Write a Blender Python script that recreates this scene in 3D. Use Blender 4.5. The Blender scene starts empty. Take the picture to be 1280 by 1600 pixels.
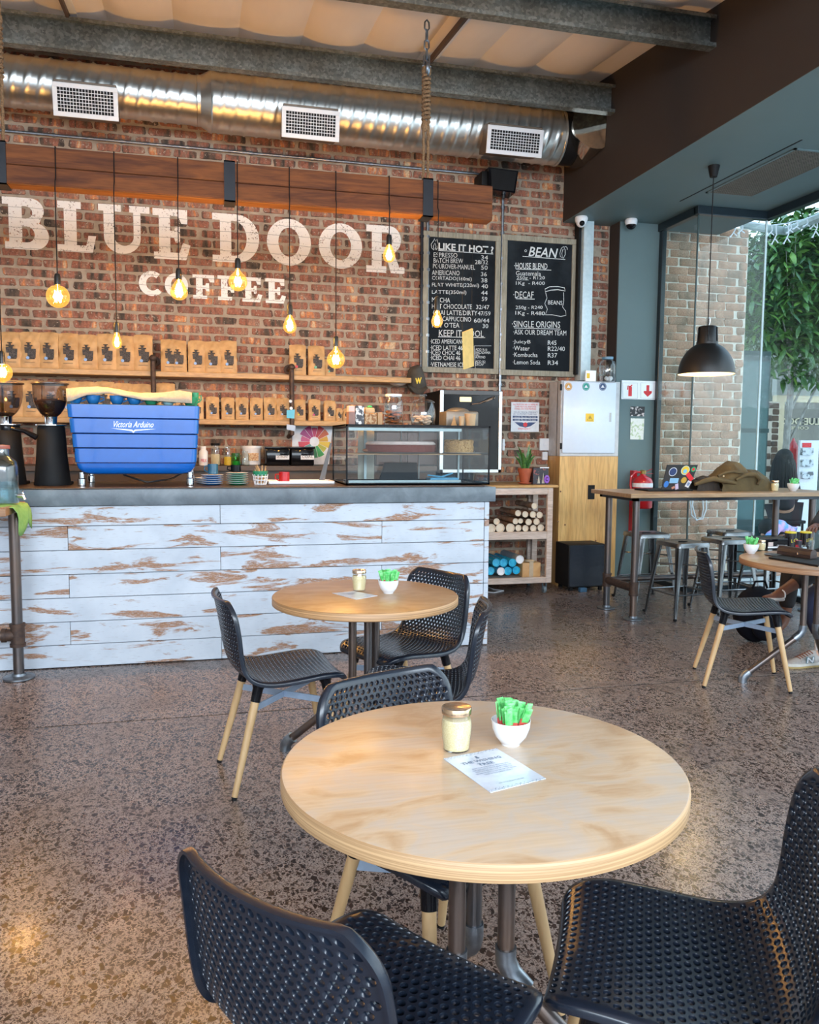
import bpy, bmesh, math, random
from mathutils import Vector, Matrix
PI = math.pi
sc = bpy.context.scene
C = sc.collection
# ------------------------------------------------------------------ camera
F_PX, PITCH, YAW, ROLL, EYE = 1277.7, 0.0847405, 0.2451326, 0.0075974, 1.4
def cam_axes():
    cp, sp = math.cos(PITCH), math.sin(PITCH); cy, sy = math.cos(YAW), math.sin(YAW)
    cr, sr = math.cos(ROLL), math.sin(ROLL)
    Fw = Vector((sy*cp, cy*cp, -sp)); R0 = Vector((cy, -sy, 0)); U0 = R0.cross(Fw)
    return cr*R0 + sr*U0, -sr*R0 + cr*U0, Fw
RT, UP, FW = cam_axes()
cam = bpy.data.objects.new('camera', bpy.data.cameras.new('camera'))
C.objects.link(cam)
cam.matrix_world = Matrix(((RT.x, UP.x, -FW.x, 0), (RT.y, UP.y, -FW.y, 0), (RT.z, UP.z, -FW.z, EYE), (0, 0, 0, 1)))
cam.data.sensor_fit = 'VERTICAL'; cam.data.sensor_height = 36; cam.data.lens = F_PX/1600*36
cam.data.clip_start = 0.02; cam.data.clip_end = 200
sc.camera = cam
def at(px, py, X=None, Y=None, Z=None):
    """world point of the calibrated view ray through a pixel on a plane at a real depth"""
    d = FW + RT*((px-640)/F_PX) - UP*((py-800)/F_PX)
    if X is not None: t = X/d.x
    elif Y is not None: t = Y/d.y
    else: t = (Z-EYE)/d.z
    return Vector((0, 0, EYE)) + d*t
# ------------------------------------------------------------------ world, light, exposure
sc.view_settings.view_transform = 'Standard'; sc.view_settings.look = 'None'
sc.view_settings.gamma = 1.0; sc.view_settings.use_curve_mapping = False
sc.view_settings.exposure = 0.45
w = bpy.data.worlds.new('sky'); sc.world = w; w.use_nodes = True
nt = w.node_tree; bg = nt.nodes['Background']
tc = nt.nodes.new('ShaderNodeTexCoord'); sx = nt.nodes.new('ShaderNodeSeparateXYZ')
rp = nt.nodes.new('ShaderNodeValToRGB')
nt.links.new(tc.outputs['Generated'], sx.inputs[0]); nt.links.new(sx.outputs['Z'], rp.inputs[0])
rp.color_ramp.elements[0].position = 0.0; rp.color_ramp.elements[0].color = (0.84, 0.92, 1.0, 1)
rp.color_ramp.elements[1].position = 0.6; rp.color_ramp.elements[1].color = (0.50, 0.73, 1.0, 1)
nt.links.new(rp.outputs[0], bg.inputs[0]); bg.inputs[1].default_value = 2.0
def area(name, loc, target, sx_, sy_, power, col):
    l = bpy.data.lights.new(name, 'AREA'); l.shape = 'RECTANGLE'; l.size = sx_; l.size_y = sy_
    l.energy = power; l.color = col
    o = bpy.data.objects.new(name, l); C.objects.link(o); o.location = loc
    o.rotation_euler = (Vector(target)-Vector(loc)).to_track_quat('-Z', 'Y').to_euler()
    return o
# daylight through the glazed front of the cafe (behind the photographer) and through the side glazing
area('front_window_daylight', (0.2, -2.9, 2.85), (0.6, 3.0, 1.9), 8.4, 1.2, 400, (0.76, 0.88, 1.0))
area('side_window_daylight', (5.05, 2.2, 1.8), (0, 3.0, 1.2), 5.5, 3.2, 45, (0.86, 0.94, 1.0))
# ------------------------------------------------------------------ helpers
rnd = random.Random(7)
class MB:
    """collects shapes into one mesh"""
    def __init__(s): s.v = []; s.f = []; s.m = []
    def add(s, vs, fs, mi=0, M=None):
        b = len(s.v)
        s.v += [tuple(M @ Vector(q)) if M is not None else tuple(q) for q in vs]
        s.f += [tuple(b+i for i in f) for f in fs]; s.m += [mi]*len(fs)
        return s
    def box(s, lo, hi, bev=0.0, mi=0, M=None):
        x0, y0, z0 = lo; x1, y1, z1 = hi
        if x0 > x1: x0, x1 = x1, x0
        if y0 > y1: y0, y1 = y1, y0
        if z0 > z1: z0, z1 = z1, z0
        b = min(bev, (x1-x0)*.45, (y1-y0)*.45, (z1-z0)*.45)
        if b <= 0:
            vs = [(x0,y0,z0),(x1,y0,z0),(x1,y1,z0),(x0,y1,z0),(x0,y0,z1),(x1,y0,z1),(x1,y1,z1),(x0,y1,z1)]
            fs = [(0,3,2,1),(4,5,6,7),(0,1,5,4),(1,2,6,5),(2,3,7,6),(3,0,4,7)]
            return s.add(vs, fs, mi, M)
        bm = bmesh.new(); bmesh.ops.create_cube(bm, size=1)
        for v in bm.verts:
            v.co = Vector((x0+(v.co.x+.5)*(x1-x0), y0+(v.co.y+.5)*(y1-y0), z0+(v.co.z+.5)*(z1-z0)))
        bmesh.ops.bevel(bm, geom=bm.edges[:], offset=b, segments=2 if b > .004 else 1, affect='EDGES', profile=.5)
        bm.verts.ensure_lookup_table()
        vs = [v.co.copy() for v in bm.verts]; fs = [[v.index for v in f.verts] for f in bm.faces]
        bm.free(); return s.add(vs, fs, mi, M)
    def tube(s, pts, r, n=10, mi=0, caps=True, M=None, closed=False):
        pts = [Vector(p) for p in pts]; k = len(pts)
        rs = r if isinstance(r, (list, tuple)) else [r]*k
        vs = []; prev = None
        for i, p in enumerate(pts):
            if closed: d = pts[(i+1) % k]-pts[i-1]
            else: d = pts[min(i+1, k-1)]-pts[max(i-1, 0)]
            d.normalize()
            if prev is None:
                a = Vector((0,0,1)) if abs(d.z) < .9 else Vector((1,0,0)); u = d.cross(a).normalized()
            else: u = (prev-d*prev.dot(d)).normalized()
            prev = u; v = d.cross(u)
            for j in range(n):
                t = 2*PI*j/n; vs.append(p+(u*math.cos(t)+v*math.sin(t))*rs[i])
        fs = []
        for i in range(k if closed else k-1):
            i2 = (i+1) % k
            for j in range(n):
                fs.append((i*n+j, i*n+(j+1) % n, i2*n+(j+1) % n, i2*n+j))
        if caps and not closed: fs += [tuple(range(n-1, -1, -1)), tuple((k-1)*n+j for j in range(n))]
        return s.add(vs, fs, mi, M)
    def lathe(s, prof, c=(0,0,0), n=24, mi=0, M=None, cap0=True, cap1=True):
        """profile of (radius, height) pairs about the vertical through c"""
        vs = []; fs = []; k = len(prof)
        for r, z in prof:
            for j in range(n):
                t = 2*PI*j/n; vs.append((c[0]+r*math.cos(t), c[1]+r*math.sin(t), c[2]+z))
        for i in range(k-1):
            for j in range(n): fs.append((i*n+j, i*n+(j+1) % n, (i+1)*n+(j+1) % n, (i+1)*n+j))
        if cap0 and prof[0][0] > 1e-5: fs.append(tuple(range(n-1, -1, -1)))
        if cap1 and prof[-1][0] > 1e-5: fs.append(tuple((k-1)*n+j for j in range(n)))
        return s.add(vs, fs, mi, M)
    def prism(s, poly, y0, y1, mi=0, M=None, plane='XZ'):
        n = len(poly)
        if plane == 'XZ': f = lambda p, d: (p[0], d, p[1])
        elif plane == 'XY': f = lambda p, d: (p[0], p[1], d)
        else: f = lambda p, d: (d, p[0], p[1])
        vs = [f(p, y0) for p in poly]+[f(p, y1) for p in poly]
        fs = [tuple(range(n)), tuple(range(2*n-1, n-1, -1))]+[(i, i+n, (i+1) % n+n, (i+1) % n) for i in range(n)]
        return s.add(vs, fs, mi, M)
    def ball(s, c, r, n=14, m=9, sc_=(1,1,1), mi=0, M=None):
        pr = [(max(1e-4, math.sin(PI*i/m))*r, -math.cos(PI*i/m)*r) for i in range(m+1)]
        vs = []; fs = []
        for q, z in pr:
            for j in range(n):
                t = 2*PI*j/n; vs.append((c[0]+q*math.cos(t)*sc_[0], c[1]+q*math.sin(t)*sc_[1], c[2]+z*sc_[2]))
        for i in range(m):
            for j in range(n): fs.append((i*n+j, i*n+(j+1) % n, (i+1)*n+(j+1) % n, (i+1)*n+j))
        return s.add(vs, fs, mi, M)
    def quad(s, a, b, c, d, mi=0): return s.add([a, b, c, d], [(0,1,2,3)], mi)
    def mesh(s, name, mats, smooth=True, ang=35, off=None):
        me = bpy.data.meshes.new(name)
        vs = s.v if off is None else [(v[0]-off[0], v[1]-off[1], v[2]-off[2]) for v in s.v]
        me.from_pydata(vs, [], s.f)
        bm = bmesh.new(); bm.from_mesh(me); bmesh.ops.recalc_face_normals(bm, faces=bm.faces[:]); bm.to_mesh(me); bm.free()
        for m_ in (mats if isinstance(mats, (list, tuple)) else [mats]): me.materials.append(m_)
        me.polygons.foreach_set('material_index', s.m)
        if smooth:
            me.shade_smooth(); me.set_sharp_from_angle(angle=math.radians(ang))
        me.update(); return me
def link(name, me, parent=None, loc=None):
    o = bpy.data.objects.new(name, me); C.objects.link(o)
    if parent is not None: o.parent = parent
    if loc is not None: o.location = loc
    return o
def origin_of(o):
    p = Vector((0,0,0))
    while o is not None: p = p+Vector(o.location); o = o.parent
    return p
def part(name, mb, mats, parent, world=True, label=None, smooth=True, ang=35):
    """one mesh as a part of a thing; world=True when the shape was written in world coordinates"""
    off = origin_of(parent) if (world and parent is not None) else None
    o = link(name, mb.mesh(name, mats, smooth, ang, off), parent)
    if label: o['label'] = label
    return o
def thing(name, label, cat, loc=(0,0,0), rz=0, group=None):
    o = bpy.data.objects.new(name, None); C.objects.link(o); o.empty_display_size = .05
    o.location = loc; o.rotation_euler = (0, 0, rz); o['label'] = label; o['category'] = cat
    if group: o['group'] = group
    return o
def solo(name, mb, mats, label, cat, group=None, loc=None, smooth=True, ang=35):
    """a thing that is one mesh; its origin goes to loc (world shape)"""
    o = link(name, mb.mesh(name, mats, smooth, ang, loc), None, loc)
    o['label'] = label; o['category'] = cat
    if group: o['group'] = group
    return o
def struct(name, mb, mats, smooth=False, label=None):
    o = link(name, mb.mesh(name, mats, smooth)); o['kind'] = 'structure'
    if label: o['label'] = label
    return o
def dup(root, loc=None, rz=None, label=None, scale=None):
    r = root.copy(); C.objects.link(r)
    if loc is not None: r.location = loc
    if rz is not None: r.rotation_euler = (0, 0, rz)
    if scale is not None: r.scale = scale
    if label: r['label'] = label
    for ch in list(root.children):
        c = ch.copy(); C.objects.link(c); c.parent = r
        for g in list(ch.children):
            d = g.copy(); C.objects.link(d); d.parent = c
    return r
ORD = ['first','second','third','fourth','fifth','sixth','seventh','eighth','ninth','tenth','eleventh','twelfth','thirteenth','fourteenth','fifteenth','sixteenth']
# ------------------------------------------------------------------ materials
def nmat(name):
    m = bpy.data.materials.new(name); m.use_nodes = True
    return m, m.node_tree, m.node_tree.nodes['Principled BSDF']
def ramp(nt, stops, interp='LINEAR'):
    r = nt.nodes.new('ShaderNodeValToRGB'); r.color_ramp.interpolation = interp
    e = r.color_ramp.elements
    while len(e) < len(stops): e.new(.5)
    for k, (p, c) in enumerate(stops):
        e[k].position = p; e[k].color = (c[0], c[1], c[2], 1) if len(c) == 3 else c
    return r
def coords(nt, scale=(1,1,1), obj=False, rot=(0,0,0)):
    if obj: t = nt.nodes.new('ShaderNodeTexCoord').outputs['Object']
    else: t = nt.nodes.new('ShaderNodeNewGeometry').outputs['Position']
    mp = nt.nodes.new('ShaderNodeMapping'); mp.inputs['Scale'].default_value = scale; mp.inputs['Rotation'].default_value = rot
    nt.links.new(t, mp.inputs[0]); return mp.outputs[0]
def noise(nt, vec, scale, detail=3, rough=.55, dist=0):
    n = nt.nodes.new('ShaderNodeTexNoise'); n.inputs['Scale'].default_value = scale
    n.inputs['Detail'].default_value = detail; n.inputs['Roughness'].default_value = rough; n.inputs['Distortion'].default_value = dist
    nt.links.new(vec, n.inputs['Vector']); return n.outputs['Fac']
def mix(nt, fac, a, b, mode='MIX'):
    m = nt.nodes.new('ShaderNodeMix'); m.data_type = 'RGBA'; m.blend_type = mode
    for sock, v in ((m.inputs[0], fac), (m.inputs[6], a), (m.inputs[7], b)):
        if hasattr(v, 'is_output') or isinstance(v, bpy.types.NodeSocket): nt.links.new(v, sock)
        elif isinstance(v, (int, float)): sock.default_value = v
        else: sock.default_value = (v[0], v[1], v[2], 1)
    return m.outputs[2]
def bump(nt, bs, h, strength=.3, dist=.01):
    b = nt.nodes.new('ShaderNodeBump'); b.inputs['Strength'].default_value = strength; b.inputs['Distance'].default_value = dist
    nt.links.new(h, b.inputs['Height']); nt.links.new(b.outputs[0], bs.inputs['Normal'])
def pm(name, col, rough=.5, metal=0, col2=None, nscale=20, stretch=(1,1,1), bmp=0, coat=0, spec=None, emit=None, estr=0, obj=False, detail=3, lohi=(.35,.65)):
    m, nt, b = nmat(name)
    b.inputs['Base Color'].default_value = (*col, 1); b.inputs['Roughness'].default_value = rough; b.inputs['Metallic'].default_value = metal
    if coat: b.inputs['Coat Weight'].default_value = coat; b.inputs['Coat Roughness'].default_value = .06
    if spec is not None: b.inputs['Specular IOR Level'].default_value = spec
    if emit: b.inputs['Emission Color'].default_value = (*emit, 1); b.inputs['Emission Strength'].default_value = estr
    if col2 is None: col2 = tuple(c*.86 for c in col)
    v = coords(nt, stretch, obj); n = noise(nt, v, nscale, detail)
    r = ramp(nt, [(lohi[0], col), (lohi[1], col2)]); nt.links.new(n, r.inputs[0]); nt.links.new(r.outputs[0], b.inputs['Base Color'])
    if bmp: bump(nt, b, n, bmp, .004)
    return m
def glass(name, tint=(1,1,1), refl=1.0, rough=.0, opacity=0.0, body=(.8,.9,.95)):
    """thin clear sheet: lets light straight through and mirrors by Fresnel"""
    m = bpy.data.materials.new(name); m.use_nodes = True; nt = m.node_tree; nt.nodes.clear()
    out = nt.nodes.new('ShaderNodeOutputMaterial'); tr = nt.nodes.new('ShaderNodeBsdfTransparent'); gl = nt.nodes.new('ShaderNodeBsdfGlossy')
    tr.inputs[0].default_value = (*tint, 1); gl.inputs['Roughness'].default_value = rough; gl.inputs[0].default_value = (1,1,1,1)
    fr = nt.nodes.new('ShaderNodeFresnel'); ge = nt.nodes.new('ShaderNodeNewGeometry'); ir = nt.nodes.new('ShaderNodeMath'); ir.operation = 'MULTIPLY_ADD'; ir.inputs[1].default_value = 1/1.5-1.5; ir.inputs[2].default_value = 1.5
    nt.links.new(ge.outputs['Backfacing'], ir.inputs[0]); nt.links.new(ir.outputs[0], fr.inputs[0])
    mu = nt.nodes.new('ShaderNodeMath'); mu.operation = 'MULTIPLY'; mu.inputs[1].default_value = refl; mu.use_clamp = True
    nt.links.new(fr.outputs[0], mu.inputs[0])
    mx = nt.nodes.new('ShaderNodeMixShader'); nt.links.new(mu.outputs[0], mx.inputs[0])
    if opacity > 0:
        di = nt.nodes.new('ShaderNodeBsdfDiffuse'); di.inputs[0].default_value = (*body, 1)
        m2 = nt.nodes.new('ShaderNodeMixShader'); m2.inputs[0].default_value = opacity
        nt.links.new(tr.outputs[0], m2.inputs[1]); nt.links.new(di.outputs[0], m2.inputs[2]); nt.links.new(m2.outputs[0], mx.inputs[1])
    else: nt.links.new(tr.outputs[0], mx.inputs[1])
    nt.links.new(gl.outputs[0], mx.inputs[2]); nt.links.new(mx.outputs[0], out.inputs[0])
    return m
M_black = pm('black_plastic', (.007,.011,.020), .26, col2=(.009,.014,.025), nscale=60, spec=.6)
M_blackmatte = pm('black_matte', (.009,.009,.010), .6, spec=.22)
M_blackgloss = pm('black_gloss', (.006,.006,.008), .07, spec=.2)
M_white = pm('white_paint', (.78,.80,.83), .4, col2=(.74,.76,.80))
M_ceramic = pm('white_ceramic', (.82,.85,.90), .15, coat=.4, col2=(.80,.83,.88))
M_paper = pm('white_paper', (.80,.82,.86), .6)
M_steel = pm('brushed_steel', (.58,.58,.57), .28, 1, col2=(.45,.45,.45), nscale=8, stretch=(1,1,20))
M_chrome = pm('chrome', (.8,.8,.82), .07, 1)
M_pipe = pm('gunmetal_pipe', (.12,.115,.12), .32, .85, col2=(.20,.14,.11), nscale=9, stretch=(1,1,.3))
M_rust = pm('rusty_fitting', (.11,.065,.045), .6, .5, col2=(.06,.04,.035), nscale=30)
M_fitting = pm('galvanised_fitting', (.30,.34,.38), .35, .9, col2=(.2,.22,.25), nscale=30)
M_gunstool = pm('gunmetal_stool', (.27,.28,.29), .26, .95, col2=(.16,.165,.17), nscale=6, stretch=(1,1,.5))
M_beech = pm('beech_leg', (.58,.38,.19), .42, col2=(.48,.30,.14), nscale=5, stretch=(6,6,.6), obj=True, coat=.15)
M_bar = pm('grey_blue_flat_bar', (.33,.42,.55), .4, .3)
M_galv = None
def galvanised():
    m, nt, b = nmat('galvanised_steel'); b.inputs['Metallic'].default_value = .75; b.inputs['Roughness'].default_value = .5
    v = coords(nt); vo = nt.nodes.new('ShaderNodeTexVoronoi'); vo.inputs['Scale'].default_value = 55; nt.links.new(v, vo.inputs['Vector'])
    r = ramp(nt, [(0, (.17,.19,.185)), (.5, (.23,.26,.25)), (1, (.34,.375,.36))])
    s = nt.nodes.new('ShaderNodeSeparateColor'); nt.links.new(vo.outputs['Color'], s.inputs[0]); nt.links.new(s.outputs[0], r.inputs[0])
    n2 = noise(nt, v, 2.2, 3); r2 = ramp(nt, [(.35, (.65,.6,.55)), (.65, (1,1,1))]); nt.links.new(n2, r2.inputs[0])
    nt.links.new(mix(nt, 1, r.outputs[0], r2.outputs[0], 'MULTIPLY'), b.inputs['Base Color'])
    return m
M_galv = galvanised()
def wood(name, c1, c2, axis='X', scale=3, rough=.5, coat=.1, knots=0):
    m, nt, b = nmat(name)
    st = {'X': (.22,2.4,2.4), 'Y': (2.4,.22,2.4), 'Z': (2.4,2.4,.22)}[axis]
    v = coords(nt, st, obj=True); n = noise(nt, v, scale*3, 5, .6, 1.4); n2 = noise(nt, v, scale*22, 2, .5)
    r = ramp(nt, [(.3, c1), (.5, tuple((a+b_)/2 for a, b_ in zip(c1, c2))), (.68, c2)]); nt.links.new(n, r.inputs[0])
    r2 = ramp(nt, [(.35, (.78,.76,.74)), (.6, (1,1,1))]); nt.links.new(n2, r2.inputs[0])
    nt.links.new(mix(nt, 1, r.outputs[0], r2.outputs[0], 'MULTIPLY'), b.inputs['Base Color'])
    b.inputs['Roughness'].default_value = rough; b.inputs['Coat Weight'].default_value = coat; b.inputs['Coat Roughness'].default_value = .2
    bump(nt, b, n2, .15, .002); return m
M_shelfwood = wood('pine_shelf', (.62,.38,.14), (.42,.22,.07), 'X')
M_beamwood = wood('dark_stained_timber', (.24,.070,.012), (.085,.020,.004), 'X', 2, .75, 0)
M_beamlow = wood('orange_stained_timber', (.20,.085,.024), (.11,.04,.012), 'X', 2, .75, 0)
M_ply = wood('plywood', (.74,.46,.17), (.60,.33,.10), 'Z', 1.3, .45, .2)
M_washed = wood('whitewashed_pine', (.66,.56,.50), (.50,.38,.31), 'X', 3, .6, 0)
M_barwood = wood('bar_table_oak', (.48,.30,.16), (.30,.17,.08), 'X', 3, .4, .3)
def table_top_mat(name, c1, c2, c3):
    m, nt, b = nmat(name); v = coords(nt, (1,1.7,1), obj=True)
    n = noise(nt, v, 5.5, 5, .55, 1.0); r = ramp(nt, [(.30, c2), (.47, c1), (.60, c3), (.72, c1)]); nt.links.new(n, r.inputs[0])
    v2 = coords(nt, (2,30,4), obj=True); n2 = noise(nt, v2, 4, 3); r2 = ramp(nt, [(.3, (.90,.88,.86)), (.7, (1,1,1))]); nt.links.new(n2, r2.inputs[0])
    nt.links.new(mix(nt, 1, r.outputs[0], r2.outputs[0], 'MULTIPLY'), b.inputs['Base Color'])
    b.inputs['Roughness'].default_value = .38; b.inputs['Coat Weight'].default_value = .25; b.inputs['Coat Roughness'].default_value = .25
    return m
def ply_edge_mat(name, c1, c2):
    m, nt, b = nmat(name); v = coords(nt, (.6,.6,150), obj=True); n = noise(nt, v, 1.2, 3, .6)
    r = ramp(nt, [(.38, c1), (.5, c2), (.6, c1)]); nt.links.new(n, r.inputs[0]); nt.links.new(r.outputs[0], b.inputs['Base Color'])
    b.inputs['Roughness'].default_value = .45; return m
M_top_near = table_top_mat('birch_table_top', (.55,.41,.28), (.45,.28,.15), (.50,.42,.35))
M_edge = ply_edge_mat('birch_ply_edge', (.55,.35,.18), (.36,.21,.10))
M_top_far = table_top_mat('honey_table_top', (.42,.25,.12), (.35,.20,.09), (.46,.30,.17))
M_kraft = pm('kraft_paper', (.62,.38,.17), .55, col2=(.50,.29,.12), nscale=14, bmp=.25, detail=2)
M_print = pm('black_print', (.022,.018,.018), .6, col2=(.07,.055,.05), nscale=120, lohi=(.45,.55))
M_glass = glass('clear_glass', (.96,.98,.98), .35)
M_jarglass = glass('jar_glass', (.90,.93,.93), 1.9)
M_hopper = glass('smoky_hopper', (.62,.55,.52), 1.2)
M_winglass = glass('window_glass', (.94,.98,.97), .7)
def emis(name, col, s):
    m, nt, b = nmat(name); b.inputs['Base Color'].default_value = (*col, 1)
    b.inputs['Emission Color'].default_value = (*col, 1); b.inputs['Emission Strength'].default_value = s; return m
M_fil = emis('hot_filament', (1.0, .62, .22), 60)
M_amber = glass('amber_bulb_glass', (1.0, .80, .42), 1.2)
def glow_glass(m, col, s):
    nt = m.node_tree; out = [n for n in nt.nodes if n.type == 'OUTPUT_MATERIAL'][0]; src = out.inputs[0].links[0].from_socket
    em = nt.nodes.new('ShaderNodeEmission'); em.inputs[0].default_value = (*col, 1); em.inputs[1].default_value = s
    ad = nt.nodes.new('ShaderNodeAddShader'); nt.links.new(src, ad.inputs[0]); nt.links.new(em.outputs[0], ad.inputs[1]); nt.links.new(ad.outputs[0], out.inputs[0])
glow_glass(M_amber, (1.0, .50, .10), .38)
def flat(name, col, rough=.5): return pm(name, col, rough, col2=tuple(c*.93 for c in col))
M_blue = flat('sky_blue_print', (.20,.36,.68)); M_red = flat('red_print', (.75,.03,.04)); M_green = flat('green_print', (.03,.42,.16))
M_yellow = flat('yellow_print', (.85,.55,.04)); M_navy = flat('navy_print', (.03,.06,.17)); M_chalk = pm('chalk', (.78,.80,.80), .9, col2=(.55,.58,.58), nscale=160)
# ------------------------------------------------------------------ lettering
def fit_mesh(me, P0, P1, upv):
    """stretch a flat mesh lying in XY onto the parallelogram P0, P1-P0, upv"""
    xs = [v.co.x for v in me.vertices]; ys = [v.co.y for v in me.vertices]
    x0, x1 = min(xs), max(xs); y0, y1 = min(ys), max(ys)
    dx, up = Vector(P1)-Vector(P0), Vector(upv)
    for v in me.vertices:
        v.co = Vector(P0)+dx*((v.co.x-x0)/max(x1-x0, 1e-6))+up*((v.co.y-y0)/max(y1-y0, 1e-6))
def text_mesh(s, res=2, bold=0.0, shear=0.0):
    cu = bpy.data.curves.new('lettering', 'FONT'); cu.body = s; cu.resolution_u = res; cu.offset = bold; cu.shear = shear
    o = bpy.data.objects.new('lettering', cu); C.objects.link(o)
    dg = bpy.context.evaluated_depsgraph_get(); me = bpy.data.meshes.new_from_object(o.evaluated_get(dg))
    bpy.data.objects.remove(o); bpy.data.curves.remove(cu); return me
def letter(name, s, P0, P1, upv, m, parent, res=2, bold=0.0, shear=0.0):
    me = text_mesh(s, res, bold, shear); me.materials.clear(); me.materials.append(m)
    fit_mesh(me, P0, P1, upv)
    off = origin_of(parent)
    for v in me.vertices: v.co -= off
    return link(name, me, parent)
def wtext(s, x0, y0, x1, y1, hpx, Y, m, parent, name='lettering', bold=0.0, shear=0.0):
    """lettering on a plane Y facing the room; baseline pixel ends and cap height in pixels"""
    P0, P1 = at(x0, y0, Y=Y), at(x1, y1, Y=Y); up = at(x0, y0-hpx, Y=Y)-P0; up = Vector((0, 0, up.z))
    P1.z = P0.z + (P1.z-P0.z)
    return letter(name, s, P0, P1, up, m, parent, bold=bold, shear=shear)
def proj(p):
    d = Vector(p)-Vector((0, 0, EYE)); z = d.dot(FW)
    return (640+F_PX*d.dot(RT)/z, 800-F_PX*d.dot(UP)/z, z)
# ------------------------------------------------------------------ setting: floor
def floor_mat():
    m, nt, b = nmat('polished_aggregate_concrete'); v = coords(nt)
    nb = noise(nt, v, 1.1, 4); base = ramp(nt, [(.3, (.27,.208,.180)), (.5, (.31,.243,.213)), (.7, (.35,.28,.248))]); nt.links.new(nb, base.inputs[0])
    fine = noise(nt, v, 260, 2); fr_ = ramp(nt, [(.35, (.66,.62,.60)), (.6, (1.08,1.08,1.08))]); nt.links.new(fine, fr_.inputs[0])
    col = mix(nt, 1, base.outputs[0], fr_.outputs[0], 'MULTIPLY')
    dv = nt.nodes.new('ShaderNodeTexNoise'); dv.inputs['Scale'].default_value = 30; nt.links.new(v, dv.inputs['Vector'])
    ad = nt.nodes.new('ShaderNodeMixRGB'); ad.blend_type = 'ADD'; ad.inputs[0].default_value = .018
    nt.links.new(v, ad.inputs[1]); nt.links.new(dv.outputs['Color'], ad.inputs[2])
    def chips(scale, edge, keep, dark, colin, ang=0.0, st=(1,1,1)):
        mp = nt.nodes.new('ShaderNodeMapping'); mp.inputs['Scale'].default_value = st; mp.inputs['Rotation'].default_value = (0,0,ang)
        nt.links.new(ad.outputs[0], mp.inputs[0])
        e = nt.nodes.new('ShaderNodeTexVoronoi'); e.voronoi_dimensions = '2D'; e.feature = 'DISTANCE_TO_EDGE'; e.inputs['Scale'].default_value = scale
        c = nt.nodes.new('ShaderNodeTexVoronoi'); c.voronoi_dimensions = '2D'; c.inputs['Scale'].default_value = scale
        nt.links.new(mp.outputs[0], e.inputs['Vector']); nt.links.new(mp.outputs[0], c.inputs['Vector'])
        s = nt.nodes.new('ShaderNodeSeparateColor'); nt.links.new(c.outputs['Color'], s.inputs[0])
        g = nt.nodes.new('ShaderNodeMath'); g.operation = 'GREATER_THAN'; g.inputs[1].default_value = keep; nt.links.new(s.outputs[0], g.inputs[0])
        # every stone gets its own size
        th = nt.nodes.new('ShaderNodeMath'); th.operation = 'MULTIPLY_ADD'; th.inputs[1].default_value = edge*1.6; th.inputs[2].default_value = edge*.4; nt.links.new(s.outputs[1], th.inputs[0])
        g2 = nt.nodes.new('ShaderNodeMath'); g2.operation = 'GREATER_THAN'; nt.links.new(e.outputs['Distance'], g2.inputs[0]); nt.links.new(th.outputs[0], g2.inputs[1])
        mu = nt.nodes.new('ShaderNodeMath'); mu.operation = 'MULTIPLY'; nt.links.new(g.outputs[0], mu.inputs[0]); nt.links.new(g2.outputs[0], mu.inputs[1])
        dc = ramp(nt, [(0, dark), (.8, tuple(x*1.4 for x in dark)), (1, tuple(x*3.2 for x in dark))]); nt.links.new(s.outputs[2], dc.inputs[0])
        return mix(nt, mu.outputs[0], colin, dc.outputs[0])
    col = chips(240, .10, .55, (.060,.040,.034), col, .3)
    col = chips(120, .12, .60, (.038,.024,.020), col, 1.1, (1, .75, 1))
    col = chips(58, .15, .66, (.026,.016,.013), col, .5, (1, .7, 1))
    nt.links.new(col, b.inputs['Base Color'])
    rn = noise(nt, v, 3, 3); rr = ramp(nt, [(.3, (.20,)*3), (.7, (.32,)*3)]); nt.links.new(rn, rr.inputs[0]); nt.links.new(rr.outputs[0], b.inputs['Roughness'])
    b.inputs['Specular IOR Level'].default_value = .42
    return m
M_floor = floor_mat()
M_ground = pm('pale_paving', (.62,.62,.60), .7, col2=(.5,.5,.49), nscale=2)
m = MB(); m.box((-5, -3.2, -.12), (5.15, 7.72, -.012)); struct('floor', m, pm('slab_joint', (.03,.025,.02), .9))
fl = bpy.data.objects['floor']
for y0, y1 in ((-3.2, 4.204), (4.216, 7.70)):
    m = MB(); m.box((-5, y0, -.012), (5.15, y1, 0), .0015); part('slab', m, M_floor, fl, smooth=False)
m = MB(); m.box((-5, 4.2045, -.011), (5.15, 4.2155, -.0012)); part('joint_strip', m, bpy.data.materials['slab_joint'], fl, smooth=False)
m = MB(); m.box((-30, -30, -.2), (40, 40, -.121)); struct('trim_1', m, M_ground, label='pale paving outside the cafe')
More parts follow.
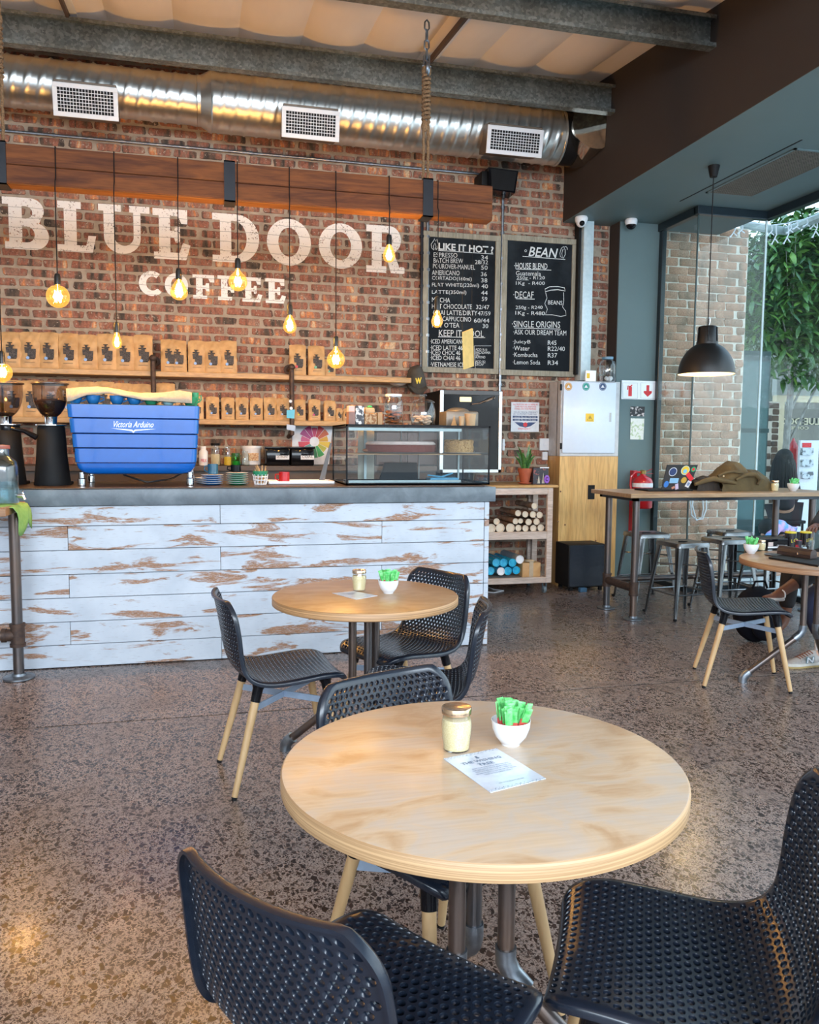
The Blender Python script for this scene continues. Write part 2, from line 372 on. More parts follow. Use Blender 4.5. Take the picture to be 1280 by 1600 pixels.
# ------------------------------------------------------------------ brick wall behind the counter
def brick_mat(name, pal, nsx=9, nsz=2.2, speck=(.42,.34,.27), spk=.61):
    m, nt, b = nmat(name)
    ge = nt.nodes.new('ShaderNodeNewGeometry'); oi = nt.nodes.new('ShaderNodeObjectInfo')
    a = nt.nodes.new('ShaderNodeMath'); a.operation = 'ADD'; nt.links.new(ge.outputs['Random Per Island'], a.inputs[0]); nt.links.new(oi.outputs['Random'], a.inputs[1])
    fr = nt.nodes.new('ShaderNodeMath'); fr.operation = 'FRACT'; nt.links.new(a.outputs[0], fr.inputs[0])
    v = coords(nt, (nsx, 1, nsz)); n = noise(nt, v, 1.9, 1.5, .5, .3)
    mx = nt.nodes.new('ShaderNodeMath'); mx.operation = 'MULTIPLY_ADD'; mx.inputs[1].default_value = .42; nt.links.new(fr.outputs[0], mx.inputs[0])
    sc_ = nt.nodes.new('ShaderNodeMath'); sc_.operation = 'MULTIPLY_ADD'; sc_.inputs[1].default_value = 1.9; sc_.inputs[2].default_value = -.66; nt.links.new(n, sc_.inputs[0])
    nt.links.new(sc_.outputs[0], mx.inputs[2])
    r = ramp(nt, pal); nt.links.new(mx.outputs[0], r.inputs[0])
    v2 = coords(nt); n2 = noise(nt, v2, 75, 4, .7); r2 = ramp(nt, [(.40, (.70,.68,.66)), (.55, (1,1,1)), (.72, (1.12,1.08,1.04))]); nt.links.new(n2, r2.inputs[0])
    col = mix(nt, 1, r.outputs[0], r2.outputs[0], 'MULTIPLY')
    n3 = noise(nt, v2, 42, 4, .65); r3 = ramp(nt, [(spk, (0,)*3), (spk+.05, (1,)*3)]); nt.links.new(n3, r3.inputs[0])
    nt.links.new(mix(nt, r3.outputs[0], col, speck), b.inputs['Base Color']); b.inputs['Roughness'].default_value = .82
    bump(nt, b, n2, .5, .004); return m
M_brick = brick_mat('reclaimed_brick', [(0, (.060,.044,.034)), (.20, (.12,.080,.058)), (.34, (.25,.105,.068)), (.50, (.36,.135,.085)), (.64, (.27,.15,.105)), (.76, (.42,.21,.14)), (.88, (.62,.22,.075)), (1, (.66,.46,.28))])
M_mortar = pm('mortar', (.42,.34,.26), .95, col2=(.31,.25,.19), nscale=14, bmp=.6, detail=6)
YW = 7.70
m = MB(); m.box((-5, YW+.007, 0), (3.99, YW+.25, 5.2)); wb = struct('wall_back', m, M_mortar)
def brick_meshes(L, H, mats, n=8, proud=.0075, seed=3, axis='Y', jit=.006):
    out = []; rr = random.Random(seed)
    for k in range(n):
        c = .012
        p = [(-L/2+c, -H/2), (L/2-c, -H/2), (L/2, -H/2+c), (L/2, H/2-c), (L/2-c, H/2), (-L/2+c, H/2), (-L/2, H/2-c), (-L/2, -H/2+c)]
        p = [(x+rr.uniform(-jit, jit), z+rr.uniform(-jit*.6, jit*.6)) for x, z in p]
        mb = MB(); q = 8
        d = rr.uniform(-.0015, .0015)
        vs = [(x*1.012, .02, z*1.03) for x, z in p]+[(x*1.005, .004, z*1.015) for x, z in p]+[(x*.975, d, z*.92) for x, z in p]
        fs = []
        for a_ in (0, 1):
            fs += [(a_*q+i, a_*q+(i+1) % q, (a_+1)*q+(i+1) % q, (a_+1)*q+i) for i in range(q)]
        fs.append(tuple(2*q+i for i in range(q)))
        mb.add(vs, fs); out.append((mb.mesh('brick', mats, True, 50), mb))
    return out
def lay_bricks(parent, x0, x1, z0, z1, Y, pitch, course, L, H, mat_, hide, seed, field_name, cap=300, off=0.0):
    V = brick_meshes(L, H, mat_, seed=seed); Vh = brick_meshes(L/2-.01, H, mat_, n=3, seed=seed+1); rr = random.Random(seed)
    spots = []; row = 0; z = z0+course/2
    while z < z1:
        x = x0+off+(pitch/2 if row % 2 else 0)
        while x-L/2 < x1-.02:
            j = rr.uniform(-.010, .010); xx = x+j
            if xx-L/2 < x0: xx = x0+L/4; kind = Vh
            elif xx+L/2 > x1: xx = x1-L/4; kind = Vh
            else: kind = V
            spots.append((xx, z+rr.uniform(-.003, .003), rr.choice(kind)))
            x += pitch
        z += course; row += 1
    def score(s):
        u, v_, d = proj((s[0], Y, s[1]))
        if hide(u, v_): return 1e9
        return d
    spots.sort(key=score)
    field = MB()
    for k, (x, z, (me, mb)) in enumerate(spots):
        if k < cap and score((x, z)) < 1e8: link('brick', me, parent, (x, Y, z))
        else: field.add(mb.v, mb.f, 0, Matrix.Translation((x, Y, z)))
    if field.v:
        o = part(field_name, field, mat_, parent, ang=50); o['kind'] = 'stuff'
def hide_back(u, v):
    if u < 5 or u > 950 or v < 170 or v > 640: return True
    if u < 775 and 228 < v < 345: return True
    if 655 < u < 908 and 355 < v < 592: return True
    if u < 240 and v > 505: return True
    if 255 < u < 372 and v > 515: return True
    if u > 905 and v > 580: return True
    return False
lay_bricks(wb, -2.3, 3.98, 0.0, 4.75, YW, .217, .0842, .192, .062, M_brick, hide_back, 11, 'brick_field')
# painted wall lettering, each letter cut as its own slab-serif shape
def paint_mat():
    m, nt, b = nmat('worn_white_paint'); b.inputs['Base Color'].default_value = (.88,.83,.78,1); b.inputs['Roughness'].default_value = .8
    v = coords(nt); n = noise(nt, v, 60, 5, .75); n2 = noise(nt, v, 9, 3)
    mx = nt.nodes.new('ShaderNodeMath'); mx.operation = 'MULTIPLY_ADD'; mx.inputs[1].default_value = .35; nt.links.new(n2, mx.inputs[0]); nt.links.new(n, mx.inputs[2])
    r = ramp(nt, [(.54, (0,)*3), (.575, (1,)*3)]); nt.links.new(mx.outputs[0], r.inputs[0])
    # joints under the paint show as thin broken lines
    s = nt.nodes.new('ShaderNodeSeparateXYZ'); nt.links.new(v, s.inputs[0])
    fz = nt.nodes.new('ShaderNodeMath'); fz.operation = 'MULTIPLY'; fz.inputs[1].default_value = 1/.0842; nt.links.new(s.outputs[2], fz.inputs[0])
    nz = nt.nodes.new('ShaderNodeMath'); nz.operation = 'MULTIPLY_ADD'; nz.inputs[1].default_value = .25; nt.links.new(n2, nz.inputs[0]); nt.links.new(fz.outputs[0], nz.inputs[2])
    fc = nt.nodes.new('ShaderNodeMath'); fc.operation = 'FRACT'; nt.links.new(nz.outputs[0], fc.inputs[0])
    rj = ramp(nt, [(.0, (.35,)*3), (.04, (1,)*3), (.96, (1,)*3), (1, (.35,)*3)]); nt.links.new(fc.outputs[0], rj.inputs[0])
    a = nt.nodes.new('ShaderNodeMath'); a.operation = 'MULTIPLY'; nt.links.new(r.outputs[0], a.inputs[0]); nt.links.new(rj.outputs[0], a.inputs[1])
    nt.links.new(a.outputs[0], b.inputs['Alpha']); bump(nt, b, n, .3, .003); return m
M_paint = paint_mat()
def arc(cx, cy, rx, ry, a0, a1, n=14): return [(cx+rx*math.cos(math.radians(a0+(a1-a0)*i/n)), cy+ry*math.sin(math.radians(a0+(a1-a0)*i/n))) for i in range(n+1)]
S = .14
LET = {
 'L': [[(0,0),(.90,0),(1,.34),(.80,.34),(.74,S),(.50,S),(.50,1-S),(.62,1-S),(.62,1),(.02,1),(.02,1-S),(.18,1-S),(.18,S),(0,S)]],
 'E': [[(.02,0),(.88,0),(1,.30),(.80,.34),(.70,S),(.46,S),(.46,.43),(.56,.43),(.60,.34),(.72,.34),(.72,.66),(.60,.66),(.56,.57),(.46,.57),(.46,1-S),(.68,1-S),(.76,.72),(.92,.72),(.92,1),(0,1),(0,1-S),(.16,1-S),(.16,S),(.02,S)]],
 'F': [[(.02,0),(.66,0),(.66,S),(.46,S),(.46,.42),(.58,.42),(.62,.32),(.76,.32),(.76,.66),(.62,.66),(.58,.56),(.46,.56),(.46,1-S),(.72,1-S),(.80,.70),(1,.70),(1,1),(0,1),(0,1-S),(.16,1-S),(.16,S),(.02,S)]],
 'U': [[(0,1),(0,1-S),(.10,1-S),(.10,.34)]+arc(.46,.34,.36,.34,180,360)+[(.82,1-S),(1,1-S),(1,1),(.60,1),(.60,1-S),(.68,1-S),(.68,.36)]+arc(.49,.36,.19,.19,0,-180)+[(.30,1-S),(.44,1-S),(.44,1)]],
 'B': [[(.04,0),(.62,0)]+arc(.66,.27,.34,.27,-90,70,12)+[(.80,.53)]+arc(.60,.76,.30,.24,-40,90,10)+[(0,1),(0,1-S),(.13,1-S),(.13,S),(.04,S)],
       [(.42,.60),(.42,.84),(.50,.84)]+arc(.50,.72,.15,.12,90,-90,8)+[(.42,.60)][:0],
       [(.42,.14),(.42,.45),(.52,.45)]+arc(.52,.295,.17,.155,90,-90,8)],
 'D': [[(0,0),(.50,0)]+arc(.50,.5,.50,.5,-90,90,22)+[(0,1),(0,1-S),(.16,1-S),(.16,S),(0,S)],
       [(.40,S),(.40,1-S),(.48,1-S)]+arc(.46,.5,.27,.36,90,-90,16)],
 'O': [arc(.5,.5,.5,.5,0,360,32)[:-1], arc(.5,.5,.24,.31,0,360,24)[:-1]],
 'R': [[(0,0),(.52,0),(.52,S),(.40,S),(.40,.40),(.50,.40),(.64,0),(1,0),(1,S),(.86,S),(.72,.42)]+arc(.60,.71,.30,.29,-50,90,12)+[(0,1),(0,1-S),(.14,1-S),(.14,S),(0,S)],
       [(.40,.55),(.40,.86),(.52,.86)]+arc(.52,.705,.14,.155,90,-90,8)],
 'C': [arc(.5,.5,.5,.5,52,320,26)+[(.72,.30)]+arc(.52,.5,.24,.28,-50,-310,16)+[(.60,.72),(.66,.66)][:0]],
}
def shape_mesh(polys):
    cu = bpy.data.curves.new('outline', 'CURVE'); cu.dimensions = '2D'; cu.fill_mode = 'BOTH'
    for p in polys:
        sp = cu.splines.new('POLY'); sp.points.add(len(p)-1)
        for i, (x, y) in enumerate(p): sp.points[i].co = (x, y, 0, 1)
        sp.use_cyclic_u = True
    o = bpy.data.objects.new('outline', cu); C.objects.link(o)
    me = bpy.data.meshes.new_from_object(o.evaluated_get(bpy.context.evaluated_depsgraph_get()))
    bpy.data.objects.remove(o); bpy.data.curves.remove(cu); return me
sign = thing('painted_wall_lettering', 'large worn white painted words BLUE DOOR COFFEE on the brick wall', 'lettering', (0.6, YW, 2.9))
def pxl(ch, x0, x1, yt, yb):
    xm = (x0+x1)/2; a = at(x0, (yt+yb)/2, Y=YW-.004); b_ = at(x1, (yt+yb)/2, Y=YW-.004)
    zt = at(xm, yt, Y=YW).z; zb = at(xm, yb, Y=YW).z
    me = shape_mesh(LET[ch]); me.materials.clear(); me.materials.append(M_paint)
    fit_mesh(me, (a.x, YW-.004, zb), (b_.x, YW-.004, zb), (0, 0, zt-zb))
    for v in me.vertices: v.co -= Vector(sign.location)
    link('letter', me, sign)
for ch, x0, x1, y0, y1 in (('B',4,76,309.5,390), ('L',89,150,315.5,394), ('U',154,234,321,397), ('E',239,297.5,327,405.5),
    ('D',332,405,335,410.5), ('O',417,486,342,415), ('O',498,566,349,420), ('R',572.5,632.5,353,426.5),
    ('C',217,253,423.5,462.5), ('O',257.5,294,427,465), ('F',301,335,429.5,467), ('F',340,374,431,469.5), ('E',378,410,433.5,472), ('E',414.5,447,435.5,474)):
    pxl(ch, x0, x1, y0, y1)
# ------------------------------------------------------------------ roof: quilted insulation, purlins
M_ins = pm('foil_faced_quilt', (.90,.81,.73), .5, col2=(.85,.76,.68), nscale=2.2, stretch=(2,.5,1), bmp=.15)
def roof_z(y): return 4.50+.117*(y-6.75)
m = MB(); m.box((-5, -3.2, 0), (3.47, 7.95, .05))
m.v = [(x, y, z+roof_z(y)+.10) for x, y, z in m.v]; ceil = struct('ceiling', m, M_ins)
seam = [-4.6+.49*k for k in range(17)]
for k in range(len(seam)-1):
    xa, xb = seam[k], min(seam[k+1], 3.47); g = MB(); nx, ny = 7, 24
    if xb <= xa: break
    for i in range(nx+1):
        for j in range(ny+1):
            u = i/nx; y = -3.2+10.95*j/ny
            sag = .045*(math.sin(PI*u)**.7)*(1+.35*math.sin(y*2.1+k*1.7)); g.v.append((xa+(xb-xa)*u, y, roof_z(y)+.085-sag))
    for i in range(nx):
        for j in range(ny): g.f.append((i*(ny+1)+j, (i+1)*(ny+1)+j, (i+1)*(ny+1)+j+1, i*(ny+1)+j+1)); g.m.append(0)
    part('ceiling_panel', g, M_ins, ceil)
def purlin(Y, x0, x1, zt, zb, label):
    t = thing('steel_purlin', label, 'beam', (x0, Y, zb))
    g = MB(); g.box((x0, Y, zb), (x1, Y+.006, zt)); part('web', g, M_galv, t)
    g = MB(); g.box((x0, Y-.075, zb-.006), (x1, Y+.006, zb)); g.box((x0, Y-.075, zb), (x1, Y-.069, zb+.022)); part('bottom_flange', g, M_galv, t)
    g = MB(); g.box((x0, Y-.075, zt), (x1, Y+.006, zt+.006)); g.box((x0, Y-.075, zt-.02), (x1, Y-.069, zt)); part('top_flange', g, M_galv, t)
    return t
purlin(6.75, -4.6, 3.47, 4.475, 4.255, 'galvanised steel purlin nearest the brick wall, just in front of the duct')
zt = roof_z(5.3)+.02
purlin(5.3, -4.6, 3.47, zt, zt-.2, 'galvanised steel purlin further from the wall, carrying the rope pulley chain')
purlin(3.8, -4.6, 3.47, roof_z(3.8)+.02, roof_z(3.8)-.18, 'galvanised steel purlin nearest the front, above the tables')
M_brown = pm('brown_steel', (.10,.06,.04), .6)
for px_, lab in ((100, 'brown steel brace under the roof quilt at far left'), (690, 'brown steel brace under the roof quilt beside the rope')):
    p = at(px_, 70 if px_ < 300 else 85, Y=6.4); x = p.x; g = MB()
    g.box((x-.022, 5.31, 0), (x+.0, 6.75, .045)); g.box((x, 5.31, .037), (x+.05, 6.75, .045), mi=1)
    g.v = [(a, b_, c+roof_z(b_)-.02) for a, b_, c in g.v]
    solo('roof_brace', g, [M_brown, M_white], lab, 'brace', loc=(x, 6, roof_z(6)), smooth=False)
# bulkhead, soffit, column
M_teal = pm('teal_grey_wall_paint', (.110,.165,.175), .55, col2=(.100,.152,.162), nscale=1.5)
M_bulk = pm('shaded_wall_paint', (.043,.034,.031), .65, spec=.25, col2=(.040,.031,.028), nscale=1.5)  # same wall paint as the teal faces, with its shade put into the colour
ZS = 3.58
m = MB(); m.box((3.47, -3.2, ZS+.004), (3.52, 7.70, 5.2)); struct('wall_bulkhead', m, M_bulk, label='bulkhead above the window side, shade painted into its brown')
m = MB(); m.box((3.4705, -3.2, ZS), (5.22, 7.70, ZS+.05)); m.box((3.52, -3.2, ZS+.05), (5.22, 7.7, 5.2)); struct('ceiling_soffit', m, M_teal)
m = MB(); m.box((3.99, 7.50, 0), (4.43, 8.0, ZS)); struct('wall_column', m, M_teal, label='teal grey column beside the window')
m = MB(); m.box((3.982, 7.502, 0), (3.9895, 7.70, ZS)); struct('trim_2', m, M_bulk, label='dark sheet painting shade on the flank of the teal column')  # thin sheet carrying the painted shade of the column side
m = MB(); m.box((-5.2, -3.2, 0), (-5.0, 7.9, 5.2)); struct('wall_left', m, pm('pale_wall_paint', (.5,.49,.47), .7))
m = MB(); m.box((-5, -3.35, 3.5), (5.2, -3.2, 5.2)); struct('wall_front', m, M_teal)
# window: bay of frameless glass under a black head frame
M_frame = pm('dark_window_frame', (.012,.022,.030), .3)
XA, YB, XB = 4.43, 6.85, 5.16
g = MB()
g.box((XA-.03, YB, ZS-.075), (XA+.04, 7.5, ZS), .006); g.box((XA-.03, YB-.04, ZS-.075), (XB+.04, YB+.03, ZS), .006)
g.box((XB-.03, -3.2, ZS-.075), (XB+.04, YB, ZS), .006)
g.box((XA-.01, 7.44, 0), (XA+.04, 7.5, ZS), .004)
g.box((XA-.02, YB, 0), (XA+.02, 7.5, .05)); g.box((XA-.02, YB-.02, 0), (XB+.02, YB+.02, .05)); g.box((XB-.02, -3.2, 0), (XB+.02, YB, .05))
win = struct('window_1', g, M_frame)
def pane(lo, hi, p=win): g = MB(); g.box(lo, hi); part('pane', g, M_winglass, p, smooth=False)
pane((XA, YB+.012, .05), (XA+.008, 7.44, ZS-.07)); pane((XA+.012, YB, .05), (XB-.012, YB+.008, ZS-.07))
for y0, y1 in ((4.9, YB-.012), (2.6, 4.888), (.2, 2.588), (-3.2, .188)): pane((XB, y0, .05), (XB+.008, y1, ZS-.07))
M_seal = pm('pale_glass_edge', (.50,.62,.62), .3)
M_sealdk = pm('dark_glass_edge', (.05,.08,.08), .3)
g = MB(); g.box((XA-.002, YB-.002, .05), (XA+.01, YB+.01, ZS-.07)); part('glass_joint', g, M_sealdk, win)
g = MB(); g.box((XB-.010, YB-.002, .05), (XB+.008, YB+.010, ZS-.07)); part('glass_joint', g, M_seal, win)
m = MB()
for x in (-5, -2.6, -.2, 2.2, 5.1): m.box((x-.03, -3.25, 0), (x+.03, -3.19, 3.5))
struct('window_2', m, M_frame, label='black mullions of the glazed front')
# ------------------------------------------------------------------ outside
M_buff = brick_mat('buff_brick', [(0, (.25,.17,.11)), (.3, (.36,.235,.155)), (.6, (.45,.255,.16)), (1, (.50,.31,.20))], 4, 2, (.5,.4,.3), .80)
M_buffmortar = pm('white_mortar', (.66,.60,.50), .9)
xe = at(1163, 560, Y=7.95).x
m = MB(); m.box((4.43, 7.957, -.12), (xe, 8.3, 3.74)); wo = struct('wall_outside', m, M_buffmortar)
lay_bricks(wo, 4.43, xe, -.1, 3.74, 7.95, .235, .087, .227, .079, M_buff, lambda u, v: u < 1040 or v > 860, 21, 'brick_field', cap=300, off=.03)
# ------------------------------------------------------------------ duct
def duct_mat():
    m, nt, b = nmat('spiral_duct_metal'); v = coords(nt); n = noise(nt, v, 5, 3)
    r = ramp(nt, [(.3, (.58,.57,.53)), (.7, (.70,.70,.67))]); nt.links.new(n, r.inputs[0]); nt.links.new(r.outputs[0], b.inputs['Base Color'])
    b.inputs['Metallic'].default_value = .95; b.inputs['Roughness'].default_value = .30; return m
M_duct = duct_mat()
DY, DZ = 7.28, 4.215
du = thing('spiral_duct', 'large spiral ribbed silver air duct running under the roof along the brick wall', 'duct', (1, DY, DZ-.23))
def ribbed(x0, x1, r, name):
    g = MB(); pitch = .105; n = 40; per = 6; tot = int((x1-x0)/pitch*per); vs = []; fs = []
    for i in range(tot+1):
        x = x0+(x1-x0)*i/tot; ph = (i % per)
        rr = r+(.009 if ph == 0 else 0)
        for j in range(n):
            t = 2*PI*j/n; sk = .05*math.sin(t)
            vs.append((x+sk*(1 if 0 < i < tot else 0), DY+rr*math.cos(t), DZ+rr*math.sin(t)))
    for i in range(tot):
        for j in range(n): fs.append((i*n+j, i*n+(j+1) % n, (i+1)*n+(j+1) % n, (i+1)*n+j))
    g.add(vs, fs); return part(name, g, M_duct, du, ang=60)
xr0 = at(308, 165, Y=DY).x; xr1 = at(330, 165, Y=DY).x; xe1 = at(872, 205, Y=DY).x; xe2 = at(893, 205, Y=DY).x
ribbed(-4.97, xr0, .19, 'duct_section'); ribbed(xr1, xe1, .232, 'duct_section')
RotX = Matrix.Translation((0, DY, DZ)) @ Matrix.Rotation(PI/2, 4, 'Y')
def alongx(g, prof, n=40): g.lathe([(r, x) for r, x in prof], (0,0,0), n, M=RotX, cap0=False, cap1=False)
g = MB(); alongx(g, [(.19, xr0), (.196, xr0+.003), (.196, xr0+.03), (.236, xr1-.01), (.24, xr1), (.232, xr1+.01)]); part('reducer', g, M_duct, du, ang=25)
g = MB(); alongx(g, [(.225, xe1), (.225, xe2)]); part('flexible_collar', g, M_blackmatte, du)
g = MB(); alongx(g, [(.236, xe1-.02), (.24, xe1-.015), (.24, xe1), (.2, xe1)]); part('band', g, M_duct, du)
g = MB(); alongx(g, [(.2, xe2), (.238, xe2), (.238, xe2+.07), (.232, xe2+.075), (.232, 3.46)]); g.tube([(xe2+.08, DY, DZ), (xe2+.16, DY-.03, DZ), (3.42, DY-.40, DZ+.02)], .23, 32); g.v = [(min(x, 3.468), y, z) for x, y, z in g.v]; part('smooth_elbow', g, pm('polished_duct', (.72,.68,.60), .10, 1), du)
for i, (x0, x1, y0, y1) in enumerate(((83,185,128,188), (440,530,165,221), (760,847,194,246))):
    r = .19 if i == 0 else .232
    Yf = DY-r-.10
    xa, xb = at(x0, (y0+y1)/2, Y=Yf).x, at(x1, (y0+y1)/2, Y=Yf).x; xm = (x0+x1)/2
    zt, zb = at(xm, y0+7, Y=Yf).z, at(xm, y1-3, Y=Yf).z
    t = thing('air_vent', ('white framed air grille on the duct, leftmost of three', 'white framed air grille in the middle of the duct', 'white framed air grille near the right end of the duct')[i], 'vent', ((xa+xb)/2, Yf, zb))
    tilt = Matrix.Translation(((xa+xb)/2, Yf, zb)) @ Matrix.Rotation(math.radians(12), 4, 'X') @ Matrix.Translation((-(xa+xb)/2, -Yf, -zb))
    g = MB(); g.box((xa+.012, Yf+.012, zb+.012), (xb-.012, Yf+.24, zt+.02), .003, M=tilt); part('boot', g, pm('vent_boot_metal', (.16,.12,.09), .5, .6), t)
    g = MB(); fw_ = .035
    for lo, hi in (((xa, Yf, zb), (xb, Yf+.012, zb+fw_)), ((xa, Yf, zt-fw_), (xb, Yf+.012, zt)), ((xa, Yf, zb+fw_), (xa+fw_, Yf+.012, zt-fw_)), ((xb-fw_, Yf, zb+fw_), (xb, Yf+.012, zt-fw_))): g.box(lo, hi, .002, M=tilt)
    part('frame', g, M_white, t, smooth=False)
    g = MB(); g.box((xa+fw_, Yf+.0, zb+fw_), (xb-fw_, Yf+.010, zt-fw_), M=tilt); part('dark_throat', g, M_blackmatte, t, smooth=False)
    g = MB(); nb = 7
    for k in range(1, nb): z = zb+fw_+(zt-zb-2*fw_)*k/nb; g.box((xa+fw_, Yf-.003, z-.0022), (xb-fw_, Yf+.004, z+.0022), M=tilt)
    part('louvres', g, M_white, t, smooth=False)
    g = MB()
    for k in range(1, 18): x = xa+fw_+(xb-xa-2*fw_)*k/18; g.box((x-.0018, Yf-.001, zb+fw_), (x+.0018, Yf+.004, zt-fw_), M=tilt)
    part('vertical_louvres', g, M_white, t, smooth=False)
# conduits on the wall
def conduit(name, label, pts, r, m_, cat='pipe'):
    g = MB(); g.tube(pts, r, 8)
    for k in range(1, 9):
        p = Vector(pts[0]).lerp(Vector(pts[-1]), k/9.); d = (Vector(pts[-1])-Vector(pts[0])).normalized()
        g.tube([p-d*.012, p+d*.012], r*1.5, 8)
    return solo(name, g, m_, label, cat, loc=tuple(pts[0]))
zc = at(300, 231, Y=YW-.02).z
conduit('conduit', 'thin grey horizontal conduit on the brick wall above the wooden beam', [(-2.3, YW-.022, zc), (at(755, 270, Y=YW-.02).x, YW-.022, zc)], .012, M_fitting)
for k, (px_, y0, y1, r, c, lab) in enumerate(((659, 345, 575, .016, M_black, 'black vertical pipe on the bricks left of the menu board'), (668, 345, 575, .016, M_fitting, 'grey vertical pipe on the bricks left of the menu board'), (784, 285, 640, .014, M_fitting, 'grey vertical conduit between the two chalkboards'))):
    x = at(px_, 450, Y=YW-.03).x
    conduit('conduit', lab, [(x, YW-.026, at(px_, y0, Y=YW).z), (x, YW-.026, at(px_, y1, Y=YW).z)], r, c)
# silver pillar right of the boards
x0, x1 = at(906, 470, Y=7.6).x, at(923, 470, Y=7.6).x
M_silver = pm('pale_silver_post', (.58,.70,.75), .4, .15, col2=(.50,.62,.67), nscale=30)
g = MB(); g.box((x0+.01, 7.56, 2.03), (x1, YW-.001, ZS-.001), .006); solo('steel_post', g, M_silver, 'pale silver steel post on the brick wall right of the chalkboards', 'post', loc=(x0, 7.6, 0))
for dx, z in ((0, 0),): pass
g = MB(); x = at(905, 470, Y=7.6).x; g.box((x-.02, 7.6, at(905, 585, Y=7.6).z), (x+.005, YW, ZS), .003); solo('steel_post', g, M_blackmatte, 'thin black upright between the right chalkboard and silver post', 'post', loc=(x, 7.6, 1))
# speaker above beam
sp = at(783, 282, Y=7.45); t = thing('wall_speaker', 'black wall speaker on the bricks above the end of the wooden beam', 'speaker', (sp.x, 7.5, sp.z-.1))
a, b_ = at(757, 285, Y=7.42), at(810, 285, Y=7.42); zt, zb = at(785, 263, Y=7.42).z, at(785, 300, Y=7.42).z
g = MB(); g.prism([(a.x+.04, zt), (b_.x, zt-.01), (b_.x-.03, zb), (a.x+.05, zb+.012)], 7.42, 7.60); part('cabinet', g, M_blackgloss, t)
g = MB(); g.prism([(a.x+.06, zt-.015), (b_.x-.02, zt-.025), (b_.x-.045, zb+.015), (a.x+.07, zb+.02)], 7.412, 7.42); part('grille', g, M_blackmatte, t)
g = MB(); g.box((a.x-.01, 7.47, zt-.15), (a.x+.06, 7.7, zt-.02), .01); part('bracket', g, M_blackmatte, t)
# ------------------------------------------------------------------ hanging timber beam, ropes, cords
BY = 5.5
zt, zm, zb = (at(400, 258, Y=BY).z), at(400, 288, Y=BY).z, at(400, 315, Y=BY).z
x1 = at(770, 315, Y=BY).x
bt = thing('hanging_beam', 'long stained timber beam hung on ropes above the counter', 'beam', (.5, BY+.1, zb))
g = MB(); g.box((-2.1, BY, zm+.001), (x1, BY+.12, zt), .004); part('upper_plank', g, M_beamwood, bt)
g = MB(); g.box((-2.1, BY, zb), (x1, BY+.12, zm-.001), .004); part('lower_plank', g, M_beamwood, bt)
g = MB(); g.box((-2.1, BY+.002, zb-.004), (x1, BY+.118, zb+.001), .002); part('underside_plank', g, M_beamlow, bt)
for px_ in (1, 359, 669):
    x = at(px_, 290, Y=BY).x; w_ = .035; g = MB()
    g.box((x-w_, BY-.008, zb-.014), (x+w_, BY-.001, zt+.012)); g.box((x-w_, BY+.121, zb-.014), (x+w_, BY+.128, zt+.012))
    g.box((x-w_, BY-.008, zb-.014), (x+w_, BY+.128, zb-.006)); g.box((x-w_, BY-.008, zt+.004), (x+w_, BY+.128, zt+.012))
    part('steel_strap', g, pm('black_strap', (.010,.012,.018), .35, .3), bt, smooth=False)
M_rope = pm('brown_rope', (.30,.17,.08), .85, col2=(.16,.085,.04), nscale=110, lohi=(.4,.6))
def rope(px_, lab, ztop, chain):
    xb = at(px_, 280, Y=BY+.1).x; t = thing('rope_tackle', lab, 'rope', (xb, BY+.1, zt))
    xt = xb
    def strand(dx, wob, z0, z1):
        g = MB(); n = 60; P = [(xb+dx+wob*math.sin(i*1.3), BY+.1+wob*math.cos(i*1.3), z0+(z1-z0)*i/n) for i in range(n+1)]
        g.tube(P, .010, 7); part('rope_strand', g, M_rope, t)
    zp = ztop-.38 if chain else ztop
    strand(-.016, .002, zt+.01, zp); strand(.016, .002, zt+.01, zp)
    g = MB(); n = 90; zk = zt+.42
    P = [(xb+.024*math.cos(i*.75), BY+.1+.024*math.sin(i*.75), zk+.30*i/n) for i in range(n+1)]
    g.tube(P, .011, 6); part('knot', g, M_rope, t)
    g = MB(); g.ball((xb, BY+.1, zk+.33), .035, sc_=(1,.8,1.3)); g.ball((xb-.01, BY+.1, zk-.03), .028, sc_=(.9,.8,1.5)); part('knot', g, M_rope, t)
    if chain:
        g = MB(); g.lathe([(.0,-.012),(.05,-.012),(.055,0),(.05,.012),(0,.012)], (0,0,0), 20, M=Matrix.Translation((xb, BY+.1, zp+.03)) @ Matrix.Rotation(PI/2, 4, 'Y'))
        g.box((xb-.022, BY+.085, zp-.03), (xb-.016, BY+.115, zp+.12), .003); g.box((xb+.016, BY+.085, zp-.03), (xb+.022, BY+.115, zp+.12), .003)
        g.tube([(xb-.03, BY+.1, zp+.05), (xb+.03, BY+.1, zp+.05)], .008, 8); part('pulley', g, M_fitting, t)
        for k in range(4):
            z = zp+.13+.062*k; g = MB(); L_ = [(0,.022),(.014,.012),(.016,-.012),(0,-.026),(-.016,-.012),(-.014,.012)]
            P = [((xb+q[0], BY+.1, z+q[1]*1.6) if k % 2 else (xb, BY+.1+q[0], z+q[1]*1.6)) for q in L_]
            g.tube(P, .006, 6, closed=True); part('chain_link', g, M_fitting, t)
rope(665, 'brown rope tackle with pulley and chain holding up the right end of the beam', at(666, 24, Y=BY+.1).z, True)
rope(3, 'brown rope at the left picture edge holding up the beam', roof_z(5.6)-.1, False)
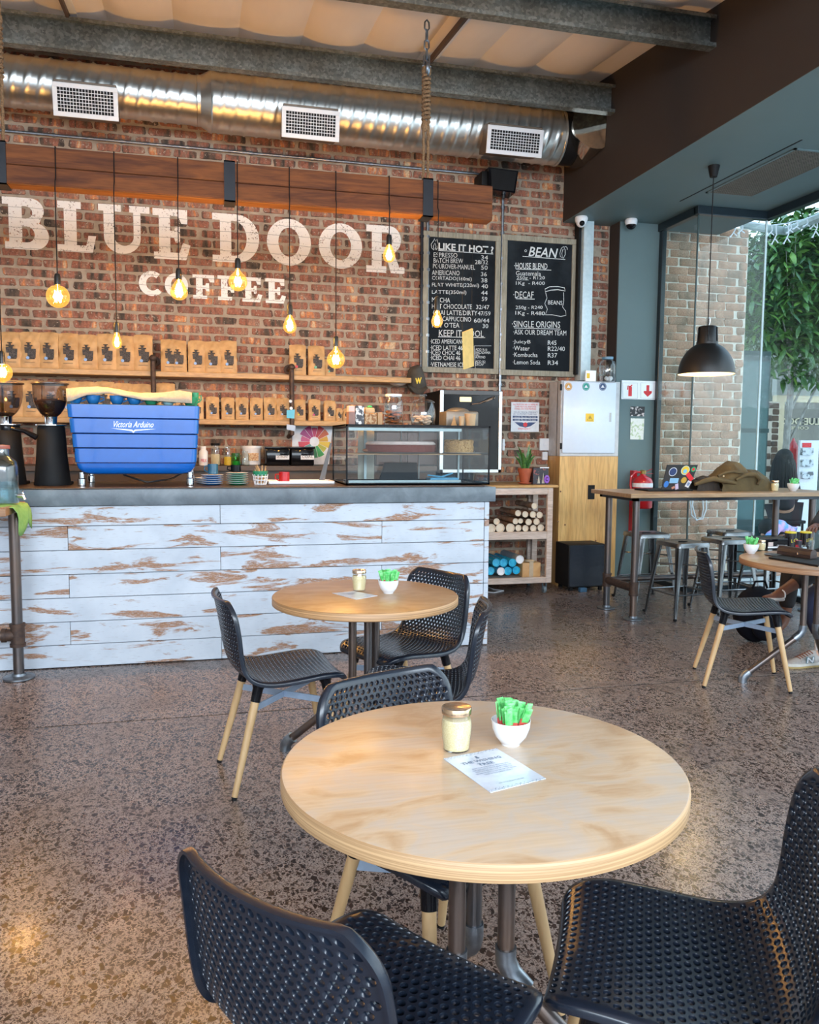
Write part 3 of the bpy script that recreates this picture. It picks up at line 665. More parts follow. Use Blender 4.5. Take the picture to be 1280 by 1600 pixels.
# ------------------------------------------------------------------ pendant bulbs
M_socket = pm('black_lamp_socket', (.012,.011,.010), .35)
def pendant(i, px_, ysock, yglass, ybot, rpx, kind, lab, pxc=None):
    Yb = BY-.03; p = at(px_, ybot, Y=Yb); ks = (p-Vector((0,0,EYE))).dot(FW)/F_PX    # metres per pixel there
    x = p.x; zbot = p.z; zg = at(px_, yglass, Y=Yb).z; zs = at(px_, ysock, Y=Yb).z; r = rpx*ks
    t = thing('pendant_bulb', lab, 'lamp', (x, Yb, zbot), group=None)
    g = MB(); g.tube([(x, Yb, zs), (x+.001, Yb, zb-.03), (x+.003, Yb-.004, zb+.02), (x+.003, BY-.009, zb+.05), (x+.004, BY-.007, zt+.004), (x+.004, BY+.05, zt+.010), (x+.004, BY+.12, zt+.010)], .0035, 6); part('cord', g, M_blackmatte, t)
    g = MB(); g.lathe([(.004, 0), (.014,-.004), (.019,-.02), (.019, zg-zs-.012), (.016, zg-zs)], (x, Yb, zs), 16); part('socket', g, M_socket, t)
    g = MB(); H = zg-zbot
    if kind == 'globe': prof = [(.011, 0), (.0125, -.02)]+[(r*math.sin(a), -(H-r)-r*math.cos(PI-a)*-1*-1) for a in ()]
    g0 = []
    if kind == 'globe':
        cz = -(H-r); g0 = [(.011, .004), (.012, -.018)]
        for k in range(3, 17): a = PI*k/16; g0.append((max(.0005, r*math.sin(a)), cz+r*math.cos(a)))
        if g0[2][0] < .013: g0[2] = (.013, g0[2][1])
    else:
        prof = [(.0, .42, 1), ]
        g0 = [(.011, .004), (.012, -.08*H), (.45*r+.004, -.22*H), (.75*r, -.38*H), (.96*r, -.56*H), (r, -.68*H), (.92*r, -.80*H), (.70*r, -.91*H), (.36*r, -.98*H), (.001, -H)]
    g = MB(); g.lathe(g0, (x, Yb, zg), 20, cap0=False, cap1=False); part('glass_bulb', g, M_amber, t)
    f = MB(); cz = zg-(H-r if kind == 'globe' else .62*H); hh = (.5*r if kind == 'globe' else .24*H); n = 6; P = []
    rr_ = .26*r
    for k in range(n*2+1):
        a = PI*k/n; P.append((x+rr_*math.cos(a), Yb+rr_*math.sin(a), cz+(hh if k % 2 else -hh)))
    f.tube(P, .0026, 5); f.tube([(x, Yb, zg-.01), (x, Yb, cz)], .002, 5)
    part('filament', f, M_fil, t)
    l = bpy.data.lights.new('bulb_glow', 'POINT'); l.energy = 15; l.color = (1.0, .62, .28); l.shadow_soft_size = min(.03, r*.6)
    lo = bpy.data.objects.new('bulb_glow', l); C.objects.link(lo); lo.location = (x, Yb, cz)
B = [(4, 548, 566, 597, 15, 'globe', 'amber globe bulb cut by the left picture edge above the grinder'),
     (91, 427, 442, 481, 17.5, 'globe', 'large amber globe bulb hanging below the letters B and L'),
     (183, 503, 517, 545, 7.5, 'pear', 'small slim bulb hanging lowest of the left group, in front of the bags'),
     (280, 419, 434, 469, 13.5, 'pear', 'pear shaped bulb hanging in front of the first O of COFFEE'),
     (372, 403, 417, 455, 14.5, 'globe', 'amber globe bulb hanging below the D of DOOR'),
     (453, 475, 490, 521, 10.5, 'pear', 'pear shaped bulb hanging right of the word COFFEE'),
     (525, 525, 539, 576, 14, 'globe', 'amber globe bulb hanging low above the pastry case'),
     (608, 366, 380, 410, 10, 'pear', 'pear shaped bulb hanging in front of the R of DOOR'),
     (683, 463, 483, 512, 9, 'pear', 'slim bulb hanging in front of the left chalkboard')]
for i, b0 in enumerate(B): pendant(i, *b0)
# yellow card hanging on two strings
p0, p1 = at(722, 519, Y=BY), at(738, 513, Y=BY); q0, q1 = at(724, 577, Y=BY), at(738, 572, Y=BY)
t = thing('hanging_sign', 'plain yellow card hanging on two strings in front of the left chalkboard', 'sign', (p0.x, BY, q0.z))
g = MB(); vs = [p0, at(737, 513, Y=BY+.08), at(738.5, 572, Y=BY+.08), q0]; vs = [Vector(v) for v in vs]; g.add(vs+[v+Vector((.012, .004, 0)) for v in vs], [(0,1,2,3), (7,6,5,4), (0,4,5,1), (1,5,6,2), (2,6,7,3), (3,7,4,0)])
part('card', g, pm('yellow_card', (.80,.50,.14), .6), t, smooth=False)
g = MB(); g.tube([vs[0], (vs[0].x, BY, zb)], .0012, 4); g.tube([vs[1], (vs[1].x, BY+.08, zb)], .0012, 4); part('string', g, M_blackmatte, t)
# ------------------------------------------------------------------ chalkboards
M_slate = pm('chalkboard_slate', (.010,.013,.017), .7, spec=.12, col2=(.038,.047,.055), nscale=3.2, lohi=(.45,.85), detail=5)
M_greywood = wood('weathered_grey_frame', (.40,.37,.29), (.27,.25,.19), 'Z', 3, .7, 0)
def board(label, c, fr):
    (x0, y0), (x1, y1), (x2, y2), (x3, y3) = c     # tl tr br bl
    Yb = 7.655; tl, tr, br, bl = [at(x, y, Y=Yb) for x, y in c]
    xa, xb = (tl.x+bl.x)/2, (tr.x+br.x)/2; zt_, zb_ = (tl.z+tr.z)/2, (bl.z+br.z)/2; f = fr
    t = thing('chalkboard', label, 'menu board', ((xa+xb)/2, Yb+.04, zb_))
    g = MB(); g.box((xa+f*.8, Yb+.012, zb_+f*.8), (xb-f*.8, Yb+.022, zt_-f*.8)); part('slate', g, M_slate, t, smooth=False)
    for lo, hi in (((xa, Yb, zt_-f), (xb, Yb+.035, zt_)), ((xa, Yb, zb_), (xb, Yb+.035, zb_+f)), ((xa, Yb, zb_+f), (xa+f, Yb+.035, zt_-f)), ((xb-f, Yb, zb_+f), (xb, Yb+.035, zt_-f))):
        g = MB(); g.box(lo, hi, .003); part('frame_rail', g, M_greywood, t)
    return t, Yb+.0105
bl_, YB1 = board('left chalkboard with hot and cold drinks prices in a grey wood frame', [(662,360.5),(784,368),(778.5,588),(660,578)], .052)
def T(s, x0, y0, x1, y1, h, t=None, Y=None, m_=None, b=0, sh=0.0): wtext(s, x0, y0, x1, y1, h, Y or YB1, m_ or M_chalk, t or bl_, 'chalk_lettering', b, sh)
def cr(x, y): return 640+x/4.571, 330+y/4.571
def TC(s, x0, y0, x1, y1, h, **k):
    a, b_ = cr(x0, y0), cr(x1, y1); T(s, a[0], a[1], b_[0], b_[1], h/4.571, **k)
TC('LIKE IT HOT ?', 207, 276, 600, 303, 52, b=.03)
for s, x0, y0, x1, y1, pr, px0, px1, py in (('ESPRESSO',172,328,342,333,'34',512,560,345), ('BATCH BREW',172,368,383,372,'28/32',468,560,378), ('POUROVER-MANUEL',168,408,468,418,'50',512,558,417),
    ('AMERICANO',160,455,358,459,'36',510,552,464), ('CORTADO(160ml)',160,497,444,505,'38',512,556,508), ('FLAT WHITE(220ml)',160,545,496,550,'40',514,560,550), ('LATTE(350ml)',160,597,406,600,'44',512,558,597),
    ('MOCHA',160,648,290,654,'59',516,556,641), ('HOT CHOCOLATE',160,695,445,700,'32/47',476,570,699), ('CHAI LATTE/DIRTY',168,740,484,745,'47/59',488,578,744), ('RED CAPPUCCINO',166,783,440,790,'60/44',460,570,795), ('POT O’TEA',162,830,356,832,'30',522,562,834)):
    TC(s, x0, y0, x1, y1, 34); TC(pr, px0, py, px1, py+2, 30)
TC('KEEP IT COOL', 210, 893, 530, 898, 46)
for s, y in (('·ICED AMERICANO',945), ('·ICED LATTE 46',990), ('·ICED CHOC 46',1025), ('·ICED CHAI 46',1062), ('·VIETNAMESE ICED',1110)):
    TC(s, 148, y, 148+ (16.5*len(s)), y+3, 32)
for s, y in (('ADD R10',997), ('MACADAMIA',1018), ('OAT',1034), ('ALMOND',1050), ('ADD R2',1083), ('DECAF',1102)): TC(s, 470, y, 470+12*len(s) if len(s) > 3 else 500, y+2, 18)
def chalk_line(x0, y0, x1, y1, t, Y, w_=.003):
    a, b_ = at(*cr(x0, y0), Y=Y), at(*cr(x1, y1), Y=Y); g = MB(); d = (b_-a).normalized(); n = Vector((-d.z, 0, d.x))*w_
    g.quad(a-n, b_-n, b_+n, a+n); part('chalk_line', g, M_chalk, t, smooth=False)
def chalk_curve(pts, t, Y, w_=.0028, closed=False, name='chalk_drawing'):
    P = [at(*cr(x, y), Y=Y) for x, y in pts]; g = MB(); g.tube([(p.x, Y, p.z) for p in P], w_, 5, closed=closed)
    g.v = [(x, Y-(.0006 if y < Y else 0), z) for x, y, z in g.v]; part(name, g, M_chalk, t, smooth=False)
chalk_line(205, 280, 598, 306, bl_, YB1); chalk_line(205, 897, 540, 903, bl_, YB1); chalk_line(462, 962, 585, 962, bl_, YB1, .0015); chalk_line(462, 962, 470, 1128, bl_, YB1, .0015)
chalk_curve([(175,278),(158,262),(155,235),(172,212),(178,196),(186,215),(196,200),(202,235),(200,262),(188,278)], bl_, YB1); chalk_curve([(176,272),(170,250),(182,228),(190,252),(184,272)], bl_, YB1)
br_, YB2 = board('right chalkboard with bean and soda prices in a grey wood frame', [(788.5,366.5),(906,373.5),(895,587.5),(779,587.5)], .054)
R_ = dict(t=br_, Y=YB2)
TC('BEAN', 850, 320, 1060, 335, 68, b=.012, sh=.25, **R_); chalk_line(808, 322, 1112, 345, br_, YB2)
chalk_curve([(1100,335),(1078,325),(1074,300),(1085,265),(1100,252),(1112,275),(1112,310)], br_, YB2, closed=True); chalk_curve([(1092,325),(1088,300),(1098,270)], br_, YB2); chalk_curve([(1108,256),(1118,252),(1126,262),(1126,276)], br_, YB2)
chalk_curve([(822,282),(829,274),(838,280),(834,290),(826,290)], br_, YB2, closed=True)
TC('·HOUSE BLEND', 748, 411, 985, 416, 44, b=.01, **R_); chalk_line(760, 413, 1012, 421, br_, YB2)
TC('Guatemala', 760, 458, 938, 462, 32, **R_); TC('250g - R120', 765, 494, 966, 494, 30, **R_); TC('1Kg  - R400', 760, 533, 966, 534, 32, **R_); chalk_line(764, 490, 852, 492, br_, YB2, .0015)
TC('·DECAF', 742, 620, 886, 622, 48, **R_); chalk_line(760, 625, 894, 628, br_, YB2)
TC('250g - R240', 758, 707, 950, 706, 32, **R_); TC('1Kg - R480', 756, 748, 966, 752, 36, **R_)
TC('·SINGLE ORIGINS', 732, 828, 1076, 834, 46, **R_); chalk_line(748, 834, 1080, 842, br_, YB2); TC('·ASK OUR DREAM TEAM', 742, 880, 1120, 888, 36, **R_)
for s, x1, y, p_, px1 in (('·JuicyB',865,950,'R45',1050), ('·Water',858,993,'R22/40',1110), ('·Kombucha',914,1040,'R37',1054), ('·Lemon Soda',934,1093,'R34',1060)):
    TC(s, 738, y, x1, y+3, 32, **R_); TC(p_, 988, y+5, px1, y+6, 32, **R_)
chalk_curve([(970,575),(968,556),(1000,540),(1060,538),(1108,548),(1112,570),(1060,560),(1010,564)], br_, YB2, .004, closed=True)
chalk_curve([(972,580),(982,620),(966,660),(985,700),(970,740),(1020,740),(1080,752),(1118,744),(1116,715),(1094,685),(1102,640),(1100,580)], br_, YB2)
TC('BEANS', 990, 666, 1092, 670, 30, **R_)
# ------------------------------------------------------------------ shelves and coffee bags
ZU, ZL = at(330, 582, Y=7.42).z, at(330, 655, Y=7.42).z
SF = 7.42
for z, x1, lab in ((ZU, at(643, 600, Y=SF).x, 'upper pine wall shelf holding kraft coffee bags'), (ZL, at(545, 660, Y=SF).x, 'lower pine wall shelf holding kraft coffee bags')):
    g = MB(); g.box((-2.2, SF, z-.046), (x1, YW, z), .004); solo('wall_shelf', g, M_shelfwood, lab, 'shelf', loc=(0, SF, z))
for px_, y0, y1, lab in ((240, 556, 668, 'dark pipe shelf bracket behind the espresso machine'), (456, 570, 682, 'dark pipe shelf bracket with magnets and notes on it')):
    x = at(px_, 620, Y=SF-.02).x; z0, z1 = at(px_, y1, Y=SF-.02).z, at(px_, y0, Y=SF-.02).z
    t = thing('shelf_bracket', lab, 'bracket', (x, SF, z0)); g = MB(); g.tube([(x, YW, z1-.02), (x, SF-.01, z1-.02), (x, SF-.024, z1-.045), (x, SF-.024, z0+.02), (x, YW, z0)], .021, 12); part('pipe', g, M_rust, t)
    g = MB(); g.ball((x, SF-.02, z1-.02), .03); part('elbow', g, M_rust, t); g = MB(); g.tube([(x, YW-.02, z1-.02), (x, YW, z1-.02)], .045, 14); part('wall_flange', g, M_rust, t)
    if px_ > 300:
        for k, yy in enumerate((627, 638)):
            g = MB(); p = at(454+k, yy, Y=SF-.05); g.lathe([(0,-.006),(.013,-.006),(.015,0),(.012,.004),(0,.005)], (0,0,0), 14, M=Matrix.Translation(p) @ Matrix.Rotation(PI/2, 4, 'X'))
            solo('magnet', g, M_white, ('upper', 'lower')[k]+' round white magnet on the dark shelf bracket', 'magnet', loc=tuple(p))
        for c, m_, lab2 in ((((448,641),(461,640),(460,654),(448,653)), flat('blue_note', (.10,.50,.70)), 'bright blue sticky note on the shelf bracket'), (((448,663),(462,665),(461,674),(448,671)), flat('pale_card', (.45,.55,.70)), 'small blue and white card at the foot of the shelf bracket')):
            g = MB(); P = [at(*q, Y=SF-.048) for q in c]; g.add(P+[q+Vector((0,.002,0)) for q in P], [(0,1,2,3),(7,6,5,4),(0,4,5,1),(1,5,6,2),(2,6,7,3),(3,7,4,0)])
            solo('note', g, m_, lab2, 'note', loc=tuple(P[0]), smooth=False)
def bag_body(w_, h, d, seed):
    rr = random.Random(seed); g = MB(); nx, nz = 8, 14; vs = []; fs = []
    for side in (0, 1):
        for j in range(nz+1):
            v = j/nz; z = h*v
            dep = d*(1-v**3.2)*.5*(1 if v > .06 else .86+v*2.3)
            for i in range(nx+1):
                u = i/nx*2-1; ww = w_/2*(1-.02*math.sin(v*PI)) 
                bul = 1-.35*abs(u)**3
                cr_ = (.006*math.sin(9*v+2.2*u*2+seed)+.005*math.sin(17*v-7*u+seed*2))*(v**.6)*(1 if v < .97 else .4)
                zz = z+(rr.uniform(-.002,.002) if j == nz else 0)+(-.008*abs(u)**2 if j == nz else 0)
                y = (-1 if side == 0 else 1)*(dep*bul+.0015)+(cr_ if side == 0 else -cr_*.3)
                vs.append((u*ww, y, zz))
    n1 = (nx+1)*(nz+1)
    for s_ in (0, 1):
        for j in range(nz):
            for i in range(nx):
                a = s_*n1+j*(nx+1)+i; fs.append((a, a+1, a+nx+2, a+nx+1) if s_ == 0 else (a+nx+1, a+nx+2, a+1, a))
    for j in range(nz):
        for i in (0, nx):
            a = j*(nx+1)+i; b_ = n1+a; fs.append((a, a+nx+1, b_+nx+1, b_) if i == 0 else (a, b_, b_+nx+1, a+nx+1))
    for j in (0, nz):
        for i in range(nx): a = j*(nx+1)+i; b_ = n1+a; fs.append((a, b_, b_+1, a+1) if j == 0 else (a, a+1, b_+1, b_))
    g.add(vs, fs); return g
def bag_proto(w_, h, d, dot, label, seed, prn=True):
    t = thing('coffee_bag', label, 'coffee bag', (0, 0, 0))
    link('pouch', bag_body(w_, h, d, seed).mesh('pouch', M_kraft, True, 50), t)
    if not prn: return t
    yf = -d*.5-.010; g = MB()
    def blk(x0, x1, z0, z1, sk=0): g.add([((x0)*w_, yf, z0*h), (x1*w_, yf, z0*h), ((x1+sk)*w_, yf+.004, z1*h), ((x0+sk)*w_, yf+.004, z1*h)], [(0,1,2,3)])
    blk(-.10,.14,.26,.50); blk(-.22,.08,.40,.56,-.03); blk(.02,.30,.27,.52,.02); blk(-.24,.16,.585,.62); blk(-.10,.02,.56,.67); blk(-.16,.08,.665,.69); blk(-.18,.26,.235,.27); blk(-.08,.10,.50,.585)
    link('printed_grinder', g.mesh('printed_grinder', M_print, False), t)
    g = MB(); g.lathe([(0,0),(.085*w_,0),(.085*w_,.0015)], (0,0,0), 14, M=Matrix.Translation((-.09*w_, yf-.0005, .27*h)) @ Matrix.Rotation(PI/2, 4, 'X')); link('round_sticker', g.mesh('round_sticker', dot, False), t)
    g = MB(); g.add([(-.25*w_, yf+.002, .145*h), (.25*w_, yf+.002, .145*h), (.25*w_, yf+.002, .155*h), (-.25*w_, yf+.002, .155*h)], [(0,1,2,3)]); link('small_print', g.mesh('small_print', M_print, False), t)
    return t
M_dotblue = flat('blue_sticker', (.25,.42,.75)); M_dotred = flat('crimson_sticker', (.70,.05,.07)); M_dotgreen = flat('sage_sticker', (.14,.42,.28)); M_dotyel = flat('yellow_sticker', (.80,.65,.05)); M_dotmag = flat('magenta_sticker', (.62,.05,.22)); M_dotcream = flat('cream_sticker', (.75,.65,.45)); M_dotcyan = flat('cyan_sticker', (.25,.55,.80))
protos = {}
def bags(pxs, z, w_, h, d, group, labf, dots=None, yoff=.085, yline=545, seed0=1, prn=None):
    for k, px_ in enumerate(pxs):
        dt = dots[k] if dots else M_dotblue; pr = True if prn is None else prn[k]
        key = (round(w_,3), dt.name, (k+seed0) % 3, pr)
        x = at(px_, yline, Y=SF+yoff).x; lab = labf(k); loc = (x, SF+yoff, z+.0005); rz = rnd.uniform(-.06, .06)
        if key not in protos:
            o = bag_proto(w_, h, d, dt, lab, (k+seed0) % 3+seed0, pr); protos[key] = o; o.location = loc; o.rotation_euler = (0, 0, rz)
        else: o = dup(protos[key], loc, rz, lab)
        o['group'] = group
        o.scale = (1, 1, 1+rnd.uniform(-.03, .03))
G1 = 'large kraft coffee bags on the upper shelf'; G2 = 'large kraft coffee bags on the lower shelf'; G3 = 'small kraft coffee bags on the lower shelf'
bags([-11,19,48,77,108,138,167.5,195.5,224], ZU, .156, .305, .10, G1, lambda k: 'large kraft bag on the upper shelf left of the bracket, '+(ORD[k-1]+' from the picture edge' if k else 'cut by the picture edge'))
bags([265,278,307,332,357], ZU, .146, .285, .10, G1, lambda k: 'large kraft bag on the upper shelf between the brackets, '+('leftmost, half hidden' if k == 0 else ORD[k]+' from the left'), yline=550)
bags([465,494], ZU, .150, .275, .10, G1, lambda k: 'large kraft coffee bag with '+('red' if k == 0 else 'green')+' dot right of the magnet bracket on upper shelf', [M_dotred, M_dotgreen], yline=555)
bags([515], ZU, .105, .165, .07, G1, lambda k: 'short kraft coffee bag with green dot at the end of the upper shelf row', [M_dotgreen], yline=570, yoff=.12)
bags([-14,22,50,82,108,135,164,193,222,259], ZL, .156, .30, .10, G2, lambda k: 'large kraft bag on the lower shelf behind the grinders, '+ORD[k]+' from the left', yline=610, seed0=2)
bags([285,308,332,356,378,400.5,422,442], ZL, .114, .20, .07, G3, lambda k: 'small kraft bag with blue dot on the lower shelf, '+ORD[k]+' from the left', yline=630, seed0=3)
bags([468,491,515], ZL, .108, .19, .07, G3, lambda k: 'small kraft coffee bag with '+('yellow','magenta','cream')[k]+' dot on lower shelf', [M_dotyel, M_dotmag, M_dotcream], yline=630, seed0=5)
bags([530,541], ZL, .060, .118, .05, G3, lambda k: 'tiny kraft coffee bag at the right end of the lower shelf, '+('inner' if k == 0 else 'outer')+' one', [M_dotcream]*2, yline=640, seed0=6)
# flavour wheel poster
c = [(457,661),(520,664),(514,728),(456,727)]; Yp = YW-.012
P = [at(*q, Y=Yp) for q in c]; t = thing('wall_poster', 'white poster with a coloured tasting wheel behind the pastry case', 'poster', tuple(P[3]))
g = MB(); g.add(P+[q+Vector((0,.003,0)) for q in P], [(0,1,2,3),(7,6,5,4),(0,4,5,1),(1,5,6,2),(2,6,7,3),(3,7,4,0)]); part('paper', g, M_paper, t, smooth=False)
cen = at(491.5, 690, Y=Yp-.001); R1 = abs(at(514, 690, Y=Yp).x-cen.x)
cols = [(.65,.35,.03),(.60,.12,.04),(.55,.04,.05),(.55,.04,.12),(.42,.03,.16),(.40,.05,.20),(.55,.10,.25),(.62,.06,.10),(.10,.30,.30),(.25,.50,.62),(.02,.20,.08),(.04,.35,.10),(.45,.45,.05),(.70,.50,.05)]
for k, cc in enumerate(cols):
    a0, a1 = 2*PI*k/len(cols)+.015, 2*PI*(k+1)/len(cols)-.015; r1 = R1*(1+(.12 if k % 3 else -.05)); g = MB()
    pts = [(cen.x+r_*math.cos(a), Yp-.0012, cen.z+r_*math.sin(a)) for r_, a in ((.012+R1*.25, a0), (r1, a0), (r1, (a0+a1)/2), (r1, a1), (.012+R1*.25, a1))]
    g.add(pts, [(0,1,2,3,4)]); part('wheel_segment', g, flat('wheel_colour', cc), t, smooth=False)
# cap, dome light under shelf
x = at(653, 600, Y=7.5); t = thing('baseball_cap', 'grey cap with a yellow W hanging beside the menu board', 'cap', tuple(at(653, 612, Y=7.55)))
pc = [(646,572),(655,569),(661,575),(665,590),(668,603),(665,610),(655,614),(646,611),(640,604),(639,590),(642,577)]
cx_, cy_ = at(653, 592, Y=7.5).x, at(653, 592, Y=7.5).z
g = MB(); n = len(pc); P = [at(*q, Y=7.52) for q in pc]; rings = []
for s_, y in ((1, 7.62), (1, 7.56), (.9, 7.51), (.66, 7.475), (.3, 7.455)): rings.append([(cx_+(p.x-cx_)*s_, y, cy_+(p.z-cy_)*s_) for p in P])
vs = [q for r in rings for q in r]+[(cx_, 7.45, cy_)]; fs = [(r*n+i, r*n+(i+1) % n, (r+1)*n+(i+1) % n, (r+1)*n+i) for r in range(4) for i in range(n)]+[(4*n+i, 4*n+(i+1) % n, 5*n) for i in range(n)]
g.add(vs, fs); M_cap = pm('washed_grey_cotton', (.085,.078,.066), .85, col2=(.06,.055,.048)); part('crown', g, M_cap, t)
g = MB(); a, b_ = at(640, 603, Y=7.45), at(668, 603, Y=7.45); vs = []; fs = []
for i in range(9):
    u = i/8; x_ = a.x+(b_.x-a.x)*u; dz = -.055*math.sin(PI*u)
    vs += [(x_, 7.50, a.z+.01+dz*.35), (x_, 7.43, a.z-.015+dz), (x_, 7.435, a.z-.022+dz), (x_, 7.505, a.z+.002+dz*.35)]
for i in range(8):
    for q in range(4): fs.append((i*4+q, i*4+(q+1) % 4, (i+1)*4+(q+1) % 4, (i+1)*4+q))
g.add(vs, fs); part('visor', g, M_cap, t)
wtext('W', 649, 600.5, 659, 599, 9.5, 7.442, pm('yellow_felt', (.85,.62,.08), .8), t, 'emblem', bold=.05)
g = MB(); p = at(622, 594, Y=7.55); g.lathe([(.0, -.058), (.05,-.05), (.085,-.03), (.1, 0), (0, .002)], tuple(p), 24); solo('dome_light', g, pm('white_shade', (.62,.55,.48), .4), 'small white dome light under the end of the upper shelf', 'light', loc=tuple(p))
def kp(p): return (Vector(p)-Vector((0,0,EYE))).dot(FW)/F_PX
# ------------------------------------------------------------------ service counter
def wash_mat():
    m, nt, b = nmat('worn_whitewash'); v = coords(nt, (1,1,1)); oi = nt.nodes.new('ShaderNodeObjectInfo')
    cb = nt.nodes.new('ShaderNodeCombineXYZ'); nt.links.new(oi.outputs['Random'], cb.inputs[1])
    sc3 = nt.nodes.new('ShaderNodeVectorMath'); sc3.operation = 'MULTIPLY'; sc3.inputs[1].default_value = (1.5,1,9); nt.links.new(v, sc3.inputs[0])
    ad = nt.nodes.new('ShaderNodeVectorMath'); ad.operation = 'MULTIPLY_ADD'; nt.links.new(cb.outputs[0], ad.inputs[0]); ad.inputs[1].default_value = (30,30,30); nt.links.new(sc3.outputs[0], ad.inputs[2])
    n = noise(nt, ad.outputs[0], 1.35, 6, .62, .6); r = ramp(nt, [(.545, (0,)*3), (.585, (1,)*3)]); nt.links.new(n, r.inputs[0])
    v2 = coords(nt, (5,1,60)); n2 = noise(nt, v2, 3, 4, .6); rs = ramp(nt, [(.60, (0,)*3), (.72, (1,)*3)]); nt.links.new(n2, rs.inputs[0])
    pw = ramp(nt, [(.3, (.47,.52,.59)), (.55, (.56,.61,.68)), (.8, (.62,.67,.73))]); n3 = noise(nt, v, 4, 4); nt.links.new(n3, pw.inputs[0])
    br = ramp(nt, [(.35, (.24,.12,.065)), (.65, (.42,.22,.12))]); nt.links.new(n2, br.inputs[0])
    grey = mix(nt, rs.outputs[0], pw.outputs[0], (.38,.38,.42))
    # the raw wood wins along the weathered patches
    m2 = nt.nodes.new('ShaderNodeMath'); m2.operation = 'MULTIPLY'; nt.links.new(r.outputs[0], m2.inputs[0])
    n4 = noise(nt, v2, 8, 3, .7); r4 = ramp(nt, [(.36, (.1,)*3), (.46, (1,)*3)]); nt.links.new(n4, r4.inputs[0]); nt.links.new(r4.outputs[0], m2.inputs[1])
    nt.links.new(mix(nt, m2.outputs[0], grey, br.outputs[0]), b.inputs['Base Color']); b.inputs['Roughness'].default_value = .6
    bump(nt, b, n2, .15, .003); return m
M_wash = wash_mat()
CYF = 5.30
xR = at(763, 900, Y=CYF).x
ctr = thing('service_counter', 'long service counter clad in worn whitewashed boards', 'counter', (.5, CYF+.35, 0))
g = MB(); g.box((-3.2, CYF+.021, .0), (xR-.01, CYF+.72, 1.0)); part('carcass', g, M_blackmatte, ctr, smooth=False)
rows = [788, 824, 862.5, 901, 938.5, 976.5, 1013, 1052]; zs = [at(0, y, Y=CYF).z for y in rows]; zs[0] = 1.0; zs[-1] = 0.004
ja, jb = at(344, 800, Y=CYF).x, at(106, 840, Y=CYF).x; pitch = at(797, 800, Y=CYF).x-ja
for k in range(7):
    cuts = [-3.2]; x = (ja if k % 2 == 0 else jb)-2*pitch
    while x < xR-.05:
        if x > -3.1: cuts.append(x)
        x += pitch
    cuts.append(xR-.035)
    for a, b_ in zip(cuts, cuts[1:]):
        g = MB(); g.box((a+.0012, CYF+rnd.uniform(-.001, .001), zs[k+1]+.0018), (b_-.0012, CYF+.02, zs[k]-.0018), .002); part('board', g, M_wash, ctr)
for k in range(7):
    g = MB(); g.box((xR-.033, CYF-.001, zs[k+1]+.0018), (xR, CYF+.72, zs[k]-.0018), .002); part('end_board', g, M_wash, ctr)
def concrete():
    m, nt, b = nmat('blue_grey_concrete'); v = coords(nt); n = noise(nt, v, 6, 6, .6, .5); r = ramp(nt, [(.3, (.085,.105,.125)), (.5, (.135,.165,.190)), (.7, (.20,.235,.26))]); nt.links.new(n, r.inputs[0]); nt.links.new(r.outputs[0], b.inputs['Base Color'])
    b.inputs['Roughness'].default_value = .42; bump(nt, b, n, .2, .004); return m
M_conc = concrete()
wt_z = 1.112
xw = at(775, 772, Y=CYF-.03).x
g = MB(); g.box((-3.2, CYF-.03, 1.002), (xw, CYF+.78, wt_z-.009), .005); solo('worktop', g, M_conc, 'blue grey concrete worktop slab of the service counter', 'worktop', loc=(.5, CYF, 1.0))
g = MB(); g.box((-3.2, CYF-.027, wt_z-.0085), (xw-.08, CYF+.78, wt_z), .002); solo('counter_mat', g, pm('dark_brown_top', (.06,.035,.022), .35), 'thin dark brown wooden sheet covering the concrete worktop', 'counter top', loc=(.5, CYF, wt_z))
TZ = wt_z+.0005
# back counter with dark cupboards
LZ = at(380, 728, Y=7.2).z
bcx = at(687, 680, Y=7.12).x-.012
g = MB(); g.box((-3, 7.15, LZ-.04), (bcx, YW-.012, LZ)); g.box((-3, 7.19, LZ-.20), (bcx, 7.22, LZ-.04)); g.box((-3, 7.24, 0), (bcx, YW-.014, LZ-.04), mi=1)
solo('back_counter', g, [pm('brown_ledge', (.10,.065,.045), .5), M_blackmatte], 'dark brown back counter along the brick wall holding jars and tubs', 'counter', loc=(0, 7.4, 0), smooth=False)
LZ += .0005
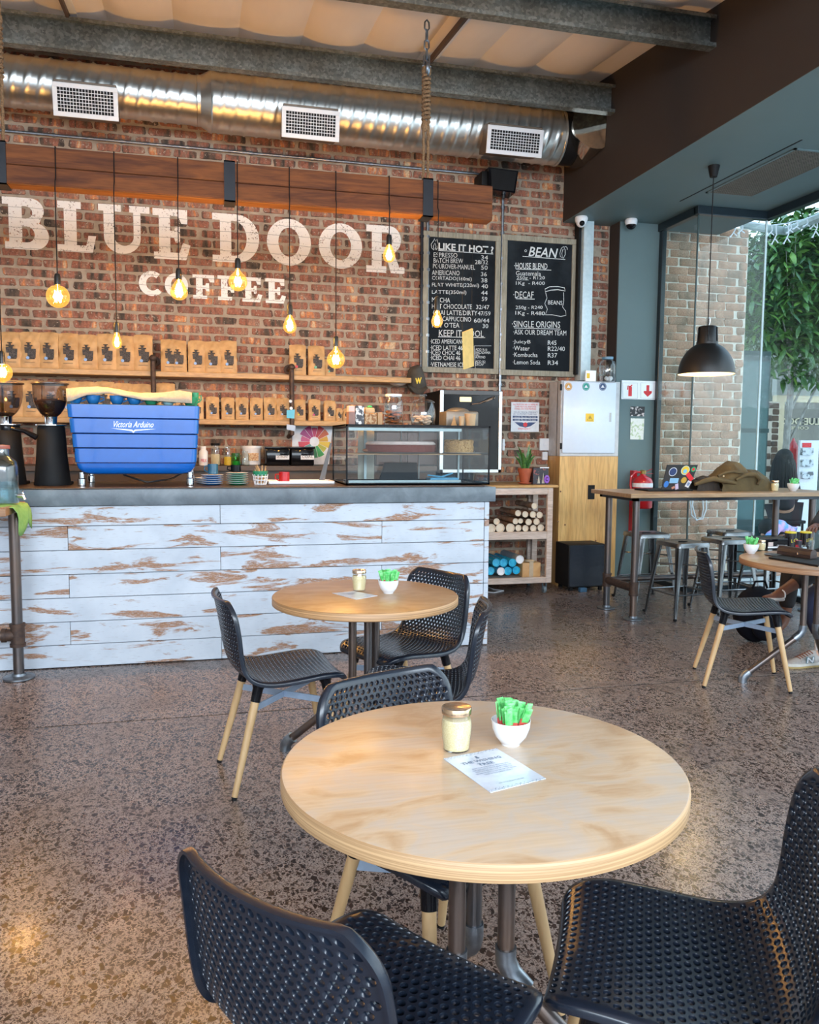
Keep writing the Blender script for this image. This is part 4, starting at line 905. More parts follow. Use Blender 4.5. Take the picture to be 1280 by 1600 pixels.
# ------------------------------------------------------------------ grinders
M_beans = pm('dark_coffee_beans', (.045,.020,.010), .5, col2=(.012,.006,.004), nscale=140, bmp=.8, lohi=(.4,.6))
def grinder(px_, Yg, lab, full, dx=0):
    p = at(px_, 757, Y=Yg); k = kp(p); x = p.x; z0 = TZ
    t = thing('coffee_grinder', lab, 'grinder', (x, Yg+.1, z0)); y = Yg+.1
    H = (757-664)*k
    g = MB(); g.lathe([(27*k, 0), (27.5*k, .01), (26*k, .06), (23*k, H*.5), (20.5*k, H-.012), (19.5*k, H)], (x, y, z0), 36); g.box((x-27*k, y-.03, z0), (x+27*k, y+.12, z0+.02), .005); part('body', g, M_blackmatte, t, ang=50)
    g = MB(); g.lathe([(24*k*.9, H), (24*k, H+.004), (24*k, H+.010), (20*k, H+.013), (9*k, H+.013), (9.5*k, H+.055), (10*k, H+.06)], (x, y, z0), 28); part('chrome_collar', g, M_chrome, t)
    zb_ = H+.058; h = (650-598)*k; R = 26*k
    prof = [(9*k, 0), (15*k, .10*h), (20.5*k, .26*h), (24*k, .44*h), (25.5*k, .62*h), (26*k, 1.0*h)]
    g = MB(); g.lathe([(r_, z_+zb_) for r_, z_ in prof], (x, y, z0), 32, cap0=False, cap1=False); part('hopper', g, M_hopper, t, ang=60)
    g = MB(); pr = [(max(r_-.003, 0), z_+zb_+.002) for r_, z_ in prof[:4]]
    if full: g.lathe([(0, zb_)]+pr+[(24.2*k-.003, zb_+.48*h), (14*k, zb_+.53*h), (0, zb_+.55*h)], (x, y, z0), 30)
    else: g.lathe([(0, zb_)]+pr[:2]+[(0, zb_+.16*h)], (x, y, z0), 30)
    part('beans', g, M_beans, t)
    g = MB(); g.lathe([(26.5*k, h+zb_-.006), (28*k, h+zb_-.002), (28*k, h+zb_+.004), (18*k, h+zb_+.012), (0, h+zb_+.018)], (x, y, z0), 32); part('lid', g, pm('dark_lid', (.05,.035,.03), .3), t)
    return t
grinder(78, 5.52, 'black coffee grinder with a bean filled hopper left of the blue machine', True)
g2 = grinder(7, 5.62, 'half empty coffee grinder cut by the left picture edge', False)
p = at(30, 672, Y=5.5); g = MB(); g.tube([(p.x-.05, 5.5, p.z+.01), (p.x+.03, 5.5, p.z-.006), (p.x+.10, 5.49, p.z-.045)], [.010,.014,.019], 12); g.lathe([(.034, -.012), (.036, .012), (.034, .018)], (p.x-.075, 5.51, p.z+.01), 20)
solo('portafilter', g, M_blackgloss, 'black handled portafilter hanging at the left grinder', 'portafilter', loc=tuple(p))
# ------------------------------------------------------------------ espresso machine
M_bluep = pm('glossy_blue_enamel', (.001,.120,.52), .2, coat=.6, col2=(.001,.112,.48))
em = thing('espresso_machine', 'glossy blue banded espresso machine on the counter', 'coffee machine', (-.43, 5.75, TZ))
Ye = 5.42; bands = [(632,654,102.5,312), (654,678,106,311), (678,700.5,110,309.5), (700.5,724,113,308), (724,742,117,306)]
def plan(x0, x1, y0, y1, r, n=6):
    P = []
    for cx, cy, a0 in ((x1-r, y0+r, -90), (x1-r, y1-r, 0), (x0+r, y1-r, 90), (x0+r, y0+r, 180)):
        for i in range(n+1): a = math.radians(a0+90*i/n); P.append((cx+r*math.cos(a), cy+r*math.sin(a)))
    return P
for k, (ya, yb, xa, xb) in enumerate(bands):
    za, zb_ = at(200, ya, Y=Ye).z, at(200, yb, Y=Ye).z; x0, x1 = at(xa, ya, Y=Ye).x, at(xb, ya, Y=Ye).x
    nx0, nx1 = (at(bands[k+1][2], yb, Y=Ye).x, at(bands[k+1][3], yb, Y=Ye).x) if k < 4 else (x0+.05, x1-.05)
    sh = .006*k; rings = []
    if k < 4: lv = [(za-.0015, 0, .004), (za-.004, 0, .001), (zb_+.006, .55, .001), (zb_+.0035, .57, .004)]
    else: lv = [(za, 0, 0), (za-.03, .12, .003), (za-.055, .4, .012), (zb_+.003, .8, .03), (zb_, 1.1, .06)]
    g = MB(); n = 28
    for z_, f_, ins in lv:
        fx0 = x0+(nx0-x0)*max(f_, 0); fx1 = x1+(nx1-x1)*max(f_, 0)
        rings.append([(q[0], q[1], z_) for q in plan(fx0+ins, fx1-ins, Ye+sh+ins, Ye+.62-sh-ins, .035)])
    n = len(rings[0]); vs = [q for r_ in rings for q in r_]
    fs = [(r_*n+i, r_*n+(i+1) % n, (r_+1)*n+(i+1) % n, (r_+1)*n+i) for r_ in range(len(rings)-1) for i in range(n)]+[tuple(range(n)), tuple((len(rings)-1)*n+i for i in range(n))]
    g.add(vs, fs); part('enamel_band', g, M_bluep, em, ang=40)
ztop = at(200, 632, Y=Ye).z; x0, x1 = at(103, 632, Y=Ye).x, at(312, 632, Y=Ye).x
g = MB(); g.box((x0+.03, Ye+.03, ztop-.3), (x1-.03, Ye+.59, ztop+.002), .003); g.box((x0+.09, Ye+.05, TZ+.075), (x1-.09, Ye+.55, TZ+.10)); part('frame', g, M_blackmatte, em)
for px_ in (128, 297):
    for dy in (.07, .50):
        x = at(px_, 750, Y=Ye+.07).x; g = MB(); g.lathe([(.022, 0), (.025, .004), (.025, .045), (.018, .05), (.018, .085)], (x, Ye+dy, TZ), 20); part('foot', g, M_chrome, em)
M_badge = pm('pale_badge_script', (.72,.78,.85), .25, .3)
wtext('Victoria Arduino', 178, 667.5, 240, 668, 9.5, Ye+.0035, M_badge, em, 'badge_script', shear=.45)
P = [at(*q, Y=Ye+.0035) for q in ((173,669),(206,671.2),(208.5,673.5),(211,671.2),(244,670.2),(211,673.4),(208.5,676.5),(206,673.6))]
g = MB(); g.add(P+[q+Vector((0,.003,0)) for q in P], [tuple(range(8))]+[(i, (i+1) % 8, (i+1) % 8+8, i+8) for i in range(8)]); part('badge_wing', g, M_badge, em, smooth=False)
g = MB(); g.tube([(x0+.3, Ye+.3, TZ+.06), (x0+.45, Ye+.25, TZ+.012), (x0+.6, Ye+.3, TZ+.03), (x0+.7, Ye+.4, TZ+.08)], .006, 8); part('hose', g, M_steel, em)
def cup_mesh(r, h, sauc=False):
    g = MB(); g.lathe([(r*.5, 0), (r*.62, .003), (r*.88, h*.45), (r, h), (r*.93, h-.001), (r*.8, h*.45), (r*.5, .006), (0, .006)], (0,0,0), 24, cap0=True)
    g.tube([(r*.86, 0, h*.78), (r*1.35, 0, h*.8), (r*1.42, 0, h*.5), (r*.78, 0, h*.28)], .0045, 6); return g
M_bluec = pm('blue_glaze', (.02,.17,.45), .15, coat=.5); M_greenc = pm('green_glaze', (.03,.28,.14), .15, coat=.5); M_mint = pm('pale_mint_glaze', (.35,.58,.62), .15, coat=.5)
for k, (px_, m_, nm) in enumerate(((118, M_bluec, 'blue'), (146, M_bluec, 'blue'), (183, M_bluec, 'blue'), (210, M_bluec, 'blue'), (236, M_greenc, 'green'), (263, M_mint, 'pale mint'), (297, M_greenc, 'green'))):
    x = at(px_, 625, Y=Ye+.12).x; o = link('cup', cup_mesh(.046, .055).mesh('cup', m_), None, (x, Ye+.11, ztop+.0035)); o['category'] = 'cup'; o['group'] = 'cups warming on the machine'
    o['label'] = nm+' coffee cup upside on top of the blue machine, '+ORD[k]+' from the left'
x = at(307, 618, Y=Ye+.15).x; g = cup_mesh(.036, .09); o = link('cup', g.mesh('cup', M_greenc), None, (x-.02, Ye+.22, ztop+.0035)); o['category'] = 'cup'; o['group'] = 'cups warming on the machine'; o['label'] = 'taller green cup at the right rear corner of the blue machine'
# cloth over the cups
top = [(103,607),(125,605),(150,604),(172,606),(195,611),(220,614),(250,613.5),(280,610),(300,613)]; bot = [(105,627),(112,626),(135,617),(170,614),(195,619),(225,625),(255,627),(280,629),(300,630)]
g = MB(); nx = 32; vs = []
def ipl(L_, u):
    s_ = u*(len(L_)-1); i = min(int(s_), len(L_)-2); f_ = s_-i; return (L_[i][0]*(1-f_)+L_[i+1][0]*f_, L_[i][1]*(1-f_)+L_[i+1][1]*f_)
for i in range(nx+1):
    u = i/nx; a = at(*ipl(bot, u), Y=Ye+.045); b_ = at(*ipl(top, u), Y=Ye+.085)
    w_ = .004*math.sin(u*31)
    for j, q in enumerate((a, a.lerp(b_, .5)+Vector((0, -.01+w_, 0)), b_, b_+Vector((0, .10, .004+w_)), b_+Vector((0, .38, .0-w_)))): vs.append(tuple(q+Vector((0, w_, 0))))
fs = [(i*5+j, (i+1)*5+j, (i+1)*5+j+1, i*5+j+1) for i in range(nx) for j in range(4)]
g.add(vs, fs); o = solo('cloth', g, pm('cream_cloth', (.54,.43,.31), .9, col2=(.48,.37,.26), nscale=60), 'cream cloth laid over the cups on the blue machine', 'cloth', loc=(0, Ye+.1, ztop))
md = o.modifiers.new('thick', 'SOLIDIFY'); md.thickness = .005
# ------------------------------------------------------------------ small things on the counter
def saucers(px_, n, m_, nm, ybase):
    p = at(px_, ybase, Y=5.5); x = p.x
    for k in range(n):
        g = MB(); g.lathe([(.035, 0), (.045, .001), (.072, .012), (.074, .0145), (.070, .0145), (.04, .0045), (0, .004)], (0,0,0), 28)
        mm = [m_, M_ceramic]; me = g.mesh('saucer', mm); 
        for pl in me.polygons: pl.material_index = 1 if pl.center.z > .009 else 0
        o = link('saucer', me, None, (x, 5.52, TZ+.0135*k)); o['category'] = 'saucer'; o['group'] = nm+' saucer stacks'
        o['label'] = nm+' saucer in the stack, '+('lowest' if k == 0 else 'topmost' if k == n-1 else ORD[k]+' from the bottom')
saucers(332, 5, M_bluec, 'blue rimmed', 757); saucers(371, 6, M_greenc, 'green rimmed', 757)
for px_, n, m_, lab, kk in ((322, 3, M_bluec, 'white and blue saucers left pile behind', 0),):
    for k in range(n):
        g = MB(); g.lathe([(.035, 0), (.045, .001), (.066, .012), (.068, .0145), (.04, .0045), (0, .004)], (0,0,0), 24); x = at(px_, 750, Y=5.65).x
        o = link('saucer', g.mesh('saucer', M_ceramic), None, (x-.01, 5.69, TZ+.0135*k)); o['category'] = 'saucer'; o['group'] = 'white saucers behind the blue stack'; o['label'] = 'white saucer in the pile beside the machine, '+('lowest','middle','topmost')[k]
def mug(px_, ytop, ybot, wpx, Ym, m_, lab, z0=None, left=True, mat2=None):
    p = at(px_, ybot, Y=Ym); k = kp(p); r = wpx*k/2; h = (ybot-ytop)*k; s_ = -1 if left else 1; z = z0 if z0 is not None else TZ
    g = MB(); g.lathe([(r*.95, 0), (r, .002), (r, h), (r*.94, h), (r*.92, .006), (0, .006)], (0,0,0), 24); g.tube([(s_*r*.97, 0, h*.82), (s_*r*1.6, 0, h*.78), (s_*r*1.65, 0, h*.4), (s_*r*.97, 0, h*.2)], .0045, 6)
    o = link('mug', g.mesh('mug', m_), None, (p.x, Ym+r, z)); o['category'] = 'mug'; o['label'] = lab; return o
mug(445, 735, 752, 17, 5.6, pm('red_enamel', (.50,.01,.015), .2, coat=.5), 'red enamel mug on the white tray')
mug(333, 726, 742, 16, 5.5, pm('dark_blue_mug', (.03,.12,.20), .2, coat=.4), 'dark blue cup on the blue saucer stack', TZ+.0135*5+.003)
mug(369, 729, 740, 16, 5.5, M_blackgloss, 'small black cup on the green saucer stack', TZ+.0135*6+.003)
x0_, x1_ = at(419, 753, Y=5.6).x, at(522, 753, Y=5.6).x
g = MB(); g.box((x0_, 5.56, TZ), (x1_, 5.82, TZ+.006), .002); [g.box(*b_, .002) for b_ in (((x0_, 5.56, TZ), (x1_, 5.566, TZ+.020)), ((x0_, 5.814, TZ), (x1_, 5.82, TZ+.020)), ((x0_, 5.56, TZ), (x0_+.006, 5.82, TZ+.020)), ((x1_-.006, 5.56, TZ), (x1_, 5.82, TZ+.020)))]
solo('tray', g, M_white, 'shallow white tray left of the pastry case', 'tray', loc=(x0_, 5.6, TZ))
for o in bpy.data.objects:
    if o.name == 'mug': o.location.z = TZ+.0065
# green basket with wooden sticks
p = at(408, 758, Y=5.5); k = kp(p); t = thing('stick_basket', 'small green and white basket of wooden stirrers', 'basket', (p.x, 5.56, TZ))
g = MB(); z0 = TZ
for i in range(12):
    a = 2*PI*i/12; r0, r1 = 9*k, 12*k; g.tube([(p.x+r0*math.cos(a), 5.56+r0*math.sin(a), z0), (p.x+r1*math.cos(a+.16), 5.56+r1*math.sin(a+.16), z0+.068)], .003, 5)
for z_, r_ in ((.003, 9*k), (.030, 10.2*k), (.052, 11.4*k)): g.tube([(p.x+r_*math.cos(2*PI*i/24), 5.56+r_*math.sin(2*PI*i/24), z0+z_) for i in range(24)], .003, 5, closed=True)
part('weave', g, M_ceramic, t)
g = MB(); g.lathe([(11.4*k, .060), (12.6*k, .090), (12*k, .091), (10.8*k, .062)], (p.x, 5.56, z0), 24, cap0=False, cap1=False); part('green_band', g, M_greenc, t)
for i in range(14):
    a = rnd.uniform(0, 2*PI); r0 = rnd.uniform(0, .03); lean = rnd.uniform(.01, .035); c0 = Vector((p.x+r0*.5*math.cos(a), 5.56+r0*.5*math.sin(a), z0+.008)); c1 = c0+Vector((lean*math.cos(a), lean*math.sin(a), rnd.uniform(.095, .125)))
    g = MB(); g.tube([c0, c1], .0028, 4); o = solo('stirrer', g, M_beech if i % 3 else M_kraft, 'thin wooden stirrer standing in the green basket', 'stirrer', 'stirrers in the green basket', loc=tuple(c0))
# things along the ledge
def jar(px_, y0, y1, wpx, Yj, z, lab, body, lid, fill=None, fh=.6, neck=.85, cat='jar', lidh=.12):
    p = at(px_, y1, Y=Yj); k = kp(p); r = wpx*k/2; h = (y1-y0)*k; t = thing('jar', lab, cat, (p.x, Yj+r, z))
    g = MB(); g.lathe([(r*.9, 0), (r, .006), (r, h*.72), (r*neck, h*.84), (r*neck, h*(1-lidh))], (p.x, Yj+r, z), 24, cap1=False); part('body', g, body, t, ang=50)
    if fill: g = MB(); g.lathe([(0, .004), (r*.88, .004), (r*.93, .01), (r*.93, h*fh), (0, h*fh+.004)], (p.x, Yj+r, z), 20); part('contents', g, fill, t, ang=50)
    if lid: g = MB(); g.lathe([(r*neck*1.04, h*(1-lidh)), (r*neck*1.06, h*(1-lidh*.9)), (r*neck*1.05, h), (0, h+.001)], (p.x, Yj+r, z), 24); part('lid', g, lid, t)
    return t, p.x, Yj, k
LY = 7.28
t, x, y, k = jar(318, 697, 727, 14, LY, LZ, 'white milk jar with a red print beside the machine', M_ceramic, M_ceramic, neck=.6)
wtext('MILK', 314, 722, 323, 722, 5, LY-.003, M_red, t, 'print')
jar(337, 692, 727, 15, LY, LZ, 'clear shaker with black lid and yellow label on the ledge', M_jarglass, M_blackmatte, flat('pale_powder', (.72,.60,.38)), .5)
jar(356, 697, 727, 12, LY, LZ, 'glass jar with yellow contents on the ledge', M_jarglass, M_jarglass, M_yellow, .45)
jar(369, 705, 727, 13, LY, LZ, 'green lidless glass on the ledge', glass('green_glass', (.35,.75,.35), 1.3), None, M_green, .3, 1)
jar(383, 705, 728, 14, LY-.06, LZ, 'round clear glass jar in front of the white bucket', M_jarglass, M_jarglass, None, .4, .7)
t, x, y, k = jar(394, 697, 727, 29, LY+.1, LZ, 'white plastic bucket with a fruit label on the ledge', M_ceramic, M_white, neck=1.04, cat='bucket', lidh=.14)
g = MB(); P = [at(*q, Y=LY+.094) for q in ((388,708),(404,708),(404,720),(388,720))]; g.quad(*P); part('label', g, pm('fruit_label', (.45,.20,.08), .6, col2=(.75,.62,.40), nscale=90), t)
for px_, w_, tx, lab in ((434, 40, 'DETERGENT', 'black tub on the ledge with a white label, left one of two'), (473, 39, 'COAL', 'black tub on the ledge with a white label, right one of two')):
    Yt = LY-.02; a, b_ = at(px_-w_/2, 715, Y=Yt).x, at(px_+w_/2, 715, Y=Yt).x; zt_ = at(px_, 698, Y=Yt).z
    t = thing('storage_tub', lab, 'tub', ((a+b_)/2, Yt+.15, LZ)); g = MB(); g.box((a+.008, Yt, LZ), (b_-.008, Yt+.28, zt_-.02), .012); part('body', g, M_blackgloss, t)
    g = MB(); g.box((a, Yt-.008, zt_-.02), (b_, Yt+.29, zt_), .005); part('lid', g, M_blackgloss, t)
    g = MB(); g.box((at(px_-3, 711, Y=Yt).x, Yt-.002, at(0, 717, Y=Yt).z), (at(px_+18, 711, Y=Yt).x, Yt, at(0, 710, Y=Yt).z)); part('label', g, M_paper, t, smooth=False)
    wtext(tx, px_-1, 715.5, px_+16, 715.5, 4, Yt-.003, M_print, t, 'print')
g = MB(); a = at(500, 750, Y=5.66); b_ = at(516, 692, Y=5.74); g.prism([(a.x, TZ+.021), (a.x+.04, TZ+.021), (b_.x+.008, b_.z), (b_.x-.006, b_.z)], 5.70, 5.712)
solo('scraper', g, pm('dull_metal', (.10,.10,.105), .45, .4), 'tall grey metal scraper standing left of the pastry case', 'scraper', loc=(a.x, 5.7, TZ), smooth=False)
# ------------------------------------------------------------------ pastry case
Yc = 5.38; cx0, cx1 = at(541, 700, Y=Yc).x, at(766, 700, Y=Yc).x; cz1 = at(650, 664, Y=Yc).z; cD = .60
pc = thing('pastry_case', 'glass pastry display case with black edges on the counter', 'display case', ((cx0+cx1)/2, Yc+.3, TZ))
e = .010; M_edgeb = M_blackgloss
g = MB()
for x in (cx0, cx1-e):
    for y in (Yc, Yc+cD-e): g.box((x, y, TZ), (x+e, y+e, cz1))
for z in (TZ, cz1-.014):
    g.box((cx0, Yc, z), (cx1, Yc+e, z+.014)); g.box((cx0, Yc+cD-e, z), (cx1, Yc+cD, z+.014)); g.box((cx0, Yc, z), (cx0+e, Yc+cD, z+.014)); g.box((cx1-e, Yc, z), (cx1, Yc+cD, z+.014))
g.box((cx0, Yc, TZ), (cx1, Yc+cD, TZ+.008)); g.box((cx0, Yc+.03, cz1-.008), (cx1, Yc+cD, cz1)); part('frame', g, M_edgeb, pc, smooth=False)
for lo, hi in (((cx0+e, Yc+.002, TZ+.014), (cx1-e, Yc+.005, cz1-.014)), ((cx0+.002, Yc+e, TZ+.014), (cx0+.005, Yc+cD-e, cz1-.014)), ((cx1-.005, Yc+e, TZ+.014), (cx1-.002, Yc+cD-e, cz1-.014)), ((cx0+e, Yc+cD-.007, TZ+.014), (cx1-e, Yc+cD-.004, cz1-.014))):
    g = MB(); g.box(lo, hi); part('glass_panel', g, M_glass, pc, smooth=False)
xs2 = at(721, 700, Y=Yc+.02).x
M_alu = pm('pale_aluminium', (.30,.37,.38), .4, .3)
g = MB(); zt2 = at(650, 670, Y=Yc+.03).z; g.box((cx0+.02, Yc+.02, zt2-.016), (xs2, Yc+.04, zt2+.004)); g.box((cx0+.02, Yc+.02, TZ+.016), (xs2, Yc+.04, TZ+.032)); part('sliding_rail', g, M_alu, pc, smooth=False)
for px_, w_ in ((571, .020), (627, .004), (717, .012), (655, .004)):
    x = at(px_, 710, Y=Yc+cD-.03).x; g = MB(); g.box((x-w_/2, Yc+cD-.03, TZ+.015), (x+w_/2, Yc+cD-.015, cz1-.015)); part('rear_door_edge', g, M_alu, pc, smooth=False)
zsh = at(650, 709, Y=Yc+.12).z
g = MB(); g.box((cx0+.012, Yc+.10, zsh-.008), (cx1-.03, Yc+cD-.05, zsh), .002); part('shelf', g, pm('case_shelf', (.34,.20,.09), .4), pc)
zsh += .0005
def plate(x, y, r, z, lab):
    g = MB(); g.lathe([(r*.6, 0), (r*.97, .005), (r, .008), (r*.9, .007), (0, .004)], (x, y, z), 28); return solo('cake_board', g, M_ceramic, lab, 'plate', loc=(x, y, z))
x = at(626, 700, Y=Yc+.3).x; r = abs(at(679, 700, Y=Yc+.3).x-at(573, 700, Y=Yc+.3).x)/2
plate(x, Yc+.3, r*1.05, zsh, 'white board under the red cake in the pastry case')
t = thing('cake', 'dark red cake with white icing on the case shelf', 'cake', (x, Yc+.3, zsh+.009)); g = MB(); g.lathe([(r*.97, 0), (r, .004), (r, .048), (r*.97, .052)], (x, Yc+.3, zsh+.009), 32); part('sponge', g, pm('dark_red_sponge', (.14,.022,.012), .8, nscale=70, bmp=.4), t)
g = MB(); g.lathe([(r*.99, .052), (r*1.01, .058), (r*.95, .074), (0, .078)], (x, Yc+.3, zsh+.009), 32); part('icing', g, pm('pink_white_icing', (.75,.60,.55), .6), t)
x = at(717, 700, Y=Yc+.3).x; r = abs(at(738, 700, Y=Yc+.3).x-at(696, 700, Y=Yc+.3).x)/2
plate(x+.03, Yc+.3, r*1.45, zsh, 'white board under the nut cake in the pastry case')
def nut_mesh():
    g = MB(); g.lathe([(r*.98, 0), (r, .01), (r*1.01, .06), (r*.95, .082), (r*.5, .088), (0, .088)], (x, Yc+.3, zsh+.009), 40); rr = random.Random(4)
    for i in range(420):
        a = rr.uniform(0, 2*PI); 
        if rr.random() < .6: q = (x+r*1.01*math.cos(a), Yc+.3+r*1.01*math.sin(a), zsh+.009+rr.uniform(.003, .08))
        else: s_ = r*math.sqrt(rr.random()); q = (x+s_*math.cos(a), Yc+.3+s_*math.sin(a), zsh+.009+.086)
        g.ball(q, rr.uniform(.004, .007), 5, 3)
    return g
t = thing('cake', 'round cake covered in chopped nuts on the case shelf', 'cake', (x, Yc+.3, zsh+.009)); o = part('nut_coating', nut_mesh(), pm('toasted_nuts', (.50,.30,.11), .7, col2=(.30,.15,.05), nscale=120, bmp=.5), t)
for px_, lab, m_, y_ in ((603, 'grey spray bottle seen through the pastry case', M_white, 6.4), (592, 'tall white tray standing behind the pastry case', M_ceramic, 6.2)): pass
# leftovers inside the case
x = at(578, 705, Y=Yc+.35).x; g = MB(); g.ball((x, Yc+.3, zsh+.02), .05, sc_=(1.3,.8,.35)); solo('loaf_slice', g, pm('brown_loaf', (.22,.08,.03), .7, bmp=.4), 'brown slice of loaf at the left of the case shelf', 'cake', loc=(x, Yc+.3, zsh))
x = at(572, 690, Y=6.02).x; g = MB(); g.box((x-.06, 6.025, TZ), (x+.065, 6.033, cz1-.03), .003); solo('cutting_board', g, pm('cream_board', (.60,.52,.40), .5), 'cream board standing behind the left half of the pastry case', 'board', loc=(x, 6.03, TZ))
g = MB(); a = at(592, 755, Y=5.9).x; b_ = at(652, 755, Y=5.9).x; g.prism([(a, TZ+.009), (b_, TZ+.009), (b_-.01, TZ+.14), (a+.04, TZ+.14)], 5.88, 5.90); solo('till_screen', g, M_blackmatte, 'black screen seen through the lower left of the pastry case', 'screen', loc=(a, 5.9, TZ), smooth=False)
g = MB(); a = at(690, 752, Y=5.85).x; g.box((a-.1, 5.8, TZ+.009), (a+.12, 5.92, TZ+.03), .004); g.tube([(a-.12, 5.8, TZ+.05), (a, 5.85, TZ+.035), (a+.1, 5.9, TZ+.06)], .006, 6); solo('glove_box', g, pm('light_blue_plastic', (.10,.35,.55), .4), 'light blue packet lying behind the case floor', 'packet', loc=(a, 5.8, TZ))
# on top of the case
cz1 += .0005
def onCase(px_, y_): return at(px_, 662, Y=y_)
M_cookie = pm('brown_cookie', (.30,.10,.03), .8, col2=(.20,.06,.02), nscale=50, bmp=.4); M_rusk = pm('pale_biscuit', (.66,.45,.32), .8, col2=(.72,.56,.44), nscale=40, bmp=.3)
Yt = Yc+.16
p = onCase(615, Yt); k = kp(p); r = 15*k; h = (661-613)*k
t = thing('cookie_jar', 'tall glass jar with white lid and brown cookies on the pastry case', 'jar', (p.x, Yt, cz1)); c_ = (p.x, Yt, cz1)
g = MB(); g.lathe([(r*.95, 0), (r, .006), (r, h*.70), (r*.92, h*.80), (r*.78, h*.86), (r*.78, h*.92)], c_, 28, cap1=False); part('glass', g, M_jarglass, t, ang=50)
g = MB(); g.lathe([(r*.84, h*.92), (r*.86, h*.93), (r*.86, h*.995), (r*.8, h), (0, h)], c_, 28); part('lid', g, M_white, t)
rr = random.Random(5)
for i in range(15):
    a = i*2.4; q = (p.x+r*.5*math.cos(a), Yt+r*.5*math.sin(a), cz1+.014+.0058*i); g = MB(); g.lathe([(0,-.006),(.029,-.005),(.031,0),(.024,.005),(0,.007)], (0,0,0), 12, M=Matrix.Translation(q) @ Matrix.Rotation(rr.uniform(-.3,.3), 4, 'X'))
    solo('cookie', g, M_cookie, 'round brown cookie inside the tall glass jar', 'cookie', 'cookies in the tall jar', loc=q)
p = onCase(661, Yt); k = kp(p); r = 19.5*k; h = (661-622)*k; c_ = (p.x, Yt, cz1)
t = thing('biscuit_jar', 'wide glass jar with knobbed glass lid and pink biscuits on the pastry case', 'jar', c_)
g = MB(); g.lathe([(r*.8, 0), (r*.93, .008), (r, h*.35), (r*.98, h*.6), (r*.84, h*.85), (r*.80, h*.9)], c_, 30, cap1=False); part('glass', g, M_jarglass, t, ang=60)
g = MB(); g.lathe([(r*.92, h*.9), (r*.93, h*.93), (r*.7, h*1.0), (r*.2, h*1.06), (r*.16, h*1.12), (r*.28, h*1.16), (r*.28, h*1.22), (0, h*1.24)], c_, 30); part('lid', g, M_jarglass, t, ang=60)
for i in range(20):
    a = i*2.4; s_ = r*.55*(.5+.5*((i*37) % 10)/10); q = (p.x+s_*math.cos(a), Yt+s_*math.sin(a), cz1+.013+.0026*i); g = MB(); g.ball((0,0,0), .026, 10, 6, (1.15,.7,.42), M=Matrix.Translation(q) @ Matrix.Rotation(a, 4, 'Z'))
    solo('biscuit', g, M_rusk, 'pale pink oval biscuit in the wide glass jar', 'biscuit', 'biscuits in the wide jar', loc=q)
def bx(lab, name, cat, x0, x1, y0, y1, Yb, dep, m_, z=None, extra=None, bev=.002):
    a, b_ = at(x0, y1, Y=Yb).x, at(x1, y1, Y=Yb).x; z0 = z if z is not None else cz1; k = kp(at(x0, y1, Y=Yb)); g = MB(); g.box((a, Yb, z0), (b_, Yb+dep, z0+(y1-y0)*k), bev)
    return solo(name, g, m_, lab, cat, loc=((a+b_)/2, Yb, z0)), a, b_, z0, k
t = thing('box', 'open clear box with card packets at the left of the pastry case top', 'box', (at(555,661,Y=Yc+.12).x, Yc+.15, cz1))
a, b_ = at(545,661,Y=Yc+.1).x, at(569,661,Y=Yc+.1).x; k = kp(at(555,661,Y=Yc+.1))
g = MB(); g.box((a, Yc+.10, cz1), (a+.045, Yc+.2, cz1+.085), .002); part('brown_packet', g, pm('dusky_card', (.30,.17,.14), .6), t)
g = MB(); g.box((a+.001, Yc+.11, cz1+.086), (a+.044, Yc+.19, cz1+.125), .002); part('pink_card', g, pm('pink_card', (.66,.50,.48), .6), t)
g = MB(); g.box((a+.047, Yc+.10, cz1), (b_, Yc+.13, cz1+.127), .002); part('doodle_packet', g, pm('black_white_print', (.05,.05,.06), .5, col2=(.7,.7,.7), nscale=45, lohi=(.5,.56)), t)
t = thing('snack_box', 'clear tub of brown snacks beside the packets on the case', 'tub', (at(580,661,Y=Yc+.12).x, Yc+.15, cz1)); a, b_ = at(570,661,Y=Yc+.1).x, at(589,661,Y=Yc+.1).x
g = MB(); g.box((a, Yc+.10, cz1), (b_, Yc+.19, cz1+.075), .003); part('snacks', g, pm('brown_snacks', (.30,.13,.05), .7, col2=(.55,.38,.22), nscale=55, lohi=(.45,.55), bmp=.5), t)
g = MB(); g.box((a+.005, Yc+.11, cz1+.076), (b_-.01, Yc+.18, cz1+.115), .012); part('bread_roll', g, pm('crusty_roll', (.58,.38,.20), .7, bmp=.4), t)
g = MB(); g.lathe([(.012, 0), (.02, .004), (.016, .012), (0, .016)], ((a+b_)/2, Yc+.14, cz1+.1155), 14); part('green_lid', g, M_green, t)
bx('small amber glass box between the snacks and the cookie jar', 'honey_box', 'box', 590, 598, 642, 661, Yc+.12, .05, pm('amber_honey', (.45,.20,.03), .2))
